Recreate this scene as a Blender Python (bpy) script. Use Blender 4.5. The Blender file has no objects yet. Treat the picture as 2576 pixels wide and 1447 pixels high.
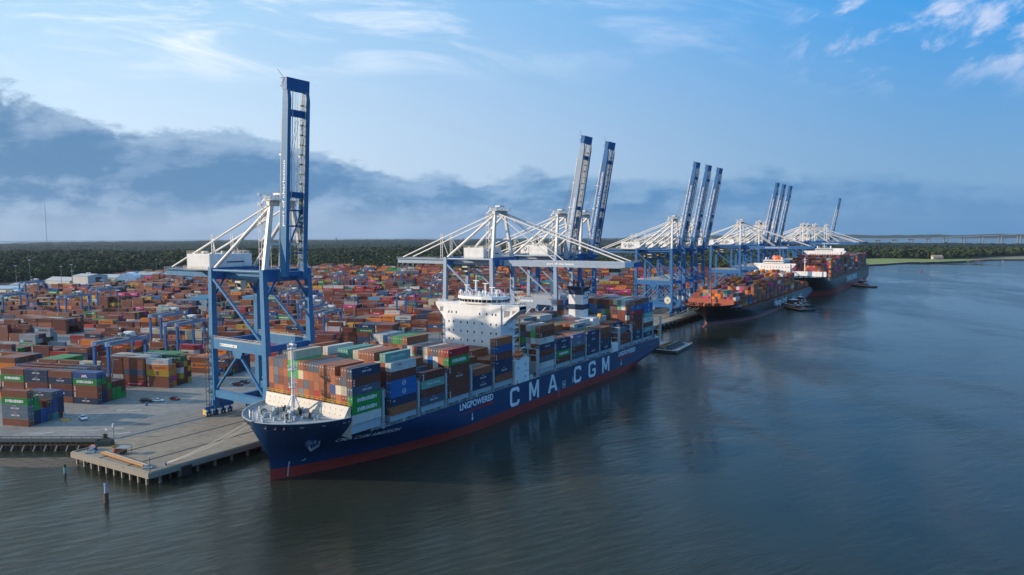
import bpy, math, random
import numpy as np
from mathutils import Vector, Matrix
from mathutils.bvhtree import BVHTree
R = math.radians
S = bpy.context.scene
COL = S.collection
rnd = random.Random(7)

# ------------------------------------------------------------------ camera
HCAM = 75.2
_a, _p, _r = R(33.9), R(4.40), R(0.24)
FW = Vector((-math.sin(_a) * math.cos(_p), math.cos(_a) * math.cos(_p), -math.sin(_p)))
RT0 = Vector((math.cos(_a), math.sin(_a), 0)); UP0 = RT0.cross(FW)
RT = RT0 * math.cos(_r) - UP0 * math.sin(_r); UP = UP0 * math.cos(_r) + RT0 * math.sin(_r)
cam = bpy.data.cameras.new('camera'); camo = bpy.data.objects.new('camera', cam); COL.objects.link(camo)
camo.matrix_world = Matrix(((RT.x, UP.x, -FW.x, 0), (RT.y, UP.y, -FW.y, 0), (RT.z, UP.z, -FW.z, HCAM), (0, 0, 0, 1)))
cam.sensor_width = 36; cam.lens = 1730 / 2576 * 36; cam.clip_start = 1; cam.clip_end = 60000
S.camera = camo

# ------------------------------------------------------------------ sky, sun, exposure
SUN_AZ, SUN_EL = R(234), R(17)          # direction the sun stands in, clockwise from +Y
W = bpy.data.worlds.new('World'); S.world = W; W.use_nodes = True
S.view_settings.view_transform = 'Standard'; S.view_settings.look = 'None'
S.view_settings.exposure = 0.32; S.view_settings.gamma = 1
NT = W.node_tree; NT.nodes.clear()
class NB:                                # terse node builder
    def __init__(s, tree): s.t = tree
    def n(s, kind, **kw):
        o = s.t.nodes.new(kind)
        ins = kw.pop('ins', {})
        for k, v in kw.items(): setattr(o, k, v)
        for k, v in ins.items():
            if isinstance(v, bpy.types.NodeSocket): s.t.links.new(v, o.inputs[k])
            else: o.inputs[k].default_value = v
        return o
    def m(s, op, a, b=0.0, c=0.0, clamp=False):
        return s.n('ShaderNodeMath', operation=op, use_clamp=clamp, ins={0: a, 1: b, 2: c}).outputs[0]
    def dot(s, v, d): return s.n('ShaderNodeVectorMath', operation='DOT_PRODUCT', ins={0: v, 1: d}).outputs['Value']
    def sm(s, v, a, b, lo=0.0, hi=1.0):
        return s.n('ShaderNodeMapRange', interpolation_type='SMOOTHSTEP', ins={0: v, 1: a, 2: b, 3: lo, 4: hi}).outputs[0]
    def noise(s, v, scale, detail=4.0, rough=.55, dist=0.0):
        return s.n('ShaderNodeTexNoise', ins={'Vector': v, 'Scale': scale, 'Detail': detail, 'Roughness': rough, 'Distortion': dist}).outputs['Fac']
    def vec(s, x, y, z): return s.n('ShaderNodeCombineXYZ', ins={0: x, 1: y, 2: z}).outputs[0]
    def mix(s, f, a, b, mode='MIX'):
        return s.n('ShaderNodeMix', data_type='RGBA', blend_type=mode, ins={0: f, 6: a, 7: b}).outputs[2]
    def vscale(s, v, sc): return s.n('ShaderNodeVectorMath', operation='MULTIPLY', ins={0: v, 1: sc}).outputs[0]
def build_sky():
    b = NB(NT)
    d = b.n('ShaderNodeTexCoord').outputs['Generated']
    sky = b.n('ShaderNodeTexSky', sky_type='NISHITA', sun_disc=False, sun_elevation=SUN_EL, sun_rotation=SUN_AZ,
              altitude=50, air_density=1.0, dust_density=1.0, ozone_density=3.0)
    f = b.m('MAXIMUM', b.dot(d, (-math.sin(_a), math.cos(_a), 0)), .08)
    u = b.m('DIVIDE', b.dot(d, tuple(RT0)), f)                     # where to the side the cloud stands
    e = b.m('DIVIDE', b.n('ShaderNodeSeparateXYZ', ins={0: d}).outputs[2], f)
    p = b.vec(u, e, 0.0)
    e0 = b.m('MAXIMUM', e, 0.0)
    # clear sky: the Nishita blue, paler towards the lower left, deeper high on the right
    skyc = sky.outputs[0]
    tint = b.mix(b.sm(u, -.75, .75), (6.3, 7.5, 8.8, 1), (1.4, 3.05, 5.3, 1))
    high = b.mix(b.sm(u, -.75, .75), (3.9, 6.3, 8.4, 1), (.12, 2.75, 7.0, 1))
    clear = b.mix(b.sm(e, .40, .06), high, tint)
    clear = b.mix(.12, clear, skyc)
    # long cumulus bank low over the land: puffs with lit upper left sides
    def fbm(v): return b.noise(v, 1.0, 8, .60, .15)
    bp = b.vscale(p, (6.5, 14.0, 1))
    n0 = fbm(bp); n1 = fbm(b.n('ShaderNodeVectorMath', operation='ADD', ins={0: bp, 1: (-.15, .24, 0)}).outputs[0])
    nb = b.noise(b.vscale(p, (3.0, 5.5, 1)), 1.0, 3, .5, .2)
    top = b.n('ShaderNodeFloatCurve', ins={'Factor': 1.0, 'Value': b.m('MULTIPLY_ADD', u, 1 / 1.7, .5)})
    cu = top.mapping.curves[0]
    pts = [(0, .25), (.062, .215), (.10, .188), (.156, .166), (.198, .154), (.235, .147), (.266, .140), (.297, .122), (.34, .113), (.385, .105), (.416, .095), (.6, .09), (.75, .085), (1, .07)]
    cu.points[0].location = pts[0]; cu.points[1].location = pts[-1]
    for q in pts[1:-1]: cu.points.new(*q)
    top.mapping.update()
    amp = b.sm(u, .5, -.4, .08, .17)
    edge = b.m('ADD', top.outputs[0], b.m('MULTIPLY', b.m('SUBTRACT', n0, .5), amp))
    edge = b.m('ADD', edge, b.m('MULTIPLY', b.m('SUBTRACT', nb, .5), .06))
    depth = b.m('SUBTRACT', edge, e)
    bank = b.m('MULTIPLY', b.sm(depth, -.004, .016), b.sm(u, .8, .1, .6, .97))
    lay = b.noise(b.vscale(p, (2.4, 15, 1)), 1.3, 6, .58, .5)
    dark = b.mix(b.sm(u, -.75, .6), (.84, 2.0, 3.7, 1), (.55, 2.0, 4.2, 1))
    lit = b.mix(b.sm(u, -.75, .6), (2.9, 4.1, 5.7, 1), (2.3, 3.9, 5.9, 1))
    relief = b.sm(b.m('SUBTRACT', n0, n1), -.11, .13)
    belly = b.m('MULTIPLY', b.sm(e, .035, .065), b.sm(depth, .012, .07))
    sel = b.m('MULTIPLY_ADD', belly, -.52, .52)
    sel = b.m('ADD', sel, b.m('MULTIPLY', b.m('SUBTRACT', relief, .5), .62))
    sel = b.m('ADD', sel, b.m('MULTIPLY', b.m('SUBTRACT', lay, .5), 1.5))
    sel = b.m('ADD', sel, b.m('MULTIPLY', b.m('SUBTRACT', nb, .5), .5))
    sel = b.m('MULTIPLY', b.sm(sel, -.05, 1.0), b.sm(u, .75, -.1, .45, 1.0))
    c = b.mix(bank, clear, b.mix(sel, dark, lit))
    low = b.mix(b.sm(u, -.6, .7), (2.7, 3.6, 4.8, 1), (.45, 1.95, 4.0, 1))
    c = b.mix(b.m('MULTIPLY', b.sm(e, .055, .0), .75), c, low)
    # thin streaky cirrus high on the left and across the top
    ci = b.noise(b.vscale(b.n('ShaderNodeVectorRotate', rotation_type='Z_AXIS', ins={'Vector': p, 'Angle': R(8)}).outputs[0], (2.2, 11, 1)), 1.7, 8, .62, .7)
    cm = b.sm(ci, .44, .74)
    cm = b.m('MULTIPLY', cm, b.sm(e, .19, .29))
    cm = b.m('MULTIPLY', cm, b.sm(u, .55, -.55, .05, 1.0))
    c = b.mix(b.m('MULTIPLY', cm, .9), c, (8.8, 9.1, 9.8, 1))
    # small pinkish puffs high on the right
    pr = b.n('ShaderNodeVectorRotate', rotation_type='Z_AXIS', ins={'Vector': p, 'Angle': R(-24)}).outputs[0]
    pf = b.noise(b.vscale(pr, (7.5, 17, 1)), 1.0, 6, .58, .25)
    pm = b.m('MULTIPLY', b.sm(pf, .50, .66), b.m('MULTIPLY', b.sm(u, .36, .48), b.sm(e, .18, .27)))
    c = b.mix(b.m('MULTIPLY', pm, .85), c, (5.0, 5.8, 7.7, 1))
    bg = b.n('ShaderNodeBackground', ins={'Color': c, 'Strength': 0.1})
    out = b.n('ShaderNodeOutputWorld', ins={'Surface': bg.outputs[0]})
build_sky()
sd = bpy.data.lights.new('sun', 'SUN'); sd.energy = 4.3; sd.angle = R(.8); sd.color = (1, .82, .63)
suno = bpy.data.objects.new('sun', sd); COL.objects.link(suno)
_sv = Vector((math.sin(SUN_AZ) * math.cos(SUN_EL), math.cos(SUN_AZ) * math.cos(SUN_EL), math.sin(SUN_EL)))
suno.rotation_euler = _sv.to_track_quat('Z', 'Y').to_euler(); suno.location = (-300, -300, 300)

# ------------------------------------------------------------------ mesh helpers
class MB:
    def __init__(s): s.v = []; s.f = []; s.m = []; s.X = None
    def add(s, vs, fs, mi=0):
        o = len(s.v)
        if s.X is not None: vs = [tuple(s.X @ Vector(q)) for q in vs]
        s.v += [tuple(q) for q in vs]; s.f += [tuple(i + o for i in f) for f in fs]; s.m += [mi] * len(fs)
    def box(s, x0, x1, y0, y1, z0, z1, mi=0):
        s.add([(x0, y0, z0), (x1, y0, z0), (x1, y1, z0), (x0, y1, z0), (x0, y0, z1), (x1, y0, z1), (x1, y1, z1), (x0, y1, z1)],
              [(3, 2, 1, 0), (4, 5, 6, 7), (0, 1, 5, 4), (1, 2, 6, 5), (2, 3, 7, 6), (3, 0, 4, 7)], mi)
    def frame(s, p, q, up=(0, 0, 1)):
        p = Vector(p); q = Vector(q); d = (q - p).normalized(); u = Vector(up)
        if abs(d.dot(u)) > .97: u = Vector((0, 1, 0))
        a = d.cross(u).normalized(); return p, q, a, a.cross(d).normalized()
    def beam(s, p, q, w, h=None, mi=0, up=(0, 0, 1), w2=None, h2=None):
        h = h or w; w2 = w2 or w; h2 = h2 or h
        p, q, a, c = s.frame(p, q, up)
        vs = [p + a * i * w / 2 + c * j * h / 2 for i, j in ((-1, -1), (1, -1), (1, 1), (-1, 1))]
        vs += [q + a * i * w2 / 2 + c * j * h2 / 2 for i, j in ((-1, -1), (1, -1), (1, 1), (-1, 1))]
        s.add(vs, [(3, 2, 1, 0), (4, 5, 6, 7), (0, 1, 5, 4), (1, 2, 6, 5), (2, 3, 7, 6), (3, 0, 4, 7)], mi)
    def tube(s, p, q, r, n=8, mi=0, r2=None):
        r2 = r if r2 is None else r2
        p, q, a, c = s.frame(p, q)
        vs = []
        for o, rr in ((p, r), (q, r2)):
            for i in range(n):
                t = 2 * math.pi * i / n; vs.append(o + a * math.cos(t) * rr + c * math.sin(t) * rr)
        s.add(vs, [(i, (i + 1) % n, n + (i + 1) % n, n + i) for i in range(n)] + [tuple(range(n - 1, -1, -1)), tuple(range(n, 2 * n))], mi)
    def path(s, pts, r, n=6, mi=0):
        for a, b in zip(pts[:-1], pts[1:]): s.tube(a, b, r, n, mi)
    def rev(s, prof, c=(0, 0, 0), n=12, mi=0, ax='z'):
        vs = []
        for r, h in prof:
            for i in range(n):
                t = 2 * math.pi * i / n; x, y = r * math.cos(t), r * math.sin(t)
                q = {'z': (x, y, h), 'y': (x, h, y), 'x': (h, x, y)}[ax]
                vs.append((c[0] + q[0], c[1] + q[1], c[2] + q[2]))
        m = len(prof)
        fs = [(k * n + i, k * n + (i + 1) % n, (k + 1) * n + (i + 1) % n, (k + 1) * n + i) for k in range(m - 1) for i in range(n)]
        s.add(vs, fs + [tuple(range(n - 1, -1, -1)), tuple(range((m - 1) * n, m * n))], mi)
    def prism(s, pts, ax, a, b, mi=0):
        def P(u, v, w): return {'y': (u, w, v), 'x': (w, u, v), 'z': (u, v, w)}[ax]
        n = len(pts)
        s.add([P(u, v, a) for u, v in pts] + [P(u, v, b) for u, v in pts],
              [(i, (i + 1) % n, n + (i + 1) % n, n + i) for i in range(n)] + [tuple(range(n - 1, -1, -1)), tuple(range(n, 2 * n))], mi)
    def rail(s, pts, h=1.1, r=.05, step=2.0, mi=0):
        for a, b in zip(pts[:-1], pts[1:]):
            a = Vector(a); b = Vector(b); L = (b - a).length; k = max(1, int(L / step))
            for hh in (h, h * .5): s.beam(a + Vector((0, 0, hh)), b + Vector((0, 0, hh)), r * 2, r * 2, mi)
            for i in range(k + 1):
                q = a.lerp(b, i / k); s.beam(q, q + Vector((0, 0, h)), r * 2, r * 2, mi)
    def text(s, st, o, xd, yd, width, height, mi=0, bold=.0, shear=0.0, res=2):
        v, f = text_mesh(st, bold, res)
        o = Vector(o); xd = Vector(xd).normalized(); yd = Vector(yd).normalized()
        s.add([o + xd * ((x + shear * y * height / width) * width) + yd * (y * height) for x, y in v], f, mi)
    def build(s, name, mats, parent=None, smooth=False, loc=None, rz=0.0):
        me = bpy.data.meshes.new(name); me.from_pydata(s.v, [], s.f)
        mats = mats if isinstance(mats, (list, tuple)) else [mats]
        for m in mats: me.materials.append(m)
        if len(mats) > 1: me.polygons.foreach_set('material_index', s.m)
        if smooth: me.polygons.foreach_set('use_smooth', [True] * len(s.f))
        me.update(); o = bpy.data.objects.new(name, me); COL.objects.link(o)
        if parent: o.parent = parent
        if loc: o.location = loc
        if rz: o.rotation_euler = (0, 0, rz)
        return o
_TX = {}
def text_mesh(st, bold=0.0, res=2):
    """letters as flat triangles, normalised to a 1 x 1 box"""
    k = (st, bold, res)
    if k not in _TX:
        cu = bpy.data.curves.new('t', 'FONT'); cu.body = st; cu.resolution_u = res; cu.offset = bold; cu.space_line = .85
        ob = bpy.data.objects.new('t', cu); me = bpy.data.meshes.new_from_object(ob)
        v = np.array([q.co[:2] for q in me.vertices]); f = [tuple(q.vertices) for q in me.polygons]
        bpy.data.objects.remove(ob); bpy.data.curves.remove(cu); bpy.data.meshes.remove(me)
        v = (v - v.min(0)) / (v.max(0) - v.min(0)); _TX[k] = ([tuple(q) for q in v], f)
    return _TX[k]
def tag(o, label=None, cat=None, group=None, kind=None):
    if label: o['label'] = label
    if cat: o['category'] = cat
    if group: o['group'] = group
    if kind: o['kind'] = kind
    return o
def thing(name, label, cat, loc=(0, 0, 0), rz=0.0, group=None):
    o = bpy.data.objects.new(name, None); COL.objects.link(o); o.location = loc; o.rotation_euler = (0, 0, rz)
    o.empty_display_size = .5
    return tag(o, label, cat, group)
def copy_tree(o, parent=None):
    c = o.copy(); COL.objects.link(c); c.parent = parent
    for ch in list(o.children): copy_tree(ch, c)
    return c
def np_mesh(name, V, faces, mats, col=None, smooth=False, kind=None):
    """faces: list of (n,k) int arrays; col: (nv,3)"""
    me = bpy.data.meshes.new(name); V = np.asarray(V, np.float32)
    me.vertices.add(len(V)); me.vertices.foreach_set('co', V.ravel())
    idx = np.concatenate([f.ravel() for f in faces]).astype(np.int32)
    tot = np.concatenate([np.full(len(f), f.shape[1], np.int32) for f in faces])
    st = np.concatenate([[0], np.cumsum(tot)[:-1]]).astype(np.int32)
    me.loops.add(len(idx)); me.loops.foreach_set('vertex_index', idx)
    me.polygons.add(len(tot)); me.polygons.foreach_set('loop_start', st); me.polygons.foreach_set('loop_total', tot)
    me.polygons.foreach_set('use_smooth', np.full(len(tot), bool(smooth)))
    if col is not None:
        at = me.attributes.new('Col', 'FLOAT_COLOR', 'POINT')
        at.data.foreach_set('color', np.c_[col, np.ones(len(col))].astype(np.float32).ravel())
    for m in mats: me.materials.append(m)
    me.update(calc_edges=True); me.validate()
    o = bpy.data.objects.new(name, me); COL.objects.link(o)
    if kind: o['kind'] = kind
    return o
# yard axes: A along a container, B from block to block
YR = R(20.5)
def yard(a, b, z=4.0): return (a * math.cos(YR) - b * math.sin(YR), a * math.sin(YR) + b * math.cos(YR), z)
def to_yard(x, y): return (x * math.cos(YR) + y * math.sin(YR), -x * math.sin(YR) + y * math.cos(YR))

# ------------------------------------------------------------------ materials
def mat(name, col, rough=.5, metal=0.0, dirt=.25, scale=.35, spec=.5, bump=0.0, bscale=3.0, tint=(.30, .17, .08), streak=0.0):
    m = bpy.data.materials.new(name); m.use_nodes = True; t = m.node_tree; b = NB(t)
    p = t.nodes['Principled BSDF']; p.inputs['Roughness'].default_value = rough; p.inputs['Metallic'].default_value = metal
    p.inputs['Specular IOR Level'].default_value = spec
    pos = b.n('ShaderNodeNewGeometry').outputs['Position']
    if dirt > 0:
        n1 = b.noise(b.vscale(pos, (1, 1, .35)), scale, 6, .62)
        n2 = b.noise(pos, scale * 6, 4, .6)
        f = b.m('MULTIPLY', b.sm(b.m('ADD', b.m('MULTIPLY', n1, .65), b.m('MULTIPLY', n2, .35)), .46, .72), dirt)
        c0 = b.mix(b.sm(n1, .3, .7), tuple(x * .9 for x in col) + (1,), tuple(min(1, x * 1.08) for x in col) + (1,))
        if streak:
            ns = b.noise(b.vscale(pos, (.55, .55, .035)), 1.0, 6, .7); nh = b.noise(b.vscale(pos, (.02, .02, 1.1)), 1.0, 3, .6)
            c0 = b.mix(b.m('MULTIPLY', b.sm(ns, .50, .74), streak), c0, tuple(min(1, x * .6 + y * .35) for x, y in zip(col, tint)) + (1,))
            c0 = b.mix(b.m('MULTIPLY', b.sm(nh, .45, .7), streak * .6), c0, tuple(x * .62 for x in col) + (1,))
        t.links.new(b.mix(f, c0, tuple(x * .55 + y * .25 for x, y in zip(col, tint)) + (1,)), p.inputs['Base Color'])
        t.links.new(b.m('MULTIPLY_ADD', n2, .3, rough - .12), p.inputs['Roughness'])
    else: p.inputs['Base Color'].default_value = tuple(col) + (1,)
    if bump:
        t.links.new(b.n('ShaderNodeBump', ins={'Height': b.noise(pos, bscale, 4), 'Strength': bump, 'Distance': .1}).outputs[0], p.inputs['Normal'])
    return m
M = {}
def mk(n, *a, **k): M[n] = mat(n, *a, **k)
mk('crane_blue', (.04, .175, .34), .5, dirt=.35, spec=.25, streak=.45)
mk('crane_blue_dark', (.020, .125, .32), .5, dirt=.35, spec=.3, streak=.45)
mk('crane_grey_blue', (.26, .34, .45), .45, dirt=.35, streak=.45)
mk('crane_white', (.72, .69, .64), .45, dirt=.4, streak=.3)
mk('cream_paint', (.58, .54, .44), .5, dirt=.35)
mk('white_paint', (.78, .775, .76), .4, dirt=.14, streak=.18)
mk('letter_white', (.78, .79, .80), .5, dirt=.12)
mk('hull_blue', (.002, .034, .11), .34, dirt=.25, scale=.06, tint=(.05, .11, .19), streak=.5)
mk('hull_red', (.30, .026, .02), .5, dirt=.35, scale=.1, streak=.7)
mk('hull_pink', (.30, .12, .12), .55, dirt=.35, scale=.1, streak=.7)
mk('hull_black', (.012, .014, .017), .32, dirt=.4, scale=.06, tint=(.1, .1, .1), streak=.6)
mk('hull_grey', (.16, .19, .205), .5, dirt=.3, scale=.06, streak=.6)
mk('swoosh_red', (.50, .015, .02), .5, dirt=.1)
mk('deck_grey', (.34, .36, .37), .6, dirt=.4)
mk('ship_grey', (.37, .42, .46), .5, dirt=.3)
mk('bulkhead_cream', (.50, .46, .40), .5, dirt=.25)
mk('rust_red', (.34, .085, .045), .6, dirt=.4)
mk('dark_steel', (.04, .045, .05), .5, dirt=.3)
mk('grey_steel', (.22, .24, .25), .5, dirt=.35)
mk('navy', (.012, .035, .085), .4, dirt=.15)
mk('glass', (.015, .02, .03), .08, dirt=0)
mk('rope', (.55, .50, .40), .9, dirt=.2)
mk('orange_boat', (.72, .15, .03), .4, dirt=.15)
mk('orange_steel', (.75, .17, .02), .45, dirt=.25)
mk('yellow_paint', (.70, .42, .03), .5, dirt=.3)
mk('barrier_yellow', (.60, .36, .07), .7, dirt=.5)
mk('concrete', (.29, .26, .21), .85, dirt=.75, scale=.5, bump=.3)
mk('concrete_dark', (.20, .185, .16), .85, dirt=.6, scale=.6, bump=.3)
mk('pile_wet', (.07, .055, .04), .7, dirt=.5)
mk('rust_sheet', (.14, .075, .04), .8, dirt=.7, scale=.6)
mk('pipe_rust', (.36, .17, .05), .7, dirt=.5, scale=.8)
mk('pipe_grey', (.35, .33, .29), .7, dirt=.4)
mk('pipe_brown', (.10, .06, .045), .7, dirt=.5)
mk('green_paint', (.03, .14, .09), .5, dirt=.4)
mk('teal_pile', (.20, .38, .34), .7, dirt=.5)
mk('dumpster', (.05, .085, .07), .6, dirt=.5)
mk('blue_tarp', (.02, .10, .33), .6, dirt=.3)
mk('red_paint', (.36, .02, .025), .3, dirt=.15)
mk('car_white', (.80, .80, .80), .25, dirt=.05)
mk('car_black', (.012, .013, .015), .2, dirt=.05)
mk('car_red', (.30, .012, .018), .22, dirt=.05)
mk('car_maroon', (.16, .018, .02), .25, dirt=.05)
mk('car_grey', (.05, .06, .07), .25, dirt=.05)
mk('rubber', (.015, .015, .015), .85, dirt=.2)
mk('chrome', (.55, .55, .55), .25, .8, dirt=0)
mk('lamp_glass', (.8, .78, .7), .2, dirt=0)
mk('wall_beige', (.50, .48, .44), .7, dirt=.3, scale=.1)
mk('roof_grey', (.42, .43, .43), .6, dirt=.4, scale=.1)
mk('roof_blue', (.34, .42, .50), .5, dirt=.3, scale=.1)
mk('tent_white', (.82, .83, .85), .6, dirt=.08)
mk('house_white', (.44, .42, .40), .7, dirt=.2)
mk('roof_tan', (.30, .24, .19), .8, dirt=.3)
mk('bridge_concrete_hazed', (.15, .18, .21), .8, dirt=.2, scale=.02)  # distance haze is mixed into the concrete's blue-grey colour
mk('bark', (.08, .06, .045), .9, dirt=.3)
mk('marking_white', (.62, .62, .60), .7, dirt=.5, scale=.8)
mk('marking_yellow', (.50, .33, .08), .8, dirt=.6, scale=.8)
mk('rail_steel', (.06, .055, .05), .6, dirt=.3)
mk('tug_maroon', (.13, .02, .022), .5, dirt=.3)
mk('tug_green', (.05, .20, .10), .6, dirt=.3)
mk('plant', (.05, .10, .03), .9, dirt=.3)
mk('mud', (.085, .068, .05), .75, dirt=.6, scale=.4, bump=.8, bscale=1.2)
mk('dry_marsh', (.22, .17, .09), .95, dirt=.6, scale=.03, tint=(.3, .3, .12)); mk('marsh', (.19, .24, .05), .95, dirt=.5, scale=.05, tint=(.35, .25, .1))
mk('field_green', (.16, .22, .05), .95, dirt=.4, scale=.02)
mk('far_land', (.035, .05, .045), .95, dirt=.3, scale=.002)
mk('sand', (.42, .33, .22), .9, dirt=.4, scale=.1)
M['black'] = M['dark_steel']
def ground_mat(name, base, patch, crack=.35):
    m = bpy.data.materials.new(name); m.use_nodes = True; t = m.node_tree; b = NB(t); p = t.nodes['Principled BSDF']
    pos = b.n('ShaderNodeNewGeometry').outputs['Position']
    def turn(a): return b.n('ShaderNodeVectorRotate', rotation_type='Z_AXIS', ins={'Vector': pos, 'Angle': R(a)}).outputs[0]
    n1 = b.noise(b.vscale(turn(-12), (1, .25, 1)), .05, 6, .6); n2 = b.noise(pos, .25, 6, .65); n3 = b.noise(b.vscale(turn(-12), (.12, 1, 1)), .7, 4, .6)
    c = b.mix(b.sm(n1, .35, .65), base + (1,), patch + (1,))
    dk = lambda k: tuple(x * k for x in base) + (1,)
    c = b.mix(b.m('MULTIPLY', b.sm(n2, .48, .74), .55), c, dk(.5))
    c = b.mix(b.m('MULTIPLY', b.sm(n3, .52, .8), crack), c, dk(.42))
    # dark tyre tracks along and across, spots of oil, patched slabs
    for ang, sc, k in ((2, 1.1, .45), (-20.5, .9, .35), (35, .8, .25)):
        w = b.noise(b.vscale(turn(ang), (1, .012, 1)), sc, 3, .6, .4); c = b.mix(b.m('MULTIPLY', b.m('MULTIPLY', b.sm(w, .56, .70), b.sm(n1, .62, .42)), k), c, dk(.45))
    oil = b.noise(pos, .9, 3, .5, .6); c = b.mix(b.m('MULTIPLY', b.sm(oil, .68, .76), .7), c, dk(.3))
    br = b.n('ShaderNodeTexBrick', ins={'Vector': turn(0), 'Scale': .16, 'Mortar Size': .006, 'Color1': (1, 1, 1, 1), 'Color2': (.86, .85, .83, 1), 'Mortar': (.45, .44, .42, 1)}).outputs[0]
    c = b.mix(.8, c, br, 'MULTIPLY')
    t.links.new(c, p.inputs['Base Color']); p.inputs['Roughness'].default_value = .8
    t.links.new(b.n('ShaderNodeBump', ins={'Height': b.noise(pos, 1.5, 5), 'Strength': .25, 'Distance': .05}).outputs[0], p.inputs['Normal'])
    M[name] = m
ground_mat('asphalt', (.20, .20, .195), (.25, .245, .23)); ground_mat('quay_concrete', (.26, .215, .165), (.31, .26, .20), .5)
def water_mat():
    m = bpy.data.materials.new('water'); m.use_nodes = True; t = m.node_tree; b = NB(t); p = t.nodes['Principled BSDF']
    pos = b.n('ShaderNodeNewGeometry').outputs['Position']
    patch = b.noise(b.vscale(b.n('ShaderNodeVectorRotate', rotation_type='Z_AXIS', ins={'Vector': pos, 'Angle': R(-40)}).outputs[0], (1, .35, 1)), .006, 5, .58, 1.4)
    t.links.new(b.mix(b.sm(patch, .35, .65), (.020, .025, .018, 1), (.029, .033, .023, 1)), p.inputs['Base Color'])
    p.inputs['IOR'].default_value = 1.33; p.inputs['Specular Tint'].default_value = (1.0, .88, .66, 1)
    t.links.new(b.sm(patch, .40, .58, .05, .20), p.inputs['Roughness'])
    rot = b.n('ShaderNodeVectorRotate', rotation_type='Z_AXIS', ins={'Vector': pos, 'Angle': R(-62)}).outputs[0]
    w1 = b.noise(b.vscale(rot, (.28, 1, 1)), .42, 6, .66, .6); w2 = b.noise(b.vscale(rot, (.4, 1, 1)), .07, 4, .55, .6)
    cur = b.noise(b.vscale(b.n('ShaderNodeVectorRotate', rotation_type='Z_AXIS', ins={'Vector': pos, 'Angle': R(-8)}).outputs[0], (1, .22, 1)), .02, 5, .6, 1.5)
    h = b.m('ADD', b.m('MULTIPLY', w1, .75), b.m('MULTIPLY', w2, 1.6))
    st = b.m('MULTIPLY', b.sm(patch, .40, .60, .32, 1.15), b.sm(cur, .38, .60, .5, 1.0))
    t.links.new(b.n('ShaderNodeBump', ins={'Height': h, 'Strength': st, 'Distance': .62}).outputs[0], p.inputs['Normal'])
    M['water'] = m
water_mat()
def leaf_mat(name, c1, c2, c3):
    m = bpy.data.materials.new(name); m.use_nodes = True; t = m.node_tree; b = NB(t); p = t.nodes['Principled BSDF']
    pos = b.n('ShaderNodeNewGeometry').outputs['Position']
    n1 = b.noise(pos, .035, 4, .7); n2 = b.noise(pos, .22, 4, .65); n3 = b.noise(pos, .008, 4, .6)
    c = b.mix(b.sm(n1, .35, .65), c1 + (1,), c2 + (1,)); c = b.mix(b.m('MULTIPLY', b.sm(n2, .45, .75), .6), c, c3 + (1,))
    c = b.mix(b.m('MULTIPLY', b.sm(n3, .45, .7), .4), c, tuple(x * .6 for x in c2) + (1,))
    t.links.new(c, p.inputs['Base Color']); p.inputs['Roughness'].default_value = .9; p.inputs['Specular IOR Level'].default_value = .2
    M[name] = m
leaf_mat('leaves', (.026, .042, .014), (.050, .070, .020), (.105, .112, .036))
leaf_mat('leaves_far', (.018, .028, .013), (.028, .040, .017), (.042, .052, .022))
# ------------------------------------------------------------------ water and land
def sheet(name, pts, z, m, kind='structure', label=None):
    b = MB(); b.add([(x, y, z) for x, y in pts], [tuple(range(len(pts)))]); o = b.build(name, m); o['kind'] = kind; return o
def polar(az, r):                     # az: degrees to the right of the view
    t = R(33.9 - az); return (-math.sin(t) * r, math.cos(t) * r)
b = MB(); b.add([(15600 * math.cos(2 * math.pi * i / 256), 15600 * math.sin(2 * math.pi * i / 256), 0) for i in range(256)], [tuple(range(256))])
b.build('water', M['water'])['kind'] = 'structure'
QX, QY0, QY1, QZ = -203.3, 104.5, 1420, 4.0
# mainland behind the terminal: its far coast, then back along the river
land = [(-252, 118.3), (-284, 97), (-420, 8), (-900, -300), (-2600, -900)]
land += [polar(-58, 3600), polar(-47, 6500), polar(-37, 7500), polar(-28, 8000), polar(-20, 8600), polar(-10, 9000), polar(0, 9300), polar(8, 8600), polar(14, 6800), polar(22, 5300),
         polar(28, 5000), polar(36, 4950), polar(45, 4700), polar(47, 3300)]
land += [(430, 2330), (250, 2330), (111, 2300), (34, 2255), (-22, 2100), (-67, 2020), (-135, 1956), (-172, 1833), (-197, 1772), (-246, 1700), (-246, QY1)]
land += [(-246, 118.3)]
b = MB(); n = len(land)
b.add([(x, y, 3.2) for x, y in land] + [(x, y, -2) for x, y in land], [tuple(range(n))] + [(i, n + i, n + (i + 1) % n, (i + 1) % n) for i in range(n)])
b.build('land', M['far_land'])['kind'] = 'structure'
pv = [(-245.3, 118.5), (-251.8, 118.6), (-284, 97.4), (-420, 8.5)] + [yard(-1010, 190)[:2], yard(-1010, 1275)[:2], yard(-700, 1275)[:2], yard(-205, 1275)[:2], (-290, QY1), (-245.3, QY1)]
b = MB(); n = len(pv)
b.add([(x, y, QZ) for x, y in pv] + [(x, y, 3) for x, y in pv], [tuple(range(n))] + [(i, n + i, n + (i + 1) % n, (i + 1) % n) for i in range(n)])
b.build('yard_pavement', M['asphalt'])['kind'] = 'structure'
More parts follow.
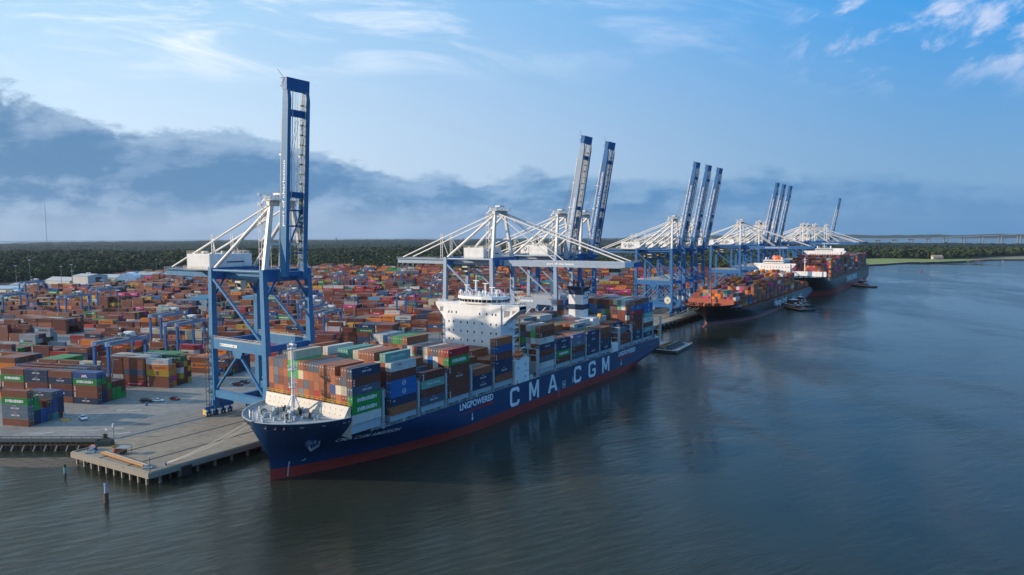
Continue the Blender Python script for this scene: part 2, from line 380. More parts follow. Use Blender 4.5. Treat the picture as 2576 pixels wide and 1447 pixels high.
# marsh and beach on the far bank, a mown field among the trees, thin islands out to sea
sheet('marsh', [(-250, 1690), (-198, 1776), (-174, 1836), (-138, 1962), (-69, 2026), (-24, 2106), (0, 2165), (-4, 2300), (-95, 2240), (-250, 2240), (-330, 1900)], 3.26, M['marsh'])
sheet('beach', [(-200, 1772), (-172, 1835), (-135, 1958), (-67, 2022), (-72, 2034), (-140, 1970), (-178, 1846), (-206, 1778)], 3.32, M['sand'])
sheet('sand_bank', [(-2, 2160), (34, 2257), (110, 2302), (250, 2334), (255, 2660), (128, 2660), (47, 2500), (-6, 2300)], 3.33, M['dry_marsh'])
def island(az0, az1, r, w, h, m, sd):
    q = random.Random(sd); b = MB(); N = 40; V = []
    for i in range(N + 1):
        az = az0 + (az1 - az0) * i / N; e = math.sin(math.pi * i / N) ** .3; hh = h * (.75 + .5 * q.random()) * e
        for dr, z in ((0, 0), (w * .1, hh * .8), (w * .5, hh), (w, 0)): x, y = polar(az, r + dr); V.append((x, y, z))
    b.add(V, [(i * 4 + k, i * 4 + 4 + k, i * 4 + 5 + k, i * 4 + 1 + k) for i in range(N) for k in range(3)])
    o = b.build('island', m); o['kind'] = 'structure'
for a in ((-36, -24, 9600, 300, 13, 1), (-25.5, -15, 10200, 300, 15, 2), (-16, -6, 10400, 260, 12, 3), (-4, 10, 10600, 300, 14, 4), (9, 19, 11000, 300, 16, 5)): island(a[0], a[1], a[2], a[3], a[4], M['leaves_far'], a[5])
island(9, 36, 12600, 700, 46, M['leaves_far'], 6); island(20, 56, 12100, 700, 48, M['leaves_far'], 7)

# ------------------------------------------------------------------ wharf: deck slab on piles, with rails and markings
wf = thing('wharf', 'long concrete wharf deck standing on rows of piles along the river', 'wharf', (0, 0, 0))
b = MB(); c0, c1 = (-245.2, 103.5), (QX, 106.6)
def slab(z0, z1, g=0.0):
    p = [(c0[0] - g, c0[1] - g), (c1[0] + g, c1[1] - g), (QX + g, QY1), (-245.2 - g, QY1)]
    b.add([(x, y, z0) for x, y in p] + [(x, y, z1) for x, y in p], [(3, 2, 1, 0), (4, 5, 6, 7), (0, 1, 5, 4), (1, 2, 6, 5), (2, 3, 7, 6), (3, 0, 4, 7)])
slab(3.0, QZ + .004); b.build('deck', M['quay_concrete'], wf)
b = MB()
def lerp2(p, q, t): return (p[0] + (q[0] - p[0]) * t, p[1] + (q[1] - p[1]) * t)
b.beam((c0[0], c0[1] - .2, 3.3), (c1[0] + .2, c1[1] - .2, 3.3), .5, 1.7); b.beam((QX + .25, c1[1] + .06, 3.3), (QX + .25, QY1, 3.3), .5, 1.7)
b.beam((c0[0], c0[1] + .2, 4.2), (c1[0] - .4, c1[1] + .2, 4.2), .35, .35); b.beam((QX - .2, c1[1] + .4, 4.2), (QX - .2, QY1, 4.2), .35, .35)
b.beam((c0[0] + .2, c0[1] + .4, 4.2), (c0[0] + .2, 117, 4.2), .35, .35)
b.build('edge_beam', M['concrete'], wf)
b = MB()
for i in range(10):
    x, y = lerp2(c0, c1, (i + .5) / 10); b.beam((x, y + .5, 2.7), (x, y + 14, 2.7), .9, .9)
b.box(-245, QX - 6, 118, QY1, -1, 2.99); b.build('pile_cap', M['concrete_dark'], wf)
for i in range(10):
    x, y = lerp2(c0, c1, (i + .45) / 10); b = MB()
    b.box(x - .32, x + .32, y + .3, y + .94, -1, 2.99); b.build('pile', M['concrete'], wf)
for k in range(50):
    y = 110 + k * 6.1; b = MB(); b.box(QX - 1.3, QX - .6, y, y + .7, -1, 2.99, 0); b.build('pile', M['concrete_dark'], wf)
b = MB()
for k in range(160): b.box(QX - 1.3, QX - .6, 416 + k * 6.2, 416.7 + k * 6.2, -1, 2.99)
for k in range(400): b.box(QX - 5 - (k % 3) * 3, QX - 4.3 - (k % 3) * 3, 108 + k * 3.2, 108.7 + k * 3.2, -1, 2.99)
for i in range(30): x, y = lerp2(c0, c1, (i + .45) / 30); b.box(x - .3, x + .3, y + 4 + (i % 3) * 3.4, y + 4.6 + (i % 3) * 3.4, -1, 2.99)
tag(b.build('pile', M['pile_wet'], wf), kind='stuff')
b = MB()
for x in (-216, -231.2, -248.5):
    y0 = 105 if x > -240 else 121
    for dx in (-.35, .35): b.box(x + dx - .06, x + dx + .06, y0, QY1, QZ + .006, QZ + .05)
    b.box(x - .28, x + .28, y0, QY1, QZ + .005, QZ + .008)
b.build('crane_rails', M['rail_steel'])['kind'] = 'structure'
b = MB()
for k in range(22):
    for j, x in enumerate((-212.5, -221, -226.5, -236.5, -240)):
        y = 112 + k * 3.4 + j * .8
        if y < 178 and (k * 5 + j) % 7: b.beam((x, y, QZ + .009), (x + 1.0, y + 1.5, QZ + .009), .11, .004, 0)
# lane lines and parking bays on the apron
def line(p, q, w=.16, mi=1): b.beam((p[0], p[1], QZ + .006), (q[0], q[1], QZ + .006), w, .004, mi)
pk = yard(-218, 209)
def bay_rows(ox, oy, nx, ny, dx, dy, rot):
    ca, sa = math.cos(rot), math.sin(rot)
    T = lambda u, v: (ox + u * ca - v * sa, oy + u * sa + v * ca)
    for i in range(ny + 1): line(T(0, i * dy), T(nx * dx, i * dy))
    for j in range(nx + 1): line(T(j * dx, 0), T(j * dx, ny * dy))
bay_rows(-290, 117, 2, 5, 5.2, 2.7, R(33)); bay_rows(-292, 150, 2, 5, 5.2, 2.7, R(35)); bay_rows(-281, 158.5, 1, 4, 5, 2.7, R(35))
bay_rows(-291, 188, 2, 5, 5.2, 2.7, R(33))
line((-254.5, 121), (-254.5, 700), .22, 0); line((-262, 118), (-262, 700), .16, 0); line((-271, 140), (-271, 600), .12, 1)
line((-284.5, 101), (-254, 121.3), .14, 1); line((-278, 112), (-262, 124), .14, 1)
arc = [(-272 + 9 * math.cos(R(t)), 130 + 13 * math.sin(R(t))) for t in range(-60, 100, 16)]
for p, q in zip(arc[:-1], arc[1:]): line(p, q, .14, 1)
line((-278.5, 107.5), (-276.6, 111.2), .5, 1); line((-262.3, 122.5), (-265.4, 123.8), .5, 1); line((-254.2, 122.6), (-252.8, 126.4), .5, 1); line((-285, 141.5), (-282.6, 146), .5, 1)
for cx, cy in ((-280.5, 106.6), (-261, 126.5), (-256.8, 122.2), (-288.5, 141)):
    b.X = Matrix.Translation((cx, cy, QZ + .011)) @ Matrix.Rotation(R(33), 4, 'Z'); b.text('STOP', (-1.7, -.8, 0), (1, 0, 0), (0, 1, 0), 3.4, 1.6, 1); b.X = None
b.build('pavement_markings', [M['marking_yellow'], M['marking_white']])['kind'] = 'structure'

# seawall on the left with sheet piling, raking props and a guard rail, and the mud below it
A0 = Vector((-252, 118.3, 0)); A1 = Vector((-420, 8, 0)); D = (A1 - A0).normalized(); Nn = Vector((D.y, -D.x, 0)) * (1 if Vector((D.y, -D.x)).dot(Vector((1, -1))) > 0 else -1)
sw = thing('seawall', 'dark sheet pile seawall with concrete cap and raking props beside the wharf end', 'seawall', (0, 0, 0))
LW = (A1 - A0).length
b = MB()
for i in range(int(LW / .9)):
    p = A0 + D * (i * .9) + Nn * (.15 if i % 2 else .45); q = p + D * .9
    b.add([(p.x, p.y, -1), (q.x, q.y, -1), (q.x, q.y, 2.9), (p.x, p.y, 2.9)], [(0, 1, 2, 3)])
    r2 = q + Nn * (.3 if i % 2 else -.3); b.add([(q.x, q.y, -1), (r2.x, r2.y, -1), (r2.x, r2.y, 2.9), (q.x, q.y, 2.9)], [(0, 1, 2, 3)])
p = A0 + Nn * .7; q = A1 + Nn * .7; b.beam((p.x, p.y, 1.7), (q.x, q.y, 1.7), .5, .4); b.build('sheet_piling', M['rust_sheet'], sw)
b = MB(); p = A0 + Nn * .3; q = A1 + Nn * .3; b.beam((p.x, p.y, 3.5), (q.x, q.y, 3.5), 1.4, 1.3); b.build('concrete_cap', M['concrete_dark'], sw)
for i in range(14):
    p = A0 + D * (6 + i * 3.9) + Nn * .9; q = p + Nn * 1.9; b = MB(); b.beam((p.x, p.y, 1.5), (q.x, q.y, -1), .45, .45); b.build('prop', M['concrete_dark'], sw)
gr = thing('guard_rail', 'low galvanised guard rail running along the seawall top', 'guard rail', (0, 0, 0))
b = MB(); p = A0 + Nn * .5 + D * 2; q = A1 + Nn * .5; b.beam((p.x, p.y, 4.75), (q.x, q.y, 4.75), .12, .35); b.build('rail', M['grey_steel'], gr)
for i in range(16):
    p = A0 + Nn * .4 + D * (2 + i * 3.6); b = MB(); b.beam((p.x, p.y, 4.1), (p.x, p.y, 4.7), .16, .16); b.build('post', M['dark_steel'], gr)
def mud():
    n, m = 40, 26; V = np.zeros((n * m, 3)); q = np.random.RandomState(4)
    P0, P1 = np.array((-243.5, 110.0)), np.array((-274.0, 88.0)); off = np.array((8.5, -13.0))
    for i in range(n):
        for j in range(m):
            u, v = i / (n - 1), j / (m - 1); w = (.55 + .45 * math.sin(2.3 * u + .5)) * (1 - .75 * u ** 3)
            x, y = P0 + (P1 - P0) * u + off * v * w * .62
            V[i * m + j] = (x, y, 1.2 * (1 - v) ** 1.2 - .28 + q.rand() * .16 + .25 * math.sin(i * .9) * math.sin(j * .8) * (1 - v))
    F = np.array([(i * m + j, i * m + j + 1, (i + 1) * m + j + 1, (i + 1) * m + j) for i in range(n - 1) for j in range(m - 1)])
    np_mesh('mud_flat', V, [F], [M['mud']], smooth=True, kind='structure')
mud()
# ------------------------------------------------------------------ ships
def clamp(x, a=0.0, b=1.0): return max(a, min(b, x))
class Hull:
    """local frame: x to the river side, y from bow to stern, z up from the water"""
    def __init__(s, L, B, zd, zf, yf, ramp, stem, zs, red, Lw=85, Ld=22, tr=7.0, stern=58):
        s.L, s.B, s.zd, s.zf, s.yf, s.ramp, s.stem, s.zs, s.red, s.Lw, s.Ld, s.tr, s.st = L, B, zd, zf, yf, ramp, stem, zs, red, Lw, Ld, tr, stern
    def y0(s, z): return s.stem * (1 - clamp((z - s.zs) / (s.zf - s.zs)) ** .85)
    def y1(s, z): return s.L - 14 * (1 - clamp(z / s.tr)) ** .8
    def ztop(s, y): return s.zf if y < s.yf else max(s.zd, s.zf - (s.zf - s.zd) * (y - s.yf) / s.ramp)
    def hb(s, y, z):
        k = clamp(z / s.zf) ; k = k * k * (3 - 2 * k) * .5 + k * .5
        Lb = s.Lw + (s.Ld - s.Lw) * k; t = clamp((y - s.y0(z)) / Lb)
        a = 1.7 + .3 * k; e = .95 - .40 * k
        h = (max(0, 1 - (1 - t) ** a)) ** e
        za = clamp(z / s.tr); ya = s.L - s.st + (s.st - 4) * za; ye = s.y1(z)
        if y > ya:
            q = clamp((y - ya) / max(1, ye - ya)); h *= 1 - (1 - .86 * za - .04) * q ** 2.1
        return h * s.B / 2
    def pt(s, u, w):
        """u along, w up: 0..1 to the main deck, 1..2 from there to the forecastle rail"""
        if w <= 1: z = -1.2 + (s.zd + 1.2) * w; y = s.y0(z) + (s.y1(z) - s.y0(z)) * u
        else:
            zc = s.zd + (s.zf - s.zd) * (w - 1); y = s.y0(zc) + (s.y1(zc) - s.y0(zc)) * u; z = s.zd + (s.ztop(y) - s.zd) * (w - 1)
        return y, z
    def side(s, y, z, off=.03): return (s.hb(y, z) + off, y, z)
    def mesh(s, mb, m_top, m_red, nu=90, grey=None, m_grey=0):
        us = [(i / nu) ** 1.9 if i / nu < .5 else None for i in range(nu + 1)]
        us = []
        for i in range(nu + 1):
            t = i / nu; us.append(.33 * (t / .55) ** 1.8 if t < .55 else .33 + .67 * (t - .55) / .45)
        wr = (s.red + 1.2) / (s.zd + 1.2); ws = [0, wr * .5, wr] + [wr + (1 - wr) * k / 6 for k in range(1, 7)] + [1 + k / 4 for k in range(1, 5)]
        nw = len(ws)
        for sg in (1, -1):
            V = []; F = []; mi = []
            for u in us:
                for w in ws:
                    y, z = s.pt(u, w); V.append((sg * s.hb(y, z), y, z))
            for i in range(nu):
                for j in range(nw - 1):
                    q = [i * nw + j, (i + 1) * nw + j, (i + 1) * nw + j + 1, i * nw + j + 1]
                    if ws[j] >= 1 and abs(V[q[0]][2] - V[q[3]][2]) < .02 and abs(V[q[1]][2] - V[q[2]][2]) < .02: continue
                    F.append(q if sg > 0 else q[::-1])
                    m = m_red if j < 2 else m_top
                    if grey and V[q[0]][1] > grey: m = m_grey if j >= 2 else m
                    mi.append(m)
            o = len(mb.v); mb.v += V; mb.f += [tuple(k + o for k in f) for f in F]; mb.m += mi
        # transom
        ts = [s.pt(1, w) for w in ws if w <= 1]; n = len(ts)
        V = [(s.hb(y, z), y, z) for y, z in ts] + [(-s.hb(y, z), y, z) for y, z in ts]
        mb.add(V, [(i, n + i, n + i + 1, i + 1) for i in range(n - 1)], m_top if not grey else m_grey)
    def deck(s, z, ya, yb, inset=.0, n=24):
        L = []
        for i in range(n + 1):
            y = ya + (yb - ya) * i / n; L.append((max(.05, s.hb(y, z) - inset), y, z))
        return L + [(-x, y, zz) for x, y, zz in reversed(L)]
    def letters(s, mb, st, y0, y1, z0, z1, mi, shear=0.0, bold=.0, lean=0.0):
        v, f = text_mesh(st, bold, 3); h = z1 - z0
        P = []
        for a, c in v:
            y = y0 + (a + shear * c * h / (y1 - y0)) * (y1 - y0); z = z0 + c * h + lean * (y - y0)
            P.append(s.side(y, z, .05))
        mb.add(P, f, mi)
def bulwark(s, mb, z0, yb, mi, inset=.35):
    n = 40; L = []
    for i in range(n + 1):
        y = s.y0(s.zf) + .02 + (yb - s.y0(s.zf)) * (i / n) ** 2; L.append((y, s.hb(y, s.zf)))
    for sg in (1, -1):
        V = []
        for y, h in L:
            hi = max(0.0, h - inset); yi = y + (inset if h < 2 else .1)
            hb2 = max(0.0, min(hi, s.hb(max(y, s.y0(z0)), z0) - .12)) if y > s.y0(z0) else 0.0
            V += [(sg * (h + .05), y - .05, s.zf - .05), (sg * (h + .05), y - .05, s.zf + .16), (sg * hi, yi, s.zf + .16), (sg * hb2, max(yi, s.y0(z0) + .1), z0)]
        mb.add(V, [(4 * i + k, 4 * i + 4 + k, 4 * i + 5 + k, 4 * i + 1 + k) for i in range(n) for k in range(3)], mi)
        for i in range(4, n - 1, 2):
            y, h = L[i]; a = (sg * max(0, h - inset - .05), y + .2, s.zf); c = (sg * max(0, h - 2.2), y + 1.0, z0); mb.beam(a, c, .12, .35, mi)
def winch(name, parent, x, y, z, rz, k=1.0, mats=None):
    b = MB(); b.X = Matrix.Translation((x, y, z)) @ Matrix.Rotation(rz, 4, 'Z') @ Matrix.Scale(k, 4)
    for i, (xx, r1) in enumerate(((-1.6, .9), (-.5, 1.0), (.5, .9), (1.5, .8))):
        b.rev([(r1 * 1.15, xx - .45), (r1 * 1.15, xx - .38), (r1 * .7, xx - .36), (r1 * .7, xx + .36), (r1 * 1.15, xx + .38), (r1 * 1.15, xx + .45)], (0, 0, 1.2), 12, i % 3, 'x')
    for xx in (-2.2, 0, 2.2): b.box(xx - .15, xx + .15, -.7, .7, 0, 1.5, 0)
    b.box(2.3, 3.4, -.5, .5, .2, 1.5, 0); b.box(-2.6, 2.6, -1, 1, 0, .2, 0)
    return b.build(name, mats or [M['ship_grey'], M['rope'], M['dark_steel']], parent)

# ---- the near ship: dark blue gas-fuelled container ship
SX, SY = -177.1, 124.5
ship = thing('container_ship', 'large dark blue container ship with red underbody and big white hull letters', 'container ship', (SX, SY, 0))
H1 = Hull(272.5, 41.8, 13.0, 19.6, 19.5, 6.0, 5.3, 6.5, 3.5)
b = MB(); H1.mesh(b, 0, 1)
C = [('C', 230.6, 237.6), ('M', 245.3, 253.3), ('A', 260.9, 269.4), ('C', 285.1, 292.3), ('G', 300, 307.7), ('M', 315, 323.3)]
_C = [(1, .70), (1, .86), (.84, 1), (.18, 1), (0, .84), (0, .16), (.18, 0), (.84, 0), (1, .14)]; _I = [(.78, .22), (.74, .18), (.28, .18), (.22, .24), (.22, .76), (.28, .82), (.74, .82), (.78, .78), (.78, .70)]
GLYPH = {'C': [_C + [(1, .30), (.78, .30)] + _I], 'G': [_C + [(1, .52), (.52, .52), (.52, .36), (.78, .36)] + _I], 'M': [[(0, 0), (0, 1), (.22, 1), (.5, .42), (.78, 1), (1, 1), (1, 0), (.8, 0), (.8, .62), (.58, .14), (.42, .14), (.2, .62), (.2, 0)]],
         'A': [[(0, 0), (.38, 1), (.5, 1), (.5, .8), (.215, 0)], [(1, 0), (.785, 0), (.5, .8), (.5, 1), (.62, 1)], [(.293, .22), (.707, .22), (.65, .38), (.35, .38)]]}
for ch, a, c in C:
    for pl in GLYPH[ch]: b.add([H1.side(a - SY + u * (c - a), 4.1 + v * 7.9, .05) for u, v in pl], [tuple(range(len(pl)))], 2)
H1.letters(b, 'LNGPOWERED', 197.4 - SY, 218.8 - SY, 10.0, 12.55, 2, bold=.03); H1.letters(b, 'LNGPOWERED', 334.7 - SY, 356.5 - SY, 9.6, 12.1, 2, bold=.03)
H1.letters(b, 'CMA CGM AMBITION', 144.0 - SY, 166.5 - SY, 10.6, 11.9, 2, shear=.25, bold=.012, lean=-.03)
def hull_poly(h, b, pts, mi): b.add([h.side(y, z, .05) for y, z in pts], [tuple(range(len(pts)))], mi)
hull_poly(H1, b, [(196 - SY, 8.45), (218.6 - SY, 8.55), (218.6 - SY, 9.5), (207 - SY, 8.95)], 3); hull_poly(H1, b, [(334.7 - SY, 7.9), (347 - SY, 8.25), (357.5 - SY, 8.9), (347 - SY, 8.95), (334.7 - SY, 8.8)], 3)
for y, z in ((205.0, 7.9), (284.1, 8.1), (338.0, 7.8)):
    y -= SY; hull_poly(H1, b, [(y - .25, z - 2.2), (y + .25, z - 2.2), (y + .25, z - .6), (y - .25, z - .6)], 2); hull_poly(H1, b, [(y, z - 3.3), (y + .75, z - 2.2), (y - .75, z - 2.2)], 2)
    H1.letters(b, 'TUG', y - .55, y + .55, z - .5, z - .1, 2)
for (y0, y1, z0, z1) in ((274, 277, 4.1, 4.3), (274, 277, 7.0, 7.2), (274, 274.2, 4.3, 7), (276.8, 277, 4.3, 7), (275, 276, 5, 6.2)): hull_poly(H1, b, [(y0 - SY, z0), (y1 - SY, z0), (y1 - SY, z1), (y0 - SY, z1)], 2)
for k in range(9):
    z = .6 + k * .55; hull_poly(H1, b, [(9.8, z), (10.15, z), (10.15, z + .25), (9.8, z + .25)], 2); hull_poly(H1, b, [(146.0, z), (146.3, z), (146.3, z + .25), (146.0, z + .25)], 2)
hull_poly(H1, b, [(13.2, 4.9), (14.2, 5.0), (14.2, 5.15), (13.3, 5.1)], 2); hull_poly(H1, b, [(14.05, 5.1), (14.25, 5.1), (14.25, 5.7), (14.05, 5.7)], 2)
for y in (6.5, 11.5, 17.2, 18.6): hull_poly(H1, b, [(y, 18.1), (y + .9, 18.1), (y + .9, 18.34), (y, 18.34)], 2)
hull = b.build('hull', [M['hull_blue'], M['hull_red'], M['letter_white'], M['swoosh_red'], M['dark_steel']], ship, smooth=True)
for y, z in ((1.1, 18.4), (2.3, 18.3), (3.6, 18.2), (5.2, 18.2), (15.5, 18.4), (19.0, 18.4)):
    for sg in (1, -1):
        x = sg * (H1.hb(y, z) + .02); b = MB(); b.rev([(.62, -.06), (.62, .1), (.36, .1), (.36, -.06)], (x, y, z), 10, 0, 'x' if y > 4 else 'y'); b.build('fairlead', M['dark_steel'], hull)
for y, z0, z1 in ((251.5, 8.1, 9.7), (256, 8.0, 9.6), (263, 10.2, 11.4)): b = MB(); b.box(20.3, 20.98, y, y + 2.2, z0, z1, 0); b.build('mooring_port', M['dark_steel'], hull)
b = MB(); ax, ay, az = H1.side(12.6, 12.6, 0)
b.rev([(1.9, 0), (2.1, 1.0), (1.2, 2.6)], (ax - 1.5, ay, az - 1.0), 14, 0, 'x')
b.beam((ax + 1.0, ay, az + .2), (ax + .6, ay - .2, az - 2.2), .5, .6, 1); b.beam((ax + .8, ay - 1.8, az - 2.4), (ax + .8, ay + 1.5, az - 1.6), .7, .7, 1); b.beam((ax + .8, ay + 1.4, az - 1.6), (ax + .8, ay + 1.9, az - .4), .5, .4, 1); b.beam((ax + .8, ay - 1.7, az - 2.4), (ax + .8, ay - 2.1, az - 1.2), .5, .4, 1)
b.build('anchor', [M['hull_blue'], M['grey_steel']], ship)
b = MB(); P = H1.deck(18.8, .9, 20.0); b.add(P, [tuple(range(len(P)))]); P = H1.deck(13.0, 20.05, 272.3, .02, 60); P = [(x, y, 12.9) for x, y, z in P]; b.add(P, [tuple(range(len(P)))])
b.box(-20, 20, 20.0, 20.3, 12.9, 18.8); b.build('deck', M['deck_grey'], ship)
b = MB(); bulwark(H1, b, 18.8, 19.5, 0, .25); b.build('bulwark', M['ship_grey'], ship)
# breakwater in front of the first stack, pierced by round holes
b = MB(); b.add([(-18.8, 18.0, 18.8), (19.0, 18.0, 18.8), (20.3, 19.2, 22.8), (-19.6, 19.2, 22.8)], [(0, 1, 2, 3)], 0); b.add([(-19.6, 19.2, 22.8), (20.3, 19.2, 22.8), (20.3, 19.6, 22.8), (-19.6, 19.6, 22.8)], [(0, 1, 2, 3)], 0)
b.add([(19.0, 18.0, 18.8), (20.6, 19.7, 18.8), (20.6, 19.6, 22.8), (20.3, 19.2, 22.8)], [(0, 1, 2, 3)], 0)
for i in range(15):
    for z in (20.1, 21.6):
        x = -17 + i * 2.45; y = 18 + (z - 18.8) * .30 - .03; n = 8
        b.add([(x + .22 * math.cos(t * math.pi / 4), y + .22 * .39 * math.sin(t * math.pi / 4), z + .22 * .92 * math.sin(t * math.pi / 4)) for t in range(n)], [tuple(range(n))], 1)
for i in range(34): b.box(-19.2 + i * 1.18, -18.6 + i * 1.18, 19.6, 20.0, 22.3, 22.9, 1)
b.rail([(-19.6, 19.8, 22.8), (20.2, 19.8, 22.8)], 1.1, .05, 2.4, 2)
b.build('breakwater', [M['bulkhead_cream'], M['dark_steel'], M['yellow_paint']], ship)
fm = MB(); fm.tube((.6, 14.2, 18.8), (.6, 14.2, 40.4), .52, 12, 0, .36)
for z, r in ((33.2, 1.6), (27.6, 1.4), (39.8, 1.5)):
    fm.rev([(r, z), (r, z + .15)], (.6, 14.2, 0), 10, 0); n = 10
    pts = [(.6 + r * math.cos(2 * math.pi * i / n), 14.2 + r * math.sin(2 * math.pi * i / n), z + .15) for i in range(n + 1)]; fm.rail(pts, 1.1, .04, 1.0, 0)
for dx, dy in ((-3.2, -1.2), (3.4, 1.0), (-2.4, 2.2), (1.6, -2.6)): fm.tube((.6, 14.2, 26), (.6 + dx, 14.2 + dy, 18.8), .22, 6)
fm.beam((-2.6, 13, 20.2), (4, 15.2, 20.2), .2, .2)
for s_ in (-.35, .35): fm.beam((1.9, 14.2 + s_, 18.8), (1.6, 14.2 + s_, 40), .08, .08)
for k in range(30): fm.beam((1.88 - k * .009, 13.85, 19 + k * .69), (1.88 - k * .009, 14.55, 19 + k * .69), .06, .06)
fm.box(-.3, 1.6, 13.9, 14.5, 41, 41.5); fm.tube((.6, 14.2, 40), (.6, 14.2, 42.2), .1, 6)
fm.build('foremast', M['white_paint'], ship, smooth=False)
winch('mooring_winch', ship, 4.2, 9.0, 18.8, R(8)); winch('mooring_winch', ship, -6.5, 8.5, 18.8, R(-25), .95); winch('windlass', ship, -3.2, 12.6, 18.8, R(70), 1.25); winch('windlass', ship, 3.4, 13.0, 18.8, R(85), 1.25); winch('mooring_winch', ship, 9.5, 13.2, 18.8, R(20), .9)
for i, (x, y) in enumerate(((-2.2, 4.6), (-1, 7.2), (1.4, 6.4), (7.4, 12.0), (-9, 13), (-12, 11), (11.5, 14.6), (0.2, 3.2), (6.2, 6.8), (-5.2, 5.6))):
    b = MB(); h = (.9, 1.6, 1.1, .8)[i % 4]; b.box(x - .35, x + .35, y - .4, y + .4, 18.8, 18.8 + h); b.rev([(.28, 18.8), (.28, 18.3), (.36, 18.35)], (x + 1.1, y + .3, 0), 8); b.rev([(.28, 18.8), (.28, 18.3), (.36, 18.35)], (x + 1.8, y + .4, 0), 8)
    b.build('bollard_post', M['ship_grey'] if i % 3 else M['white_paint'], ship)
b = MB(); b.rail([(-8.5, 4.6, 18.8), (-4.8, 2.4, 18.8), (-3.2, 3.4, 18.8)], 2.4, .06, .8); b.rail([(12.6, 15.6, 18.8), (18.8, 17, 18.8)], 1.1, .05, .9); b.rail([(4.4, 8, 18.8), (5.6, 8.8, 18.8), (6.4, 8, 18.8)], 2.2, .06, .9); b.tube((-2.4, 1.6, 18.8), (-2.4, 1.6, 22.4), .13, 6)
b.build('handrail', M['white_paint'], ship)
# bays: (start y, end y, tiers' pitch, base)
BAYS = [(144.7, 2.9, 17.1), (161.6, 2.9, 16.1), (176.6, 2.9, 16.1), (191.2, 2.95, 16.0), (206.0, 2.72, 15.9), (220.4, 2.95, 16.2), (254.5, 2.72, 16.2), (269.2, 2.85, 16.1), (284.0, 2.95, 15.9), (299.1, 2.95, 15.7), (313.3, 2.95, 15.7), (338.2, 2.8, 15.6), (353.8, 2.8, 15.8), (369.0, 2.8, 15.7)]
for i, (y, pt, zb) in enumerate(BAYS):
    yl = y - SY; b = MB(); b.box(-20.4, 20.4, yl, yl + 12.3, 12.9 + 1.2, zb - .06); b.box(-17.2, 17.2, yl + .2, yl + 12.1, 12.9, 14.1); b.build('hatch_coaming', M['ship_grey'], ship)
gaps = [157.6, 174.6, 189.4, 204.4, 219.0, 253.0, 267.5, 282.3, 297.2, 312.1, 336.0, 351.6, 366.9, 382.0]
for i, y in enumerate(gaps):
    yl = y - SY; b = MB(); top = 25.3 if i != 4 else 22
    for k, x in enumerate((20.2, 15.2, 10, 5, 0, -5, -10, -15.2, -20.2)):
        w = 1.25 if abs(x) > 20 else .5
        b.box(x - w / 2, x + w / 2, yl, yl + .9, 12.9, top, 0)
    for z in (16.2, 19.2, 22.2, top - .35): b.box(-20.4, 20.4, yl + .05, yl + .85, z, z + .3, 0)
    for z in (13.5, 14.6, 15.6): b.box(20.3, 20.86, yl + .2, yl + .6, z, z + .6, 1)
    b.rail([(19.4, yl + .1, top), (20.6, yl + .1, top), (20.6, yl + .9, top)], 1.0, .04, 1.2, 0)
    b.build('lashing_bridge', [M['ship_grey'], M['dark_steel']], ship)
b = MB()
for sg in (1, -1): b.rail([(sg * 20.7, y, 12.95) for y in range(28, 270, 11)], 1.15, .05, 2.6)
b.rail([(-18, 271.5, 12.95), (18, 271.5, 12.95)], 1.15, .05, 2.6)
b.build('deck_railing', M['ship_grey'], ship)
for k in range(70):
    y = 30 + k * 3.4; h = rnd.uniform(.8, 2.2); x = 18.2 + rnd.random() * .8; b = MB(); b.box(x, x + rnd.uniform(.5, 1.2), y, y + rnd.uniform(.4, 1.6), 12.9, 12.9 + h); b.build('deck_vent', M[('ship_grey', 'white_paint', 'dark_steel')[k % 3]], ship)
for k in range(3): b = MB(); b.tube((19.6, 150.0, 13.6 + k * .4), (19.6, 160.5, 13.8 + k * .4), .16, 6, 0); b.build('deck_pipe', M['ship_grey'], ship)
# lashing rods crossed over the lowest tiers of the first stack
b = MB()
for k in range(16):
    x = -19.6 + k * 2.51
    if k % 1 == 0: b.beam((x, 20.1, 18.4), (x + 2.3, 20.1, 23.0), .09, .05); b.beam((x + 2.3, 20.08, 18.4), (x, 20.08, 23.0), .09, .05)
b.build('lashing_rods', M['cream_paint'], ship)
# accommodation block with bridge wings
acc = thing('deckhouse', None, None, (0, 0, 0)); acc.parent = ship
y0 = 234 - SY; y1 = y0 + 10.5
b = MB(); b.box(-15.7, 14.1, y0, y1, 12.9, 45.3); b.box(-15.9, 14.3, y0 - .1, y1 + .1, 45.3, 45.6)
b.prism([(14.1, 37.5), (15.6, 37.9), (17.2, 39.6), (23.2, 44.0), (23.2, 45.4), (14.1, 45.4)], 'y', y0 + .5, y0 + 5.5)
b.prism([(-15.7, 37.5), (-16.4, 37.9), (-17.6, 39.6), (-21.3, 44.0), (-21.3, 45.4), (-15.7, 45.4)], 'y', y0 + .5, y0 + 5.5)
b.box(-21.3, 23.2, y0 + .3, y0 + 5.7, 44.2, 45.7)
wall = b.build('wall', M['white_paint'], ship); bpy.data.objects.remove(acc)
for x0, x1, z0, z1 in ((15.4, 18.6, 40.6, 43.6), (19.6, 21.6, 42.4, 43.7), (-19.0, -17.0, 41.6, 43.6)): b = MB(); b.prism([(x0, z0), (x1 - .6, z0 + (.9 if x0 > 0 else 0)), (x1, z1), (x0, z1)], 'y', y0 + .44, y0 + .49); b.build('wing_opening', M['grey_steel'], wall)
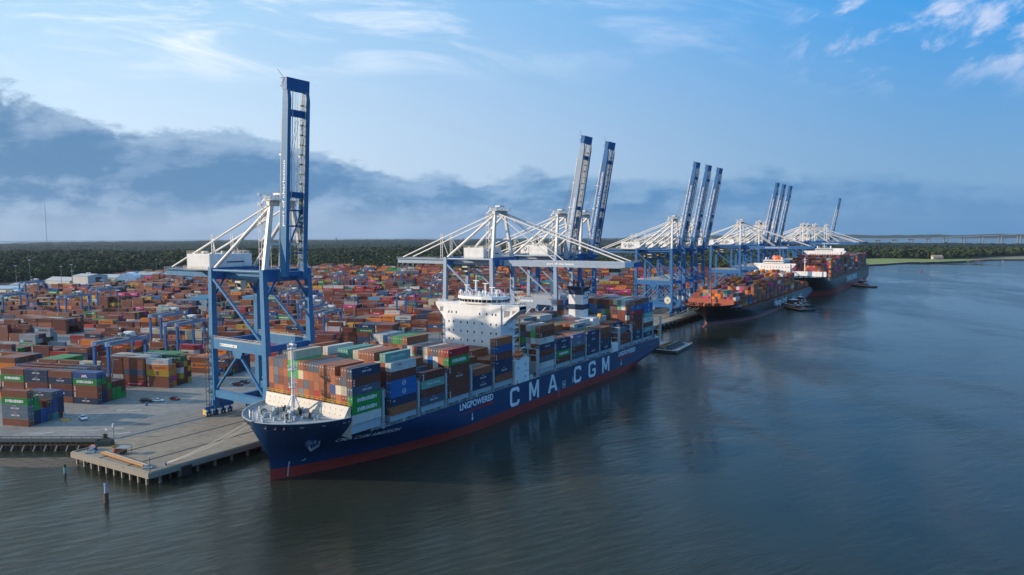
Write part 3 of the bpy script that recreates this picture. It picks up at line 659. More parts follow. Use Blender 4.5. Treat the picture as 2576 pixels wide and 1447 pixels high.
for row, z in enumerate((41.6, 37.4, 33.6, 29.8, 25.6)):
    for x in ((-13.6, -11.9, -9.5, 3.2, 6.9, 9.8, 11.6), (-13.6, -11, -7, -3.4, .2, 4.4, 9, 11.8), (-13.6, -11, -7, -3.4, .2, 4.4, 9, 11.8), (-13.6, -11, -7, -3.4, .2, 4.4, 9, 11.8), (.2,))[row]:
        w = MB(); w.box(x - .27, x + .27, y0 - .03, y0 + .02, z - .45, z + .45, 0); w.box(x - .36, x + .36, y0 - .015, y0 + .01, z - .54, z + .54, 1); w.build('window', [M['glass'], M['ship_grey']], ship)
for x, z in ((14.12, 41.6), (14.12, 37.4)):
    w = MB(); w.box(x - .01, x + .03, y0 + 3, y0 + 3.6, z - .45, z + .45); w.build('window', M['glass'], ship)
# wheelhouse: faceted front with raked windows
wb = [(-9.6, y0 + 2.4), (-7.2, y0 + .2), (-4, y0 - .9), (5, y0 - .9), (9.2, y0 + .2), (12.2, y0 + 3.4), (12.2, y0 + 9), (-9.6, y0 + 9)]
def ring(g): cx, cy = .7, y0 + 4; return [(cx + (x - cx) * g, cy + (y - cy) * g) for x, y in wb]
b = MB(); lv = [(45.7, .97), (46.5, .98), (46.5, 1.0), (47.8, 1.05), (47.8, 1.07), (49.0, 1.05)]; n = 8
V = [(x, y, z) for z, g in lv for x, y in ring(g)]
F = [(k * n + i, k * n + (i + 1) % n, (k + 1) * n + (i + 1) % n, (k + 1) * n + i) for k in range(5) for i in range(n)] + [tuple(range(5 * n, 6 * n))]
b.add(V, F, 0); wh = b.build('wheelhouse', M['white_paint'], ship)
b = MB(); lo, hi = ring(1.008), ring(1.056)
for i in range(n):
    p0, p1, q0, q1 = Vector(lo[i] + (46.58,)), Vector(lo[(i + 1) % n] + (46.58,)), Vector(hi[i] + (47.72,)), Vector(hi[(i + 1) % n] + (47.72,)); k = max(1, round((p1 - p0).length / 1.9))
    for j in range(k):
        t0, t1 = (j + .08) / k, (j + .92) / k; b.add([p0.lerp(p1, t0), p0.lerp(p1, t1), q0.lerp(q1, t1), q0.lerp(q1, t0)], [(0, 1, 2, 3)])
b.build('window', M['glass'], wh)
b = MB(); b.text('CMA CGM AMBITION', (9.75, y0 + .22, 48.1), (3.0, 3.2, 0), (0, 0, 1), 3.6, .6); b.build('name_board', M['navy'], wh)
b = MB(); r0 = ring(1.04); b.rail([(x, y, 49.0) for x, y in r0 + r0[:1]], 1.1, .05, 1.6)
b.rail([(14.3, y0 + .5, 45.7), (23, y0 + .5, 45.7), (23, y0 + 5.5, 45.7)], 1.1, .05, 1.4); b.rail([(-12, y0 + .5, 45.7), (-21, y0 + .5, 45.7), (-21, y0 + 5.5, 45.7)], 1.1, .05, 1.4)
b.build('handrail', M['white_paint'], wh)
b = MB()
for x, h, w_ in ((-6.5, 4.2, .3), (-1.5, 6.2, .5), (3.5, 5.2, .4), (7.0, 3.6, .3), (9.6, 2.6, .4)):
    b.tube((x, y0 + 4, 49), (x, y0 + 4, 49 + h), w_, 8, 0); b.box(x - 1.5, x + 1.5, y0 + 3.8, y0 + 4.2, 49 + h, 49 + h + .3, 0)
b.tube((-1.5, y0 + 4, 49), (-1.5, y0 + 4, 58), .16, 6)
for x, y, r in ((-9, 3, .8), (-4.2, 6, .9), (5.2, 2, .6), (10, 6, .7), (1.2, 5.4, .5)): b.rev([(r * .5, 49), (r * .6, 49.6), (r, 50.2), (r, 50.6), (r * .6, 51.2), (.05, 51.4)], (x, y0 + y, 0), 10, 0)
for k in range(16): x = -8.4 + k * 1.2; b.box(x, x + .4, y0 + 2 + (k % 4), y0 + 2.5 + (k % 4), 49, 50 + (k % 3) * .6, 0 if k % 5 else 1)
b.build('radar_mast', [M['white_paint'], M['red_paint']], ship)
b = MB()
for k in range(7):
    z = 14 + k * 3.6; b.box(14.2, 17.0, y0 + 5.9, y1 - .2, z, z + .15, 0); b.rail([(17, y0 + 6, z + .15), (17, y1 - .3, z + .15)], 1.0, .05, 1.1, 0); b.beam((14.8, y0 + 6.2, z), (16.6, y1 - .6, z + 3.6), .6, .1, 0)
b.tube((17.2, y1 - 1, 16), (17.2, y1 - 1, 40), .28, 8, 1); b.tube((18.6, y0 + 6, 45.7), (18.6, y0 + 6, 51), .25, 8, 1)
for z in (46, 48.2, 50.4): b.rail([(17.4, y0 + 5, z), (20.6, y0 + 5, z), (20.6, y0 + 8, z), (17.4, y0 + 8, z), (17.4, y0 + 5, z)], 1.0, .05, 1.2, 0)
for x, y in ((17.4, 5), (20.6, 5), (20.6, 8), (17.4, 8)): b.beam((x, y0 + y, 45.6), (x, y0 + y, 51.5), .1, .1, 0)
b.build('stair_platform', [M['white_paint'], M['yellow_paint']], ship)
for (ya, yb, z, nw) in ((234.7, 245.4, 22.9, 4), (327.2, 334.3, 17.3, 0)):
    b = MB(); b.box(14.4, 20.86, ya - SY, yb - SY, 12.9, z)
    st = b.build('side_tower', M['white_paint'], ship)
    for k in range(nw):
        yy = ya - SY + (2.1, 7.6, 7.6, 1.2)[k]; zz = (19.6, 20.6, 15.2, 14.0)[k]; w = MB(); w.box(20.84, 20.89, yy, yy + .45, zz - (.5 if k < 3 else 1.1), zz + .5); w.build('window' if k < 3 else 'door', M['dark_steel'], st)
    if nw: w = MB(); w.text('NO SMOKING', (20.9, ya - SY + 6.6, 17.3), (0, 1, 0), (0, 0, 1), 3.4, .5, 0); w.build('sign', M['navy'], st)
b = MB()
for k in range(26): x = 15 + rnd.random() * 5; y = 110.6 + rnd.random() * 9.5; b.box(x, x + rnd.uniform(.3, 1), y, y + rnd.uniform(.3, 1), 22.9, 22.9 + rnd.uniform(.5, 1.8), k % 2)
b.rail([(20.7, 110.4, 22.9), (20.7, 120.7, 22.9)], 1.1, .05, 1.2); b.rail([(20.6, 203.2, 17.3), (20.6, 209.6, 17.3)], 1.1, .05, 1.2)
for y in (112, 118): b.beam((17.5, y, 22.9), (18.2, y, 26.5), .4, .5, 0); b.beam((18.2, y, 26.5), (20.6, y, 27.8), .35, .4, 0)
b.box(15.6, 19.2, 203.4, 205, 17.3, 19.5, 0)
b.build('davit', [M['white_paint'], M['grey_steel']], ship)
lb = thing('lifeboat', 'orange enclosed lifeboat hanging above the white side tower of the blue ship', 'lifeboat', (SX + 19.8, 238.8, 24.6))
b = MB(); pr = []
for i in range(13):
    t = i / 12; y = -3.3 + 6.6 * t; k = max(.05, (1 - abs(2 * t - 1) ** 2.6) ** .55); pr.append((1.45 * k, y))
b.rev([(r, y) for r, y in pr], (0, 0, .2), 12, 0, 'y'); b.box(-.8, .8, -1.6, 2.4, 1.2, 1.9); o = b.build('hull', M['orange_boat'], lb, smooth=True)
b = MB(); b.box(-.82, .82, -1.2, 2.0, 1.45, 1.7); b.box(-1.47, 1.47, -2, 2, .0, .1); b.build('window', M['dark_steel'], lb)
# funnel with navy cap and bands
fn = MB(); fy = 330 - SY; 
fn.box(-10.9, 8.3, fy - 1, fy + 6.5, 12.9, 30.1, 0)
for z0, z1, m in ((30.1, 34.2, 0), (34.2, 37.1, 1), (37.1, 42.3, 0)): fn.box(-7.1, 1.4, fy, fy + 6.5, z0, z1, m)
g = 1.25; V = [(-7.1, fy, 42.3), (1.4, fy, 42.3), (1.4, fy + 6.5, 42.3), (-7.1, fy + 6.5, 42.3), (-7.2, fy - .1, 45.0), (1.6, fy - .1, 45.0), (1.6, fy + 6.6, 45.0), (-7.2, fy + 6.6, 45.0), (-8.6, fy - .8, 46.7), (3.6, fy - .8, 46.7), (3.6, fy + 7.4, 46.7), (-8.6, fy + 7.4, 46.7)]
fn.add(V, [(i + k, (i + 1) % 4 + k, (i + 1) % 4 + 4 + k, i + 4 + k) for k in (0, 4) for i in range(4)] + [(8, 9, 10, 11)], 1)
fn.prism([(fy + .3, 37.0), (fy + 4.2, 37.0), (fy + 6.3, 39.0), (fy + 6.3, 44.4), (fy + 3.4, 44.4), (fy + .3, 41.5)], 'x', 1.38, 1.52, 0)
fn.text('CMA CGM', (1.55, fy + .7, 40.2), (0, 1, 0), (0, 0, 1), 5.4, .95, 1, .02)
arc = [(1.55, fy + 3.4 + 1.9 * math.cos(R(t)), 41.4 + 1.3 * math.sin(R(t))) for t in (30, 60, 90, 120, 150)]
for p, q in zip(arc[:-1], arc[1:]): fn.beam(p, q, .05, .22, 2)
fun = fn.build('funnel', [M['white_paint'], M['navy'], M['swoosh_red']], ship)
for x, y, h in ((-5, 2, 3.6), (-3.6, 3.4, 2.6), (-2, 2.2, 3.0), (-.4, 3.6, 3.8), (.8, 2.2, 2.4)):
    b = MB(); b.tube((x, fy + y, 46), (x, fy + y, 46.7 + h), .42, 10); b.build('exhaust_pipe', M['dark_steel'], fun)
b = MB(); b.rail([(-10.8, fy - .9, 30.1), (-7.4, fy - .9, 30.1)], 1.1, .05, 1.2); b.tube((10.4, fy + 3, 23.9), (10.4, fy + 3, 31), .3, 8, 1); b.box(9.4, 11.4, fy + 2, fy + 4, 30.9, 32.4, 1); b.box(8.3, 12.5, fy + 1, fy + 6, 12.9, 24, 0)
b.build('engine_casing', [M['white_paint'], M['yellow_paint']], ship)
b = MB()
for x in (20.2, 14, -14, -20.2): b.box(x - .5, x + .5, 270.4, 271.3, 12.9, 25.2)
for z in (17, 21, 24.9): b.box(-20.4, 20.4, 270.5, 271.2, z, z + .3)
b.build('stern_frame', M['ship_grey'], ship)
# mooring lines from the bow down to the wharf
def mooring(p, q, sag, label):
    p, q = Vector(p), Vector(q); b = MB(); L = [p.lerp(q, i / 12) - Vector((0, 0, sag * 4 * (i / 12) * (1 - i / 12))) for i in range(13)]; b.path(L, .085, 6)
    tag(b.build('mooring_line', M['rope']), label, 'mooring line', 'mooring lines from the bow of the blue ship')
for p, q, l in (((-178.2, 124.6, 18.2), (-206.6, 113.4, 4.5), 'outermost pale mooring rope from bow of blue ship, on the river side'), ((-179.6, 124.9, 18.2), (-206.9, 113.8, 4.5), 'second mooring rope from the river at the bow of blue ship'),
                ((-182.4, 126.1, 18.2), (-207.0, 114.0, 4.5), 'inner mooring rope low in front of the bow, leading over the wharf deck'), ((-183.6, 126.8, 18.2), (-207.2, 114.3, 4.5), 'innermost pale mooring rope from the bow of blue ship over wharf deck')):
    mooring(p, q, .9, l)
# ---- the two ships further along the wharf
def far_ship(label, cx, ybow, hull, mats, words, super_y, sup, fun, bw, bulb, lash_m, grey=None, mast=None, wm=None):
    root = thing('container_ship', label, 'container ship', (cx, ybow, 0)); B = hull.B
    b = MB(); hull.mesh(b, 0, 1, 60, grey, 3)
    for st, a, c, z0, z1, bold in words: hull.letters(b, st, a - ybow, c - ybow, z0, z1, 2, bold=bold)
    b.build('hull', mats, root, smooth=True)
    if bulb:
        b = MB(); b.rev([(.05, -bulb), (1.3, -bulb * .8), (2.2, -bulb * .3), (2.6, 3), (2.4, 12)], (0, hull.stem, -.9), 12, 0, 'y'); b.build('bulbous_bow', mats[1], root, smooth=True)
    b = MB(); zf = hull.zf - 1.4
    P = hull.deck(zf, hull.y0(hull.zf) + 1, hull.yf + 1); b.add(P, [tuple(range(len(P)))]); P = hull.deck(hull.zd, hull.yf, hull.L - .2, .02, 50); P = [(x, y, hull.zd - .1) for x, y, z in P]; b.add(P, [tuple(range(len(P)))])
    b.box(-B * .47, B * .47, hull.yf, hull.yf + .3, hull.zd - .1, zf); b.build('deck', lash_m, root)
    yb, z0, z1, m = bw; b = MB(); b.box(-B / 2 * .88, B / 2 * .86, yb - ybow, yb - ybow + .5, z0, z1)
    for k in range(9): x = (-.8 + k * .2) * B / 2; b.beam((x, yb - ybow + .6, z0), (x, yb - ybow + 2, z0), .3, z1 - z0)
    b.build('breakwater', m, root)
    for k in range(4): winch('mooring_winch', root, (-8, -2, 4, 9)[k], 14 + (k % 2) * 4, zf, R(20 * k), 1.4, wm)
    fy = super_y - ybow; x0, x1, zt, d = sup
    b = MB(); b.box(x0, x1, fy, fy + d, hull.zd - .1, zt); b.box(-B / 2 - .2, B / 2 + .2, fy + .5, fy + 5, zt - 1.2, zt + .4)
    for sg, xe in ((1, x1), (-1, x0)): b.prism([(xe, zt - 6), (sg * (B / 2), zt - 1.2), (xe, zt - 1.2)], 'y', fy + 1, fy + 4)
    w = b.build('deckhouse', M['white_paint'], root)
    b = MB(); b.box(-11.5, 9.5, fy - .6, fy + 7, zt + .4, zt + 3.6); wh = b.build('wheelhouse', M['white_paint'], root)
    b = MB()
    for k in range(13): b.box(-11.2 + k * 1.6, -10 + k * 1.6, fy - .66, fy - .55, zt + 1.8, zt + 3.0)
    b.build('window', M['glass'], wh)
    b = MB()
    for x in np.arange(x0 + 2, x1 - 1, 3.1):
        for z in (zt - 4, zt - 8): b.box(x, x + .7, fy - .05, fy, z, z + .9)
    b.build('window', M['glass'], w)
    b = MB(); b.rail([(-11, fy, zt + 3.6), (9, fy, zt + 3.6)], 1.2, .08, 2); b.tube((-1, fy + 3, zt + 3), (-1, fy + 3, zt + 9.5), .35, 6); b.box(-3.5, 1.5, fy + 2.8, fy + 3.2, zt + 6.5, zt + 6.9); b.tube((-7, fy + 3, zt + 3), (-7, fy + 3, zt + 7), .2, 6); b.rev([(.3, zt + 3.6), (.9, zt + 5), (1.1, zt + 6), (.5, zt + 7)], (-9.5, fy + 4, 0), 8); b.rev([(.3, zt + 3.6), (.9, zt + 5), (1.1, zt + 6), (.5, zt + 7)], (7, fy + 4, 0), 8)
    b.build('radar_mast', M['white_paint'], wh)
    y, x0, x1, z0, z1, m = fun; b = MB(); b.box(x0, x1, y - ybow, y - ybow + 7, z0, z1); b.build('funnel', m, root)
    for y in range(int(hull.yf) + 18, int(hull.L) - 12, 15):
        b = MB()
        for x in (B / 2 - .6, 0, -B / 2 + .6): b.box(x - .4, x + .4, y - .4, y + .4, hull.zd - .1, hull.zd + 8)
        b.box(-B / 2 + .3, B / 2 - .3, y - .4, y + .4, hull.zd + 2.2, hull.zd + 2.8); b.box(-B / 2 + .3, B / 2 - .3, y - .4, y + .4, hull.zd + 7.3, hull.zd + 8)
        b.build('lashing_bridge', lash_m, root)
    b = MB()
    for k in range(int((hull.L - 50) / 4)): y = hull.yf + 12 + k * 4; b.box(B / 2 - 1.1, B / 2 - .5, y, y + .6, hull.zd - .1, hull.zd + 2.2)
    b.box(-B / 2 + 2, B / 2 - 2, hull.yf + 8, hull.L - 8, hull.zd - .1, hull.zd + 1.7)
    b.build('hatch_coaming', lash_m, root)
    if mast:
        my, mz, m = mast; b = MB(); b.tube((.5, my - ybow, zf), (.5, my - ybow, mz), .7, 8, 0, .4); b.box(-1.6, 2.6, my - ybow - .3, my - ybow + .3, mz - 5, mz - 4.6); b.box(-2.2, 3.2, my - ybow - .3, my - ybow + .3, mz - 2, mz - 1.7); b.build('foremast', m, root)
    return root
H2 = Hull(357, 43, 13.2, 18.6, 38, 10, 24, 7, 3.2, Lw=95, Ld=32)
far_ship('black container ship with rust red foredeck moored behind the dark blue ship', -179.3, 527.5, H2, [M['hull_black'], M['hull_pink'], M['letter_white'], M['hull_grey']],
         [('Hapag-Lloyd', 688, 740, 3.6, 12.0, .03), ('SHANGHAI EXPRESS', 553, 575, 15.6, 16.6, .02)], 776, (-15.5, 16.5, 42.5, 12), (782, -3.5, 5.5, 42, 51, M['orange_boat']), (563, 16.8, 21.6, M['rust_red']), 10, M['rust_red'], grey=236, mast=(560, 36, M['rust_red']), wm=[M['rust_red'], M['pipe_rust'], M['dark_steel']])
H3 = Hull(437, 52, 18.0, 24.5, 40, 14, 24, 8, 6.5, Lw=110, Ld=26)
far_ship('black container ship with red underbody farthest along the wharf, stacked with red containers', -168.5, 836, H3, [M['hull_black'], M['hull_red'], M['letter_white']],
         [('YANG MING', 1026, 1124, 9.6, 17.2, .03)], 1010, (-20, 20, 51, 14), (1030, 6, 21, 40, 54.5, M['white_paint']), (893, 23, 29, M['white_paint']), 14, M['grey_steel'], mast=(880, 46, M['white_paint']))
# yellowish mooring lines of the black ship
for p, q, l in (((-181, 529, 17), (-207, 489, 4.4), 'tarry mooring rope from the bow of the black ship, longest to the wharf'), ((-178, 530, 17), (-206, 482, 4.4), 'mooring rope from the bow of the black ship, on the river side'), ((-186, 533, 17), (-207, 500, 4.4), 'mooring rope from the bow of the black ship, on the wharf side')):
    b = MB(); p, q = Vector(p), Vector(q); b.path([p.lerp(q, i / 8) - Vector((0, 0, 4.5 * (i / 8) * (1 - i / 8))) for i in range(9)], .11, 5); tag(b.build('mooring_line', M['rope']), l, 'mooring line')

# ---- tugs
def tug(label, bow, stern, L, house_m, deck_m):
    d = Vector((stern[0] - bow[0], stern[1] - bow[1])).normalized(); rz = math.atan2(d.y, d.x)
    t = thing('tugboat', label, 'tugboat', (bow[0], bow[1], 0), rz, 'tugs waiting beside the moored ships'); Bm = L * .165
    b = MB(); st = [(0, .35, 3.2), (.06, .62, 2.9), (.16, .88, 2.4), (.35, 1, 1.9), (.7, 1, 1.7), (.93, .92, 1.8), (1, .8, 1.9)]; V = []
    for u, w, h in st:
        x = u * L
        for k, z, g in ((1, h, 1), (1, h - .35, 1.04), (1, -.6, .82)): V += [(x, Bm * w * g, z), (x, -Bm * w * g, z)]
    n = len(st); F = []; mi = []
    for i in range(n - 1):
        for j in (0, 2):
            for s_ in (0, 1): q = [i * 6 + j + s_, i * 6 + j + 2 + s_, i * 6 + 8 + j + s_, i * 6 + 6 + j + s_]; F.append(q if s_ else q[::-1]); mi.append(0 if j else 1)
    b.v += V; b.f += [tuple(q) for q in F]; b.m += mi
    b.add([V[0], V[1], V[5], V[4]], [(0, 1, 2, 3)]); o = (n - 1) * 6; b.add([V[o], V[o + 1], V[o + 5], V[o + 4]], [(3, 2, 1, 0)])
    b.build('hull', [M['hull_black'], M['barrier_yellow']], t)
    b = MB(); P = [(u * L, Bm * w * .97, h - .4) for u, w, h in st]; b.add(P + [(x, -y, z) for x, y, z in reversed(P)], [tuple(range(2 * n))]); b.build('deck', deck_m, t)
    b = MB(); b.prism([(L * .17, -Bm * .62), (L * .24, -Bm * .74), (L * .60, -Bm * .62), (L * .60, Bm * .62), (L * .24, Bm * .74), (L * .17, Bm * .62)], 'z', 1.4, 4.0, 0); b.prism([(L * .26, -Bm * .5), (L * .50, -Bm * .5), (L * .50, Bm * .5), (L * .26, Bm * .5)], 'z', 4.25, 6.4, 0)
    b.prism([(L * .165, -Bm * .66), (L * .235, -Bm * .78), (L * .61, -Bm * .66), (L * .61, Bm * .66), (L * .235, Bm * .78), (L * .165, Bm * .66)], 'z', 4.0, 4.26, 1); b.prism([(L * .25, -Bm * .78), (L * .60, -Bm * .70), (L * .60, -Bm * .60), (L * .25, -Bm * .60)], 'z', 2.5, 2.9, 1); b.prism([(L * .25, Bm * .78), (L * .60, Bm * .70), (L * .60, Bm * .60), (L * .25, Bm * .60)], 'z', 2.5, 2.9, 1)
    b.build('deckhouse', [house_m, M['white_paint']], t)
    b = MB(); b.prism([(L * .28, -Bm * .36), (L * .44, -Bm * .42), (L * .44, Bm * .42), (L * .28, Bm * .36)], 'z', 6.4, 8.6, 0); b.prism([(L * .27, -Bm * .48), (L * .455, -Bm * .5), (L * .455, Bm * .5), (L * .27, Bm * .48)], 'z', 8.6, 8.9, 1); wh = b.build('wheelhouse', [house_m, M['white_paint']], t)
    b = MB(); b.prism([(L * .277, -Bm * .372), (L * .442, -Bm * .428), (L * .442, Bm * .428), (L * .277, Bm * .372)], 'z', 7.3, 8.3); b.build('window', M['glass'], wh)
    for sg in (1, -1): b = MB(); b.box(L * .53, L * .59, sg * Bm * .38 - .5, sg * Bm * .38 + .5, 4, 7.2, 0); b.box(L * .525, L * .595, sg * Bm * .38 - .55, sg * Bm * .38 + .55, 5.4, 6.6, 1); b.build('funnel', [M['dark_steel'], M['white_paint']], t)
    b = MB(); b.tube((L * .38, 0, 8.9), (L * .38, 0, 13), .12, 6); b.box(L * .37, L * .39, -1.4, 1.4, 11, 11.2); b.rev([(.4, 8.9), (.5, 9.6), (.1, 10)], (L * .33, 0, 0), 8); b.build('mast', M['white_paint'], t)
    b = MB()
    for k in range(9): x = L * (.07 + k * .1); b.rev([(.25, -.3), (.6, -.3), (.6, .3), (.25, .3)], (x, Bm * (.62 if k == 0 else 1.03), 1.0), 8, 0, 'y'); b.rev([(.25, -.3), (.6, -.3), (.6, .3), (.25, .3)], (x, -Bm * (.62 if k == 0 else 1.03), 1.0), 8, 0, 'y')
    b.build('tyre_fender', M['rubber'], t); winch('towing_winch', t, L * .75, 0, 1.4, R(90), .7)
tug('maroon tugboat with white striped deckhouse pushing on the black ship, larger in view', (-160.8, 745), (-128.3, 705.8), 48, M['tug_maroon'], M['tug_maroon'])
tug('maroon tugboat with green deck floating behind the white striped tug', (-157, 775), (-137.4, 751.1), 31, M['tug_maroon'], M['tug_green'])
tug('small dark tugboat by the side of the farthest ship', (-141.5, 1085), (-127, 1077), 34, M['tug_maroon'], M['grey_steel'])

# ---- barge with pipes, buoy, timber piles
bg = thing('barge', 'flat dark barge with white rim moored behind the stern of blue ship', 'barge', (0, 0, 0))
p = [Vector((-163.1, 413.4, 0)), Vector((-153.5, 413.7, 0)), Vector((-156.0, 449, 0)), Vector((-174.0, 447, 0)), Vector((-181, 414, 0))]
p = [Vector((-182, 413.0, 0)), Vector((-153.5, 413.7, 0)), Vector((-155.9, 448.6, 0)), Vector((-182, 448, 0))]
b = MB(); b.add([(q.x, q.y, -.5) for q in p] + [(q.x, q.y, 1.5) for q in p], [(4, 5, 6, 7), (0, 1, 5, 4), (1, 2, 6, 5), (2, 3, 7, 6), (3, 0, 4, 7)]); b.build('hull', M['dark_steel'], bg)
b = MB()
for i in range(4): a, c = p[i], p[(i + 1) % 4]; b.beam((a.x, a.y, 1.6), (c.x, c.y, 1.6), .7, .25)
for q in p: b.box(q.x - .5, q.x + .5, q.y - .5, q.y + .5, 1.5, 2.2)
b.build('rim', M['cream_paint'], bg)
b = MB(); b.add([(q.x * .99 - 1.7, q.y, 1.53) for q in p], [(0, 1, 2, 3)]); b.build('deck', M['grey_steel'], bg)
for i, (x, y0, y1, r, z, m) in enumerate(((-158.0, 416, 442, .55, 2.1, 'pipe_brown'), (-160.0, 416, 444, .6, 2.2, 'dark_steel'), (-161.8, 416, 446, .6, 2.2, 'grey_steel'), (-163.6, 415.5, 443, .5, 2.1, 'pipe_brown'), (-165.0, 416, 444, .5, 2.1, 'pipe_rust'), (-166.4, 416, 445, .5, 2.1, 'pipe_brown'), (-168.2, 416, 446, .6, 2.2, 'dark_steel'), (-161, 417, 446, .6, 3.3, 'dark_steel'), (-166, 417, 440, .5, 3.1, 'pipe_rust'))):
    b = MB(); b.tube((x, y0, z), (x - .8, y1, z), r, 10)
    tag(b.build('steel_pipe', M[m], smooth=False), ('dark brown', 'black', 'grey', 'brown', 'rust orange', 'brown', 'black', 'black', 'rusty')[i] + ' steel pipe lying ' + ('at the river edge of the barge deck', 'second from the river edge of the barge', 'third from the river edge on the barge', 'fourth from the river edge on the barge', 'fifth from the river edge on the barge', 'sixth from the river edge on the barge', 'farthest from the river edge of the barge', 'on top of the pipes nearest the barge rim', 'on top of the inner pipes on the barge')[i], 'pipe', 'steel pipes stowed on the barge')
b = MB(); b.tube((-176.4, 441, 1.5), (-176.4, 441, 14), .6, 10); tag(b.build('spud_pile', M['pipe_rust']), 'rusty upright spud pile standing on the barge behind the ship stern', 'pile')
b = MB(); b.box(-181, -177.5, 444, 447.5, 1.55, 4.6, 0); b.box(-181.2, -177.3, 443.8, 447.7, 4.6, 4.8, 1); b.box(-180, -178.6, 443.95, 444, 3, 4, 2); tag(b.build('deck_cabin', [M['white_paint'], M['grey_steel'], M['glass']]), 'small white cabin on the barge behind the stern of blue ship', 'cabin')
by = thing('buoy', 'small red channel buoy floating alone in the open water', 'buoy', (-81.8, 1528, 0)); b = MB(); b.rev([(1.4, -.5), (1.6, .6), (1.2, .9)], (0, 0, 0), 12); b.build('float', M['red_paint'], by); b = MB()
for k in range(4): t = k * math.pi / 2; b.beam((math.cos(t), math.sin(t), .8), (.35 * math.cos(t), .35 * math.sin(t), 3.6), .25, .25)
b.rev([(.5, 3.2), (.55, 4), (.1, 4.6)], (0, 0, 0), 8); b.build('tower', M['red_paint'], by)
def dolphin(x, y, label, tall, m0, m1, zt):
    t = thing('mooring_pile', label, 'pile', (x, y, 0)); b = MB(); b.tube((0, 0, -1.5), (0, 0, zt * (.5 if tall else 1)), .62 if tall else .34, 12, 0); b.build('pile', m0, t)
    b = MB()
    if tall: b.rev([(.42, zt * .5), (.42, zt - .25), (.5, zt - .2), (.46, zt)], (0, 0, 0), 12)
    else: b.rev([(.36, .9), (.36, 2.9)], (0, 0, 0), 12)
    sl = b.build('sleeve', m1, t)
    if tall:
        b = MB()
        for k in range(14): a = rnd.random() * 6.28; r = rnd.random() * .5; b.beam((r * math.cos(a), r * math.sin(a), zt), (.75 * math.cos(a + .6), .75 * math.sin(a + .6), zt + .25), .1, .12)
        b.build('nest', M['bark'], t)
dolphin(-201.4, 93.2, 'white and rust mooring pile with a nest on top standing in water', True, M['rust_sheet'], M['ship_grey'], 5.6); dolphin(-234.7, 96.8, 'thin pale green mooring pile standing in water left of the wharf corner', False, M['pile_wet'], M['teal_pile'], 3.9)
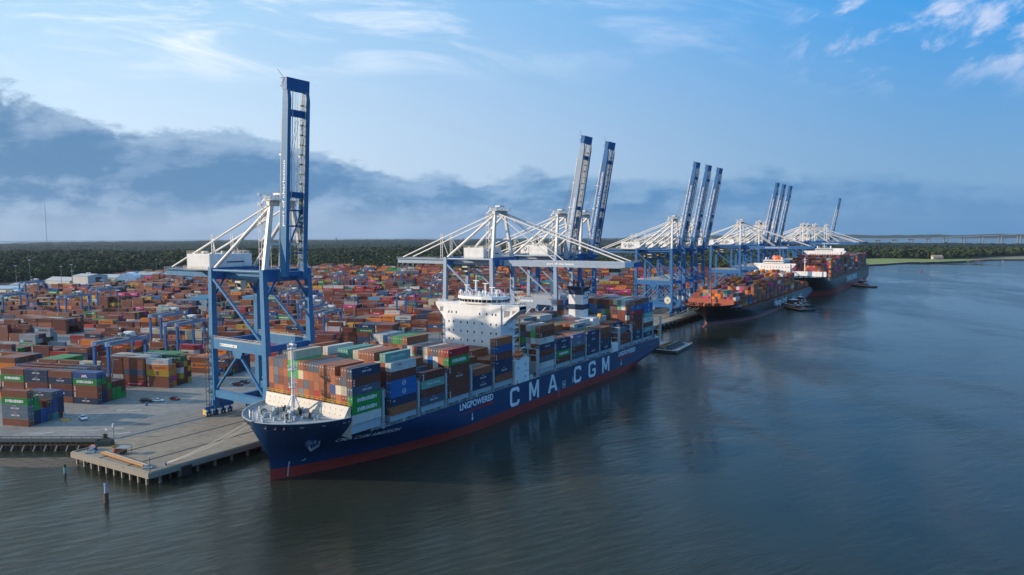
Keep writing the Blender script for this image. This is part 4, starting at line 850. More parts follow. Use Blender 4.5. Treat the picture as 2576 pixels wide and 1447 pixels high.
# ------------------------------------------------------------------ ship-to-shore cranes
XC = -232.0                     # middle between the two rails
def sts_crane(label, yc, angle, text, pal, house='back', reel=True, zoom=1.0, blen=76.0, stairs=True):
    """local frame: x to the river, y along the wharf, z from the rail"""
    t = thing('quay_crane', label, 'crane', (XC, yc, QZ), 0, 'ship-to-shore cranes along the wharf')
    mB, mD, mW = M[pal[0]], M[pal[1]], M['crane_white']; xw, xl, hy = 16.4, -16.8, 10.3; ZP, ZL, ZG = 29.0, 9.0, 56.0
    for sx, x in ((1, xw), (-1, xl)):
        for sy in (1, -1):
            b = MB(); y = sy * hy
            b.beam((x - sx * .0, y, 3.0), (x, y, ZP), 2.5, 2.3, 0, (0, 1, 0), 2.4, 2.2); b.beam((x, y, ZP), (x - sx * .6, y * .985, ZG + 2.6), 2.4, 2.2, 0, (0, 1, 0), 2.1, 1.9)
            b.build('leg', mB, t)
    for sx, x in ((1, xw), (-1, xl)):
        b = MB(); b.beam((x, -hy - 1.6, 5.2), (x, hy + 1.6, 5.2), 1.6, 2.2)
        for sy in (1, -1):
            y = sy * (hy - 1.5); b.beam((x, y - 6.2, 3.4), (x, y + 6.2, 3.4), 1.0, 1.1); b.beam((x, y, 2.6), (x, y, 4.6), 1.6, 1.6)
            for k in (-4.6, -1.6, 1.6, 4.6): b.beam((x, y + k - 1.1, 1.5), (x, y + k + 1.1, 1.5), .8, .9); b.beam((x, y + k, 1.4), (x, y + k, 3.2), .8, .8)
        bo = b.build('sill_beam', mD, t)
        for sy in (1, -1):
            for k in (-5.2, -4.0, -2.2, -1.0, 1.0, 2.2, 4.0, 5.2): b = MB(); b.rev([(.52, -.3), (.52, .3)], (x, sy * (hy - 1.5) + k, .53), 10, 0, 'x'); b.build('wheel', M['dark_steel'], bo)
    for sy in (1, -1):
        y = sy * hy
        b = MB(); b.beam((xl + .9, y, ZL), (xw - .9, y, ZL), 1.7, 2.9); b.build('tie_beam', mB, t)
        b = MB(); b.beam((xl + .9, y, ZP), (xw - .9, y, ZP), 1.8, 4.0)
        b.prism([(-3.4, ZP - 2.0), (3.0, ZP - 2.0), (1.6, ZP - 4.6), (-2.0, ZP - 4.6)], 'y', y - .8, y + .8)
        pb = b.build('portal_beam', mB, t)
        b = MB(); b.rail([(xl + 1, y - .9, ZP + 2.0), (xw - 1, y - .9, ZP + 2.0)], 1.1, .05, 1.6); b.box(xl + 1, xw - 1, y - .95, y + .95, ZP + 2.0, ZP + 2.08); b.build('handrail', M['cream_paint'], pb)
        b = MB(); b.tube((-1.6, y, ZP - 4.4), (xl + 1.0, y, ZL + 1.4), .55, 10); b.tube((1.2, y, ZP - 4.4), (xw - 1.0, y, ZL + 1.4), .55, 10); b.build('lower_brace', mB, t)
        b = MB(); b.tube((xl + .8, y, ZG - 1), (xw - 1.2, y, ZP + 1.6), .62, 10)
        for k in (.3, .62): P = Vector((xl + .8, y, ZG - 1)).lerp(Vector((xw - 1.2, y, ZP + 1.6)), k); dd = (Vector((xw - 1.2, y, ZP + 1.6)) - Vector((xl + .8, y, ZG - 1))).normalized(); b.tube(P - dd * .3, P + dd * .3, .75, 10)
        b.build('diagonal_brace', mB, t)
        b = MB(); b.tube((xl + .8, y, ZG + 1.8), (xw - .8, y, ZG + 1.8), .5, 10); b.build('top_tie', mB, t)
    for sx, x in ((1, xw - .6), (-1, xl + .6)):
        b = MB(); b.beam((x, -hy, ZG + .4), (x, hy, ZG + .4), 2.2, 4.6)
        for sy in (1, -1): b.tube((x, sy * (hy - .4), ZG - 9), (x, sy * 5, ZG - 1.6), .5, 8)
        b.build('cross_girder', mD, t)
        b = MB(); b.beam((x, -hy, ZP), (x, hy, ZP), 1.5, 2.4); b.build('portal_cross_beam', mD, t)
    # trolley girders from the back reach to the hinge
    b = MB()
    for sy in (1, -1): b.beam((-58, sy * 4.2, ZG), (xw + 2, sy * 4.2, ZG), 1.3, 3.0); b.box(-58, xw, sy * 5.2 - .5, sy * 5.2 + .5, ZG + .8, ZG + .9)
    for x in (-57.5, -46, -34, -22, -8, 6): b.beam((x, -4.2, ZG + .5), (x, 4.2, ZG + .5), .9, 1.6)
    gd = b.build('girder', mB, t)
    b = MB()
    for sy in (1, -1): b.rail([(-58, sy * 5.7, ZG + .9), (xw, sy * 5.7, ZG + .9)], 1.1, .05, 2.2)
    b.rail([(-58.2, -5.7, ZG + .9), (-58.2, 5.7, ZG + .9)], 1.1, .05, 2)
    b.build('handrail', M['grey_steel'], gd)
    b = MB()
    for k in range(9):
        x = -55 + k * 3.9
        pts = [(x + 1.6 * math.cos(a) , -2.4, ZG - 3.2 - 3.4 * abs(math.sin(a))) for a in (math.pi, 2.6, 2.1, math.pi / 2, 1.0, .5, 0)]; b.path(pts, .10, 5)
    b.build('festoon_cable', M['dark_steel'], gd); b = MB()
    for k in range(4): x = -57 + k * 4.2; b.beam((x, -6, ZG - 1), (x, -6, ZG - 6), .14, .14); b.beam((x, -6, ZG - 6), (x + 4.2, -6, ZG - 6), .14, .14); b.beam((x, -6, ZG - 6), (x + 4.2, -6, ZG - 1.5), .12, .12)
    b.build('cable_gantry', mB, gd)
    b = MB(); b.box(-14, -6, -3, 3, ZG - 3.4, ZG - 1.6, 0); b.box(-8, -4.4, -5.8, -3.2, ZG - 5.6, ZG - 2.4, 1); b.box(-7.9, -4.3, -5.86, -5.8, ZG - 4.8, ZG - 3.2, 2); b.box(-13, -11, -2, 2, ZG - 5, ZG - 3.4, 3)
    tr = b.build('trolley', [M['grey_steel'], M['cream_paint'], M['glass'], M['yellow_paint']], t)
    # machinery house
    hx0, hx1, hw = {'back': (-34.0, -18.4, 9.6), 'mid': (-4.5, 9.0, 8.6), 'far': (-33, -15, 6.6)}[house]
    b = MB(); b.box(hx0, hx1, -hw, hw, ZG + 2.0, ZG + 8.0, 0)
    for k in range(26): y = -hw + .5 + k * (2 * hw - 1) / 25; b.box(hx1, hx1 + .07, y - .07, y + .07, ZG + 2.2, ZG + 7.8, 0)
    for k in range(20): x = hx0 + .4 + k * (hx1 - hx0 - .8) / 19; b.box(x - .07, x + .07, -hw - .07, -hw, ZG + 2.2, ZG + 7.8, 0)
    b.box(hx1 + .07, hx1 + .12, -2, 6, ZG + 4.4, ZG + 4.9, 1); b.box(hx0 - 1, hx1 + 1, -hw - 1.2, hw + 1.2, ZG + 1.6, ZG + 2.0, 2)
    if house == 'far': b.text('SOUTH\nCAROLINA\nPORTS', (hx0 + 6.5, -hw - .1, ZG + 3.2), (1, 0, 0), (0, 0, 1), 6.0, 3.6, 3, .02); b.add([(hx0 + 2.2, -hw - .1, ZG + 6.4), (hx0 + 3.6, -hw - .1, ZG + 6.8), (hx0 + 5.6, -hw - .1, ZG + 5.6), (hx0 + 4.2, -hw - .1, ZG + 3.4), (hx0 + 3.6, -hw - .1, ZG + 3.6)], [(0, 4, 3, 2, 1)], 3); b.add([(hx0 + 2.9, -hw - .12, ZG + 6.2), (hx0 + 3.6, -hw - .12, ZG + 6.4), (hx0 + 4.9, -hw - .12, ZG + 5.6), (hx0 + 4.0, -hw - .12, ZG + 4.4)], [(0, 3, 2, 1)], 0)
    mh = b.build('machinery_house', [M['white_paint'], M['dark_steel'], M['grey_steel'], M['navy']], t)
    b = MB(); b.rail([(hx0, -hw, ZG + 8), (hx1, -hw, ZG + 8), (hx1, hw, ZG + 8), (hx0, hw, ZG + 8)], 1.1, .05, 1.8); b.rail([(hx0 - .8, -hw - 1.1, ZG + 2), (hx1 + .9, -hw - 1.1, ZG + 2), (hx1 + .9, hw + 1.1, ZG + 2)], 1.1, .05, 1.8)
    for k in range(7): x = hx0 + 2 + k * (hx1 - hx0 - 4) / 6; b.box(x - .6, x + .6, -hw + 2 + (k % 3) * 3, -hw + 3.4 + (k % 3) * 3, ZG + 8, ZG + 8.6 + (k % 2) * .5)
    b.build('roof_equipment', M['cream_paint'], mh)
    # white A-frame and stays
    za, xa = 83.2, 14.2
    for sy in (1, -1):
        b = MB(); b.beam((xw - .6, sy * hy * .9, ZG + 2.4), (xa, sy * 4.6, za), 1.5, 2.0, 0, (0, 1, 0), 1.3, 1.5); b.build('mast_leg', mW, t)
        b = MB(); b.tube((xa, sy * 4.4, za - 1), (xl + 1, sy * hy * .86, ZG + 2.6), .72, 10); b.build('back_strut', mW, t)
        b = MB(); b.tube((xa - .5, sy * 4.4, za - .4), (-54, sy * 4.4, ZG + 2), .38, 8); b.build('back_stay', mW, t)
        b = MB()
        for dx in (-.7, .7): b.beam((-24 + dx, sy * 4.4, ZG + 2), (-24 + dx, sy * 4.4, ZG + 15.8), .22, .22)
        for k in range(9): b.beam((-24.7, sy * 4.4, ZG + 3 + k * 1.5), (-23.3, sy * 4.4, ZG + 4.2 + k * 1.5), .12, .12)
        b.tube((-24, sy * 4.4, ZG + 14), (-18, sy * 6, ZG + 4), .16, 6); b.build('stay_post', mW, t)
    b = MB(); b.beam((xa, -6, za), (xa, 6, za), 1.8, 2.0); b.box(xa - 2.6, xa + 2.6, -6.5, 6.5, za + 1, za + 1.2); b.rail([(xa - 2.6, -6.5, za + 1.2), (xa + 2.6, -6.5, za + 1.2), (xa + 2.6, 6.5, za + 1.2), (xa - 2.6, 6.5, za + 1.2), (xa - 2.6, -6.5, za + 1.2)], 1.2, .06, 1.4)
    b.box(xa - 1.6, xa + 1.6, -2.4, 2.4, za + 3.2, za + 3.9); b.beam((xa - 1.2, -2, za + 1), (xa - 1.2, -2, za + 3.4), .3, .3); b.beam((xa + 1.2, 2, za + 1), (xa + 1.2, 2, za + 3.4), .3, .3); b.tube((xa, 5, za + 1), (xa, 5, za + 6), .08, 5)
    b.build('apex_head', mW, t)
    b = MB(); b.beam((xa + .6, -8.0, ZG + 12), (xa + .6, 8.0, ZG + 12), .8, .9); b.build('mast_cross_beam', mW, t)
    b = MB()   # stair zigzag up the mast
    for k in range(8):
        z = ZG + 3 + k * 3.4; s_ = 1 if k % 2 else -1; b.beam((xa - 3.4, -5.4 - s_ * 1.3, z), (xa - 3.2, -5.4 + s_ * 1.3, z + 3.4), .7, .12); b.box(xa - 4.1, xa - 2.5, -5.4 + s_ * 1.3 - .8, -5.4 + s_ * 1.3 + .8, z + 3.35, z + 3.45)
    for dx, dy in ((-4.1, -2), (-2.5, -2), (-4.1, 2), (-2.5, 2)): b.beam((xa + dx, -5.4 + dy, ZG + 2), (xa + dx, -5.4 + dy, za), .14, .14)
    for k in range(8): z = ZG + 3 + k * 3.4; b.rail([(xa - 4.1, -7.4, z + 3), (xa - 2.5, -7.4, z + 3), (xa - 2.5, -3.4, z + 3)], 1, .05, 1.3)
    b.build('ladder_tower', mW, t)
    # boom, hinged over the waterside rail
    hp = Vector((xw + 3.6, 0, ZG)); ca, sa = math.cos(angle), math.sin(angle); L = blen
    X = Matrix(((ca, 0, -sa, hp.x), (0, 1, 0, 0), (sa, 0, ca, hp.z), (0, 0, 0, 1)))
    b = MB(); b.X = X
    for sy in (1, -1):
        b.beam((0, sy * 4.2, -.2), (L * .90, sy * 4.2, 0), 1.5, 3.1, 0, (0, 0, 1)); b.beam((L * .90, sy * 4.2, 0), (L * .965, sy * 4.3, .3), 1.5, 3.1, 0, (0, 0, 1), 1.3, 1.8)
    b.build_mats = None; bm_ = b.build('boom_girder', mB, t)
    for u, w_ in ((1.0, 1.6), (L * .42, 2.2), (L * .83, 2.4)): b = MB(); b.X = X; b.box(u - w_ / 2, u + w_ / 2, -3.6, 3.6, -.6, .9, 0); b.build('boom_cross_tie', mD, bm_)
    b = MB(); b.X = X
    for u in (L * .12, L * .26, L * .34): b.box(u - .3, u + .3, -3.6, 3.6, -.2, .2, 0)
    b.beam((L * .11, -3.4, 0), (L * .35, 3.4, 0), .4, .4, 0); b.build('boom_brace', mD, bm_)
    b = MB(); b.X = X; b.box(L * .94, L, -5.1, 5.1, -.9, 1.5, 0)
    for k in range(5): b.box(L * .962, L * .995, -4.4 + k * 1.9, -3.6 + k * 1.9, 1.4, 1.9, 0)
    b.build('boom_head', mD, bm_)
    b = MB(); b.X = X
    for y in (-2.9, 2.9): b.box(2, L * .94, y - .12, y + .12, -1.7, -1.5, 0)
    for y in (2.1, 2.7): b.beam((3, y, .2), (L * .93, y, .2), .16, .16, 0)
    for k in range(34): u = 4 + k * (L * .9 - 4) / 34; b.box(u, u + .1, 1.5, 3.1, .15, .3, 0)
    for k in range(17): u = 6 + k * (L * .84) / 17; b.beam((u, 1.5, .2), (u, 1.5, 1.3), .1, .1, 0); b.box(u - .3, u + .3, 2.2, 3.0, -.5, .2, 1 if k % 3 else 2)
    b.beam((6, 1.5, 1.3), (L * .9, 1.5, 1.3), .1, .1, 0)
    for y in (-2, -1.2, .4): b.beam((L * .05, y, -.6), (L * .95, y * .5, -.6), .07, .07, 1)
    b.rail([], 1)
    b.build('boom_walkway', [M['cream_paint'], M['dark_steel'], M['yellow_paint']], bm_)
    b = MB(); b.X = X
    for y in (-5.3, 5.3): b.beam((L + .1, y, .5), (L * .955, y, 2.2), .1, .1); 
    for h in (2.3, 2.9): b.beam((L * .958, -5.2, h), (L * .958, 5.2, h), .1, .1); b.beam((L * .998, -5.2, h), (L * .998, 5.2, h), .1, .1)
    for k in range(9): b.beam((L * .998, -5.2 + k * 1.3, 1.4), (L * .998, -5.2 + k * 1.3, 2.9), .1, .1)
    b.beam((L + .2, -5.2, 1.2), (L + 2.6, -6.4, 2.6), .12, .12); b.build('boom_tip_railing', M['grey_steel'], bm_)
    b = MB(); b.X = X; st, u0, u1, h = text
    b.text(st, (u0 * L, -4.99, -h / 2 - .1), (1, 0, 0), (0, 0, 1), (u1 - u0) * L, h, 0, .02); b.build('sign_lettering', M['letter_white'], bm_)
    # fore stays: straight when the boom is down, folded along the boom when it is up
    if angle < .3:
        for sy in (1, -1):
            for u in (.42, .93):
                e = X @ Vector((u * L, sy * 4.2, 1.6)); b = MB(); b.tube((xa + .4, sy * 4.4, za - .2), e, .36 if u > .6 else .3, 8); b.build('fore_stay', mW, t)
        b = MB()
        for y in (-1.2, 1.2): e = X @ Vector((.5 * L, y * 2, 1.6)); b.tube((xa + .4, y, za + .6), e, .09, 5); e = X @ Vector((.86 * L, y * 2, 1.6)); b.tube((xa + .4, y, za + .8), e, .09, 5)
        b.build('hoist_rope', M['dark_steel'], t)
    else:
        for sy in (1, -1):
            b = MB(); b.X = X; b.tube((L * .05, sy * 4.3, 2.6), (L * .43, sy * 4.3, 2.5), .3, 8); b.tube((L * .43, sy * 4.3, 2.5), (L * .82, sy * 4.3, 2.2), .3, 8)
            for u in (.18, .42, .62): b.beam((u * L, sy * 4.3, 1.4), (u * L, sy * 4.3, 3.6), .5, .25)
            b.build('fore_stay', mW, bm_)
        b = MB()
        for y in (-1.6, -.9, .9, 1.6):
            e = X @ Vector((.80 * L, y * 1.5, 1.6)); b.tube((xa + .4, y, za + 1.5), e, .075, 5)
        e = X @ Vector((.44 * L, 0, 1.6)); b.tube((xa + .2, 0, za), e, .2, 6)
        b.build('hoist_rope', M['grey_steel'], t)
    if stairs:   # stair tower on the landside leg, yellow kiosk at its foot
        b = MB(); x, y = xl - 1.9, -hy - .6
        for dx in (-1.1, 1.1):
            for dy in (-1.4, 1.4): b.beam((x + dx, y + dy, 1), (x + dx, y + dy, ZP + 2), .16, .16)
        for k in range(11):
            z = 1.5 + k * 2.7; s_ = 1 if k % 2 else -1; b.beam((x, y - s_ * 1.3, z), (x, y + s_ * 1.3, z + 2.7), .8, .14); b.box(x - 1.1, x + 1.1, y + s_ * 1.3 - .6, y + s_ * 1.3 + .6, z + 2.65, z + 2.75); b.rail([(x - 1.1, y - 1.4, z + 2.7), (x + 1.1, y - 1.4, z + 2.7), (x + 1.1, y + 1.4, z + 2.7)], 1, .05, 1.1)
        b.build('stair_tower', M['dark_steel'], t)
        b = MB(); b.box(xl - 4.2, xl - 1.6, -hy - 3, -hy - 1.2, .1, 2.2); b.build('kiosk', M['yellow_paint'], t)
    if reel:
        b = MB()
        for k in range(28):
            a = 2 * math.pi * k / 28; b.beam((xw - 3, hy * -1 - 1.2, ZP * .0 + 14), (xw - 3 + 2.9 * math.cos(a), -hy - 1.2, 14 + 2.9 * math.sin(a)), .14, .3, 0)
        b.rev([(2.85, -.25), (3.05, -.25), (3.05, .25), (2.85, .25)], (xw - 3, -hy - 1.2, 14), 24, 0, 'y'); b.rev([(.7, -.5), (.7, .4)], (xw - 3, -hy - 1.2, 14), 12, 1, 'y'); b.box(xw - 3.4, xw - 2.6, -hy - .9, -hy - .2, 9, 14, 1); b.build('cable_reel', [M['cream_paint'], M['grey_steel']], t)
    if house != 'far':
        b = MB(); hb_ = .06; b.box(xl + 6, xl + 17, -hy - .98 - hb_, -hy - .93, ZP - .6, ZP + .5, 0); [b.box(xl + 7.4 + .9 * k, xl + 8.0 + .9 * k, -hy - 1.0 - hb_, -hy - .98 - hb_, ZP - .3 + .3 * (k % 2), ZP - .12 + .3 * (k % 2), 1) for k in range(7)]; b.prism([(xl + 14.2, ZP - .4), (xl + 15.2, ZP - .4), (xl + 14.7, ZP + .35)], 'y', -hy - 1.0 - hb_, -hy - .98 - hb_, 1); b.box(xl + 6.3, xl + 7.0, -hy - 1.0 - hb_, -hy - .98 - hb_, ZP - .35, ZP + .3, 1); b.build('name_board', [M['white_paint'], M['navy']], t)
    return t
U = R(86); V81 = R(81); PT = ('port of charleston', .14, .50, 1.9); ST = ('SOUTH CAROLINA PORTS CHARLESTON', .16, .74, 1.25)
sts_crane('bright sky blue crane with upright boom standing over the bow of blue ship', 168.3, U, ('port of charleston', .26, .59, 1.5), ('crane_blue', 'crane_blue_dark'), 'back', False, blen=72)
PG = ('crane_grey_blue', 'crane_blue_dark'); PBL = ('crane_blue_dark', 'crane_blue_dark')
sts_crane('grey blue crane with its lettered boom lowered over the bridge of the blue ship', 312.5, R(.0), ('port of charleston', .36, .57, 1.7), PG, 'mid', True, blen=76)
sts_crane('grey blue crane with raised boom standing just behind the lowered boom', 380.5, R(80.5), PT, PG, 'mid', True)
sts_crane('dark blue crane with raised boom behind the funnel of the blue ship', 412.0, R(80.0), ST, PBL, 'far', True)
base = sts_crane('front crane of the three raised booms at the bow of the black ship', 578.0, R(79.5), ST, PBL, 'far', True, blen=77)
def again(src, y, label):
    c = copy_tree(src); c.location.y = y; c['label'] = label; return c
again(base, 609, 'middle crane of the three raised booms at the bow of the black ship'); again(base, 641, 'rear crane of the three raised booms at the bow of the black ship')
low = sts_crane('dark blue crane with boom lowered over the black ship, lettering on its boom', 786, 0.0, ('SOUTH CAROLINA PORTS CHARLESTON', .30, .62, 1.35), PBL, 'far', True, blen=72)
again(base, 866, 'front crane of three raised booms behind the deckhouse of the black ship'); again(base, 900, 'middle crane of three raised booms behind the deckhouse of the black ship'); again(base, 936, 'rear crane of three raised booms behind the deckhouse of the black ship')
again(low, 1122, 'lowered crane nearest the camera at the farthest ship'); again(low, 1154, 'lowered crane second in the row at the farthest ship'); again(low, 1216, 'lowered crane standing in front of the last raised boom'); again(base, 1325, 'last crane of the wharf, its single boom raised behind the farthest ship')
# ------------------------------------------------------------------ yard gantry cranes (on rubber tyres)
BP = 34.0; B0 = 204.3
def rtg_proto():
    t = thing('yard_crane', 'x', 'gantry crane', (0, 0, QZ), YR, 'blue yard gantry cranes straddling the container blocks')
    for x in (-3.9, 3.9):
        for y in (0, 23.4):
            b = MB(); b.beam((x, y, 1.8), (x, y, 19.6), 1.25, 1.0, 0, (0, 1, 0)); b.build('leg', M['crane_blue_dark'], t)
    for y in (0, 23.4):
        b = MB(); b.beam((-7, y, 1.8), (7, y, 1.8), 1.0, 1.1); b.beam((-3.9, y, 9), (3.9, y, 9), .35, .35); b.beam((-3.9, y, 2.4), (3.9, y, 9), .3, .3); bo = b.build('sill_beam', M['crane_blue_dark'], t)
        b = MB()
        for x in (-6.2, -4.6, 4.6, 6.2): b.rev([(.75, -.4), (.75, .4)], (x, y, .76), 12, 0, 'y')
        b.build('tyre', M['rubber'], bo)
    for x in (-3.9, 3.9):
        b = MB(); b.beam((x, -1.2, 20.6), (x, 24.8, 20.6), 1.1, 1.9); b.box(x - .7, x + .7, -1.0, .6, 19.4, 21.6, 0); b.box(x - .71, x + .71, -1.01, .4, 19.7, 21.2, 2)
        b.text('KONECRANES', (x + .56, 1.6, 20.3), (0, 1, 0), (0, 0, 1), 6.2, .7, 1); b.text('SOUTH CAROLINA PORTS', (x + .56, 10.2, 20.3), (0, 1, 0), (0, 0, 1), 11, .7, 1); b.add([(x + .56, 8.6, 20.9), (x + .56, 9.8, 20.9), (x + .56, 9.3, 20.1)], [(0, 2, 1)], 1)
        g = b.build('girder', [M['crane_grey_blue'], M['navy'], M['white_paint']], t)
        b = MB(); b.rail([(x + .8, -1, 21.6), (x + .8, 24.6, 21.6)], 1.1, .05, 1.8); b.build('handrail', M['grey_steel'], g)
    b = MB(); b.box(-4.6, 4.6, 12.5, 18.5, 21.6, 22.1, 0); b.box(-1.6, 2.8, 15.6, 18.2, 22.1, 24.3, 1); b.rev([(.9, -1.2), (.9, 1.2)], (-2.2, 14.6, 23), 10, 0, 'x')
    for k in range(8): b.box(-4 + k, -3.4 + k, 12.8 + (k % 3), 13.5 + (k % 3), 22.1, 22.8 + (k % 4) * .35, 0)
    b.tube((-1, 13, 22), (-1, 13, 26), .1, 5, 0); b.rev([(.1, 25.6), (.5, 25.9), (.4, 26.5), (.1, 26.7)], (-1, 13, 0), 8, 1); b.box(-6.2, -4.8, 11.4, 13.4, 17.4, 19.8, 1); b.box(-6.25, -6.2, 11.6, 13.2, 18.2, 19.5, 2)
    b.build('trolley', [M['grey_steel'], M['white_paint'], M['glass']], t)
    b = MB(); b.box(-6, 6, 14.2, 14.7, 16.2, 16.8); b.box(-6, 6, 16.1, 16.6, 16.2, 16.8); b.box(-6.3, -5.7, 14, 16.8, 16, 16.9); b.box(5.7, 6.3, 14, 16.8, 16, 16.9); b.box(-1.5, 1.5, 14.4, 16.4, 16.8, 18)
    for x in (-1.2, 1.2):
        for y in (14.6, 16.2): b.tube((x, y, 17.6), (x, y, 21.6), .05, 4)
    b.build('spreader', M['orange_steel'], t)
    b = MB(); b.box(-8.2, -6.2, 24.0, 25.2, 2.4, 4.4); b.beam((4.8, .2, 3), (6.8, -.2, 11), .5, .1); b.beam((6.8, -.2, 11), (4.8, .2, 19), .5, .1); b.rail([(4.8, 1, 19.2), (6.8, 1, 19.2)], 1, .05, 1); b.build('stair', M['grey_steel'], t)
    return t
RTG = [(-340, 158), (-702, 259), (-871, 339), (-631, 258), (-686, 305), (-429, 231), (-379, 211), (-420, 332), (-347, 283), (-506, 397), (-692, 623), (-604, 568), (-624, 652), (-404, 439), (-554, 652), (-470, 560), (-395, 330), (-760, 735)]
RTG_L = ['with numbered legs, behind the tall stacks and parked cars', 'near the left edge with light blue roofed shed behind', 'farthest left, in front of the beige warehouse', 'second from the left edge over orange containers', 'by the large white tent among red containers',
         'farther one of the pair left of the tall blue crane', 'nearer one of the pair left of the tall blue crane', 'seen between the legs of the nearest tall crane, farther one', 'seen between the legs of the nearest tall crane, nearer one', 'behind the white apex of the nearest tall crane',
         'small in the distance, left of three by the tree line', 'in the middle distance right of the tall crane', 'right of three small ones by the tree line', 'behind the left bridge wing of the blue ship', 'far off left of the second tall crane', 'far off between the second crane legs', 'low behind the diagonal brace of the nearest crane', 'farthest of all at the tree line']
rt = rtg_proto(); USED_RTG = []
for i, (x, y) in enumerate(RTG):
    a, bb = to_yard(x, y); k = round((bb + 4.7 - B0) / BP); bb = B0 + BP * k - 4.7
    o = rt if i == 0 else copy_tree(rt); p = yard(a, bb); o.location = p; o['label'] = 'blue yard gantry crane ' + RTG_L[i]; USED_RTG.append((a, k))
for x in (-3.9, 3.9): b = MB(); b.text('74', (x - .4, -1.02, 20.0), (1, 0, 0), (0, 0, 1), .8, .8, 0); b.build('number_plate', M['navy'], rt)
# ------------------------------------------------------------------ floodlight masts
def lamp_proto():
    t = thing('floodlight_mast', 'x', 'light mast', (0, 0, QZ), 0, 'tall floodlight masts of the container yard')
    b = MB(); b.tube((0, 0, 0), (0, 0, 30), .38, 8, 0, .2); b.box(-.6, .6, -.6, .6, 0, .6); b.build('pole', M['grey_steel'], t)
    b = MB(); b.rev([(1.0, 29.6), (1.1, 29.8), (.3, 30.2)], (0, 0, 0), 10, 0)
    hd = b.build('lamp_head', M['grey_steel'], t)
    for k in range(6): a = k * math.pi / 3; b = MB(); b.beam((.8 * math.cos(a), .8 * math.sin(a), 29.6), (1.9 * math.cos(a), 1.9 * math.sin(a), 29.3), .7, .5); b.build('floodlight', M['lamp_glass'], hd)
    return t
LAMPS = [(-1142, 421.8, 1.0, 'farthest left before the trees'), (-1108, 426.5, 1.3, 'thick and tallest beside the leftmost yard crane'), (-1099.5, 462.8, .95, 'in front of the beige warehouse lean-to'), (-1070, 464, 1.05, 'before the main wall of the beige warehouse'), (-1064, 462, .75, 'short one paired with a taller one at the warehouse'),
         (-1341.8, 624.6, .9, 'behind the beige warehouse roof against the trees'), (-1314, 720.6, .9, 'behind the white tent, against the trees'), (-717, 338, .95, 'among orange containers, left of the nearest tall crane'), (-568.8, 280, .95, 'standing behind the nearest yard gantry crane trolley'), (-666, 369.5, .95, 'beside stacked green containers left of the tall crane'),
         (-912, 853, .95, 'leftmost of the far ones right of the tall crane'), (-622.8, 551.6, .95, 'among maroon containers right of the tall crane'), (-721, 736, .95, 'in the middle of the far yard'), (-1027, 1062, .9, 'at the tree line by the green field'), (-990, 1075, .9, 'second at the tree line by the green field'),
         (-341.9, 320, 1.05, 'rising behind the bow stacks of the blue ship'), (-520, 700, .9, 'left of the second tall crane'), (-430, 840, .9, 'between the legs of the second tall crane'), (-330, 560, .95, 'behind the funnel of the blue ship'), (-300, 760, .95, 'between the far crane legs'), (-340, 1010, .9, 'by the tree line behind the black ship')]
lm = lamp_proto()
for i, (x, y, s_, l) in enumerate(LAMPS):
    o = lm if i == 0 else copy_tree(lm); o.location = (x, y, QZ); o.scale = (1, 1, s_); o['label'] = 'grey floodlight mast ' + l
# ------------------------------------------------------------------ buildings
def gable(name, label, p0, ang, w, d, he, hp, mw, mr, doors=(), vents=0, cat='warehouse'):
    """p0 front left corner, w along the front, d back; the ridge runs along the front"""
    t = thing(name, label, cat, (p0[0], p0[1], QZ), ang)
    b = MB(); b.prism([(0, 0), (d, 0), (d, he), (d / 2, hp), (0, he)], 'x', 0, w); wl = b.build('wall', mw, t)
    b = MB()
    for sg, ya, yb in ((0, -.6, d / 2), (1, d + .6, d / 2)):
        za = he - .6 * (hp - he) / (d / 2); b.add([(-.5, ya, za + .12), (w + .5, ya, za + .12), (w + .5, yb, hp + .12), (-.5, yb, hp + .12), (-.5, ya, za + .35), (w + .5, ya, za + .35), (w + .5, yb, hp + .35), (-.5, yb, hp + .35)], [(0, 1, 2, 3), (4, 5, 6, 7), (0, 1, 5, 4), (1, 2, 6, 5), (2, 3, 7, 6), (3, 0, 4, 7)])
    rf = b.build('roof', mr, t)
    for k in range(vents): b = MB(); x = w * (.35 + .3 * k / max(1, vents)); b.rev([(1, hp - .3), (1, hp + 1.2), (1.4, hp + 1.3), (1.2, hp + 2)], (x, d / 2, 0), 10); b.build('roof_vent', M['white_paint'], rf)
    for side, a, c, z in doors:
        b = MB()
        if side == 'r': b.box(w, w + .12, a, c, 0, z)
        else: b.box(a, c, -.12, 0, 0, z)
        b.build('door', M['dark_steel'], t)
    return t
gable('warehouse', 'tall beige warehouse with grey roof and dark side doorway at the tree line', (-1110, 481.4), R(12.8), 33, 32, 12.9, 15.3, M['wall_beige'], M['roof_grey'], [('r', 12, 22, 11), ('f', 29, 31, 2.5)], 2)
gable('shed', 'long low lean-to shed attached left of the beige warehouse', (-1165, 467), R(12.8), 54, 26, 5, 10, M['wall_beige'], M['roof_grey'])
gable('warehouse', 'low grey warehouse stretching right behind the beige warehouse', (-1152, 520), R(22), 52, 42, 7, 11, M['wall_beige'], M['roof_grey'], [('f', 38, 45, 5)])
gable('shed', 'low shed with light blue roof at the left edge of the yard', (-1042, 335), R(28), 66, 22, 6.5, 9.5, M['wall_beige'], M['roof_blue'], [('f', 5 + 7 * k, 10 + 7 * k, 4) for k in range(8)])
gable('shed', 'flat pale grey shed behind the leftmost yard cranes', (-1090, 395), R(28), 40, 18, 6, 7.5, M['wall_beige'], M['roof_grey'])
gable('shed', 'long shed with ribbed pale roof right of the white tent', (-1128, 585), R(38), 52, 26, 8.5, 12.5, M['wall_beige'], M['roof_grey'], [('f', 4 + 8 * k, 9 + 8 * k, 5) for k in range(6)])
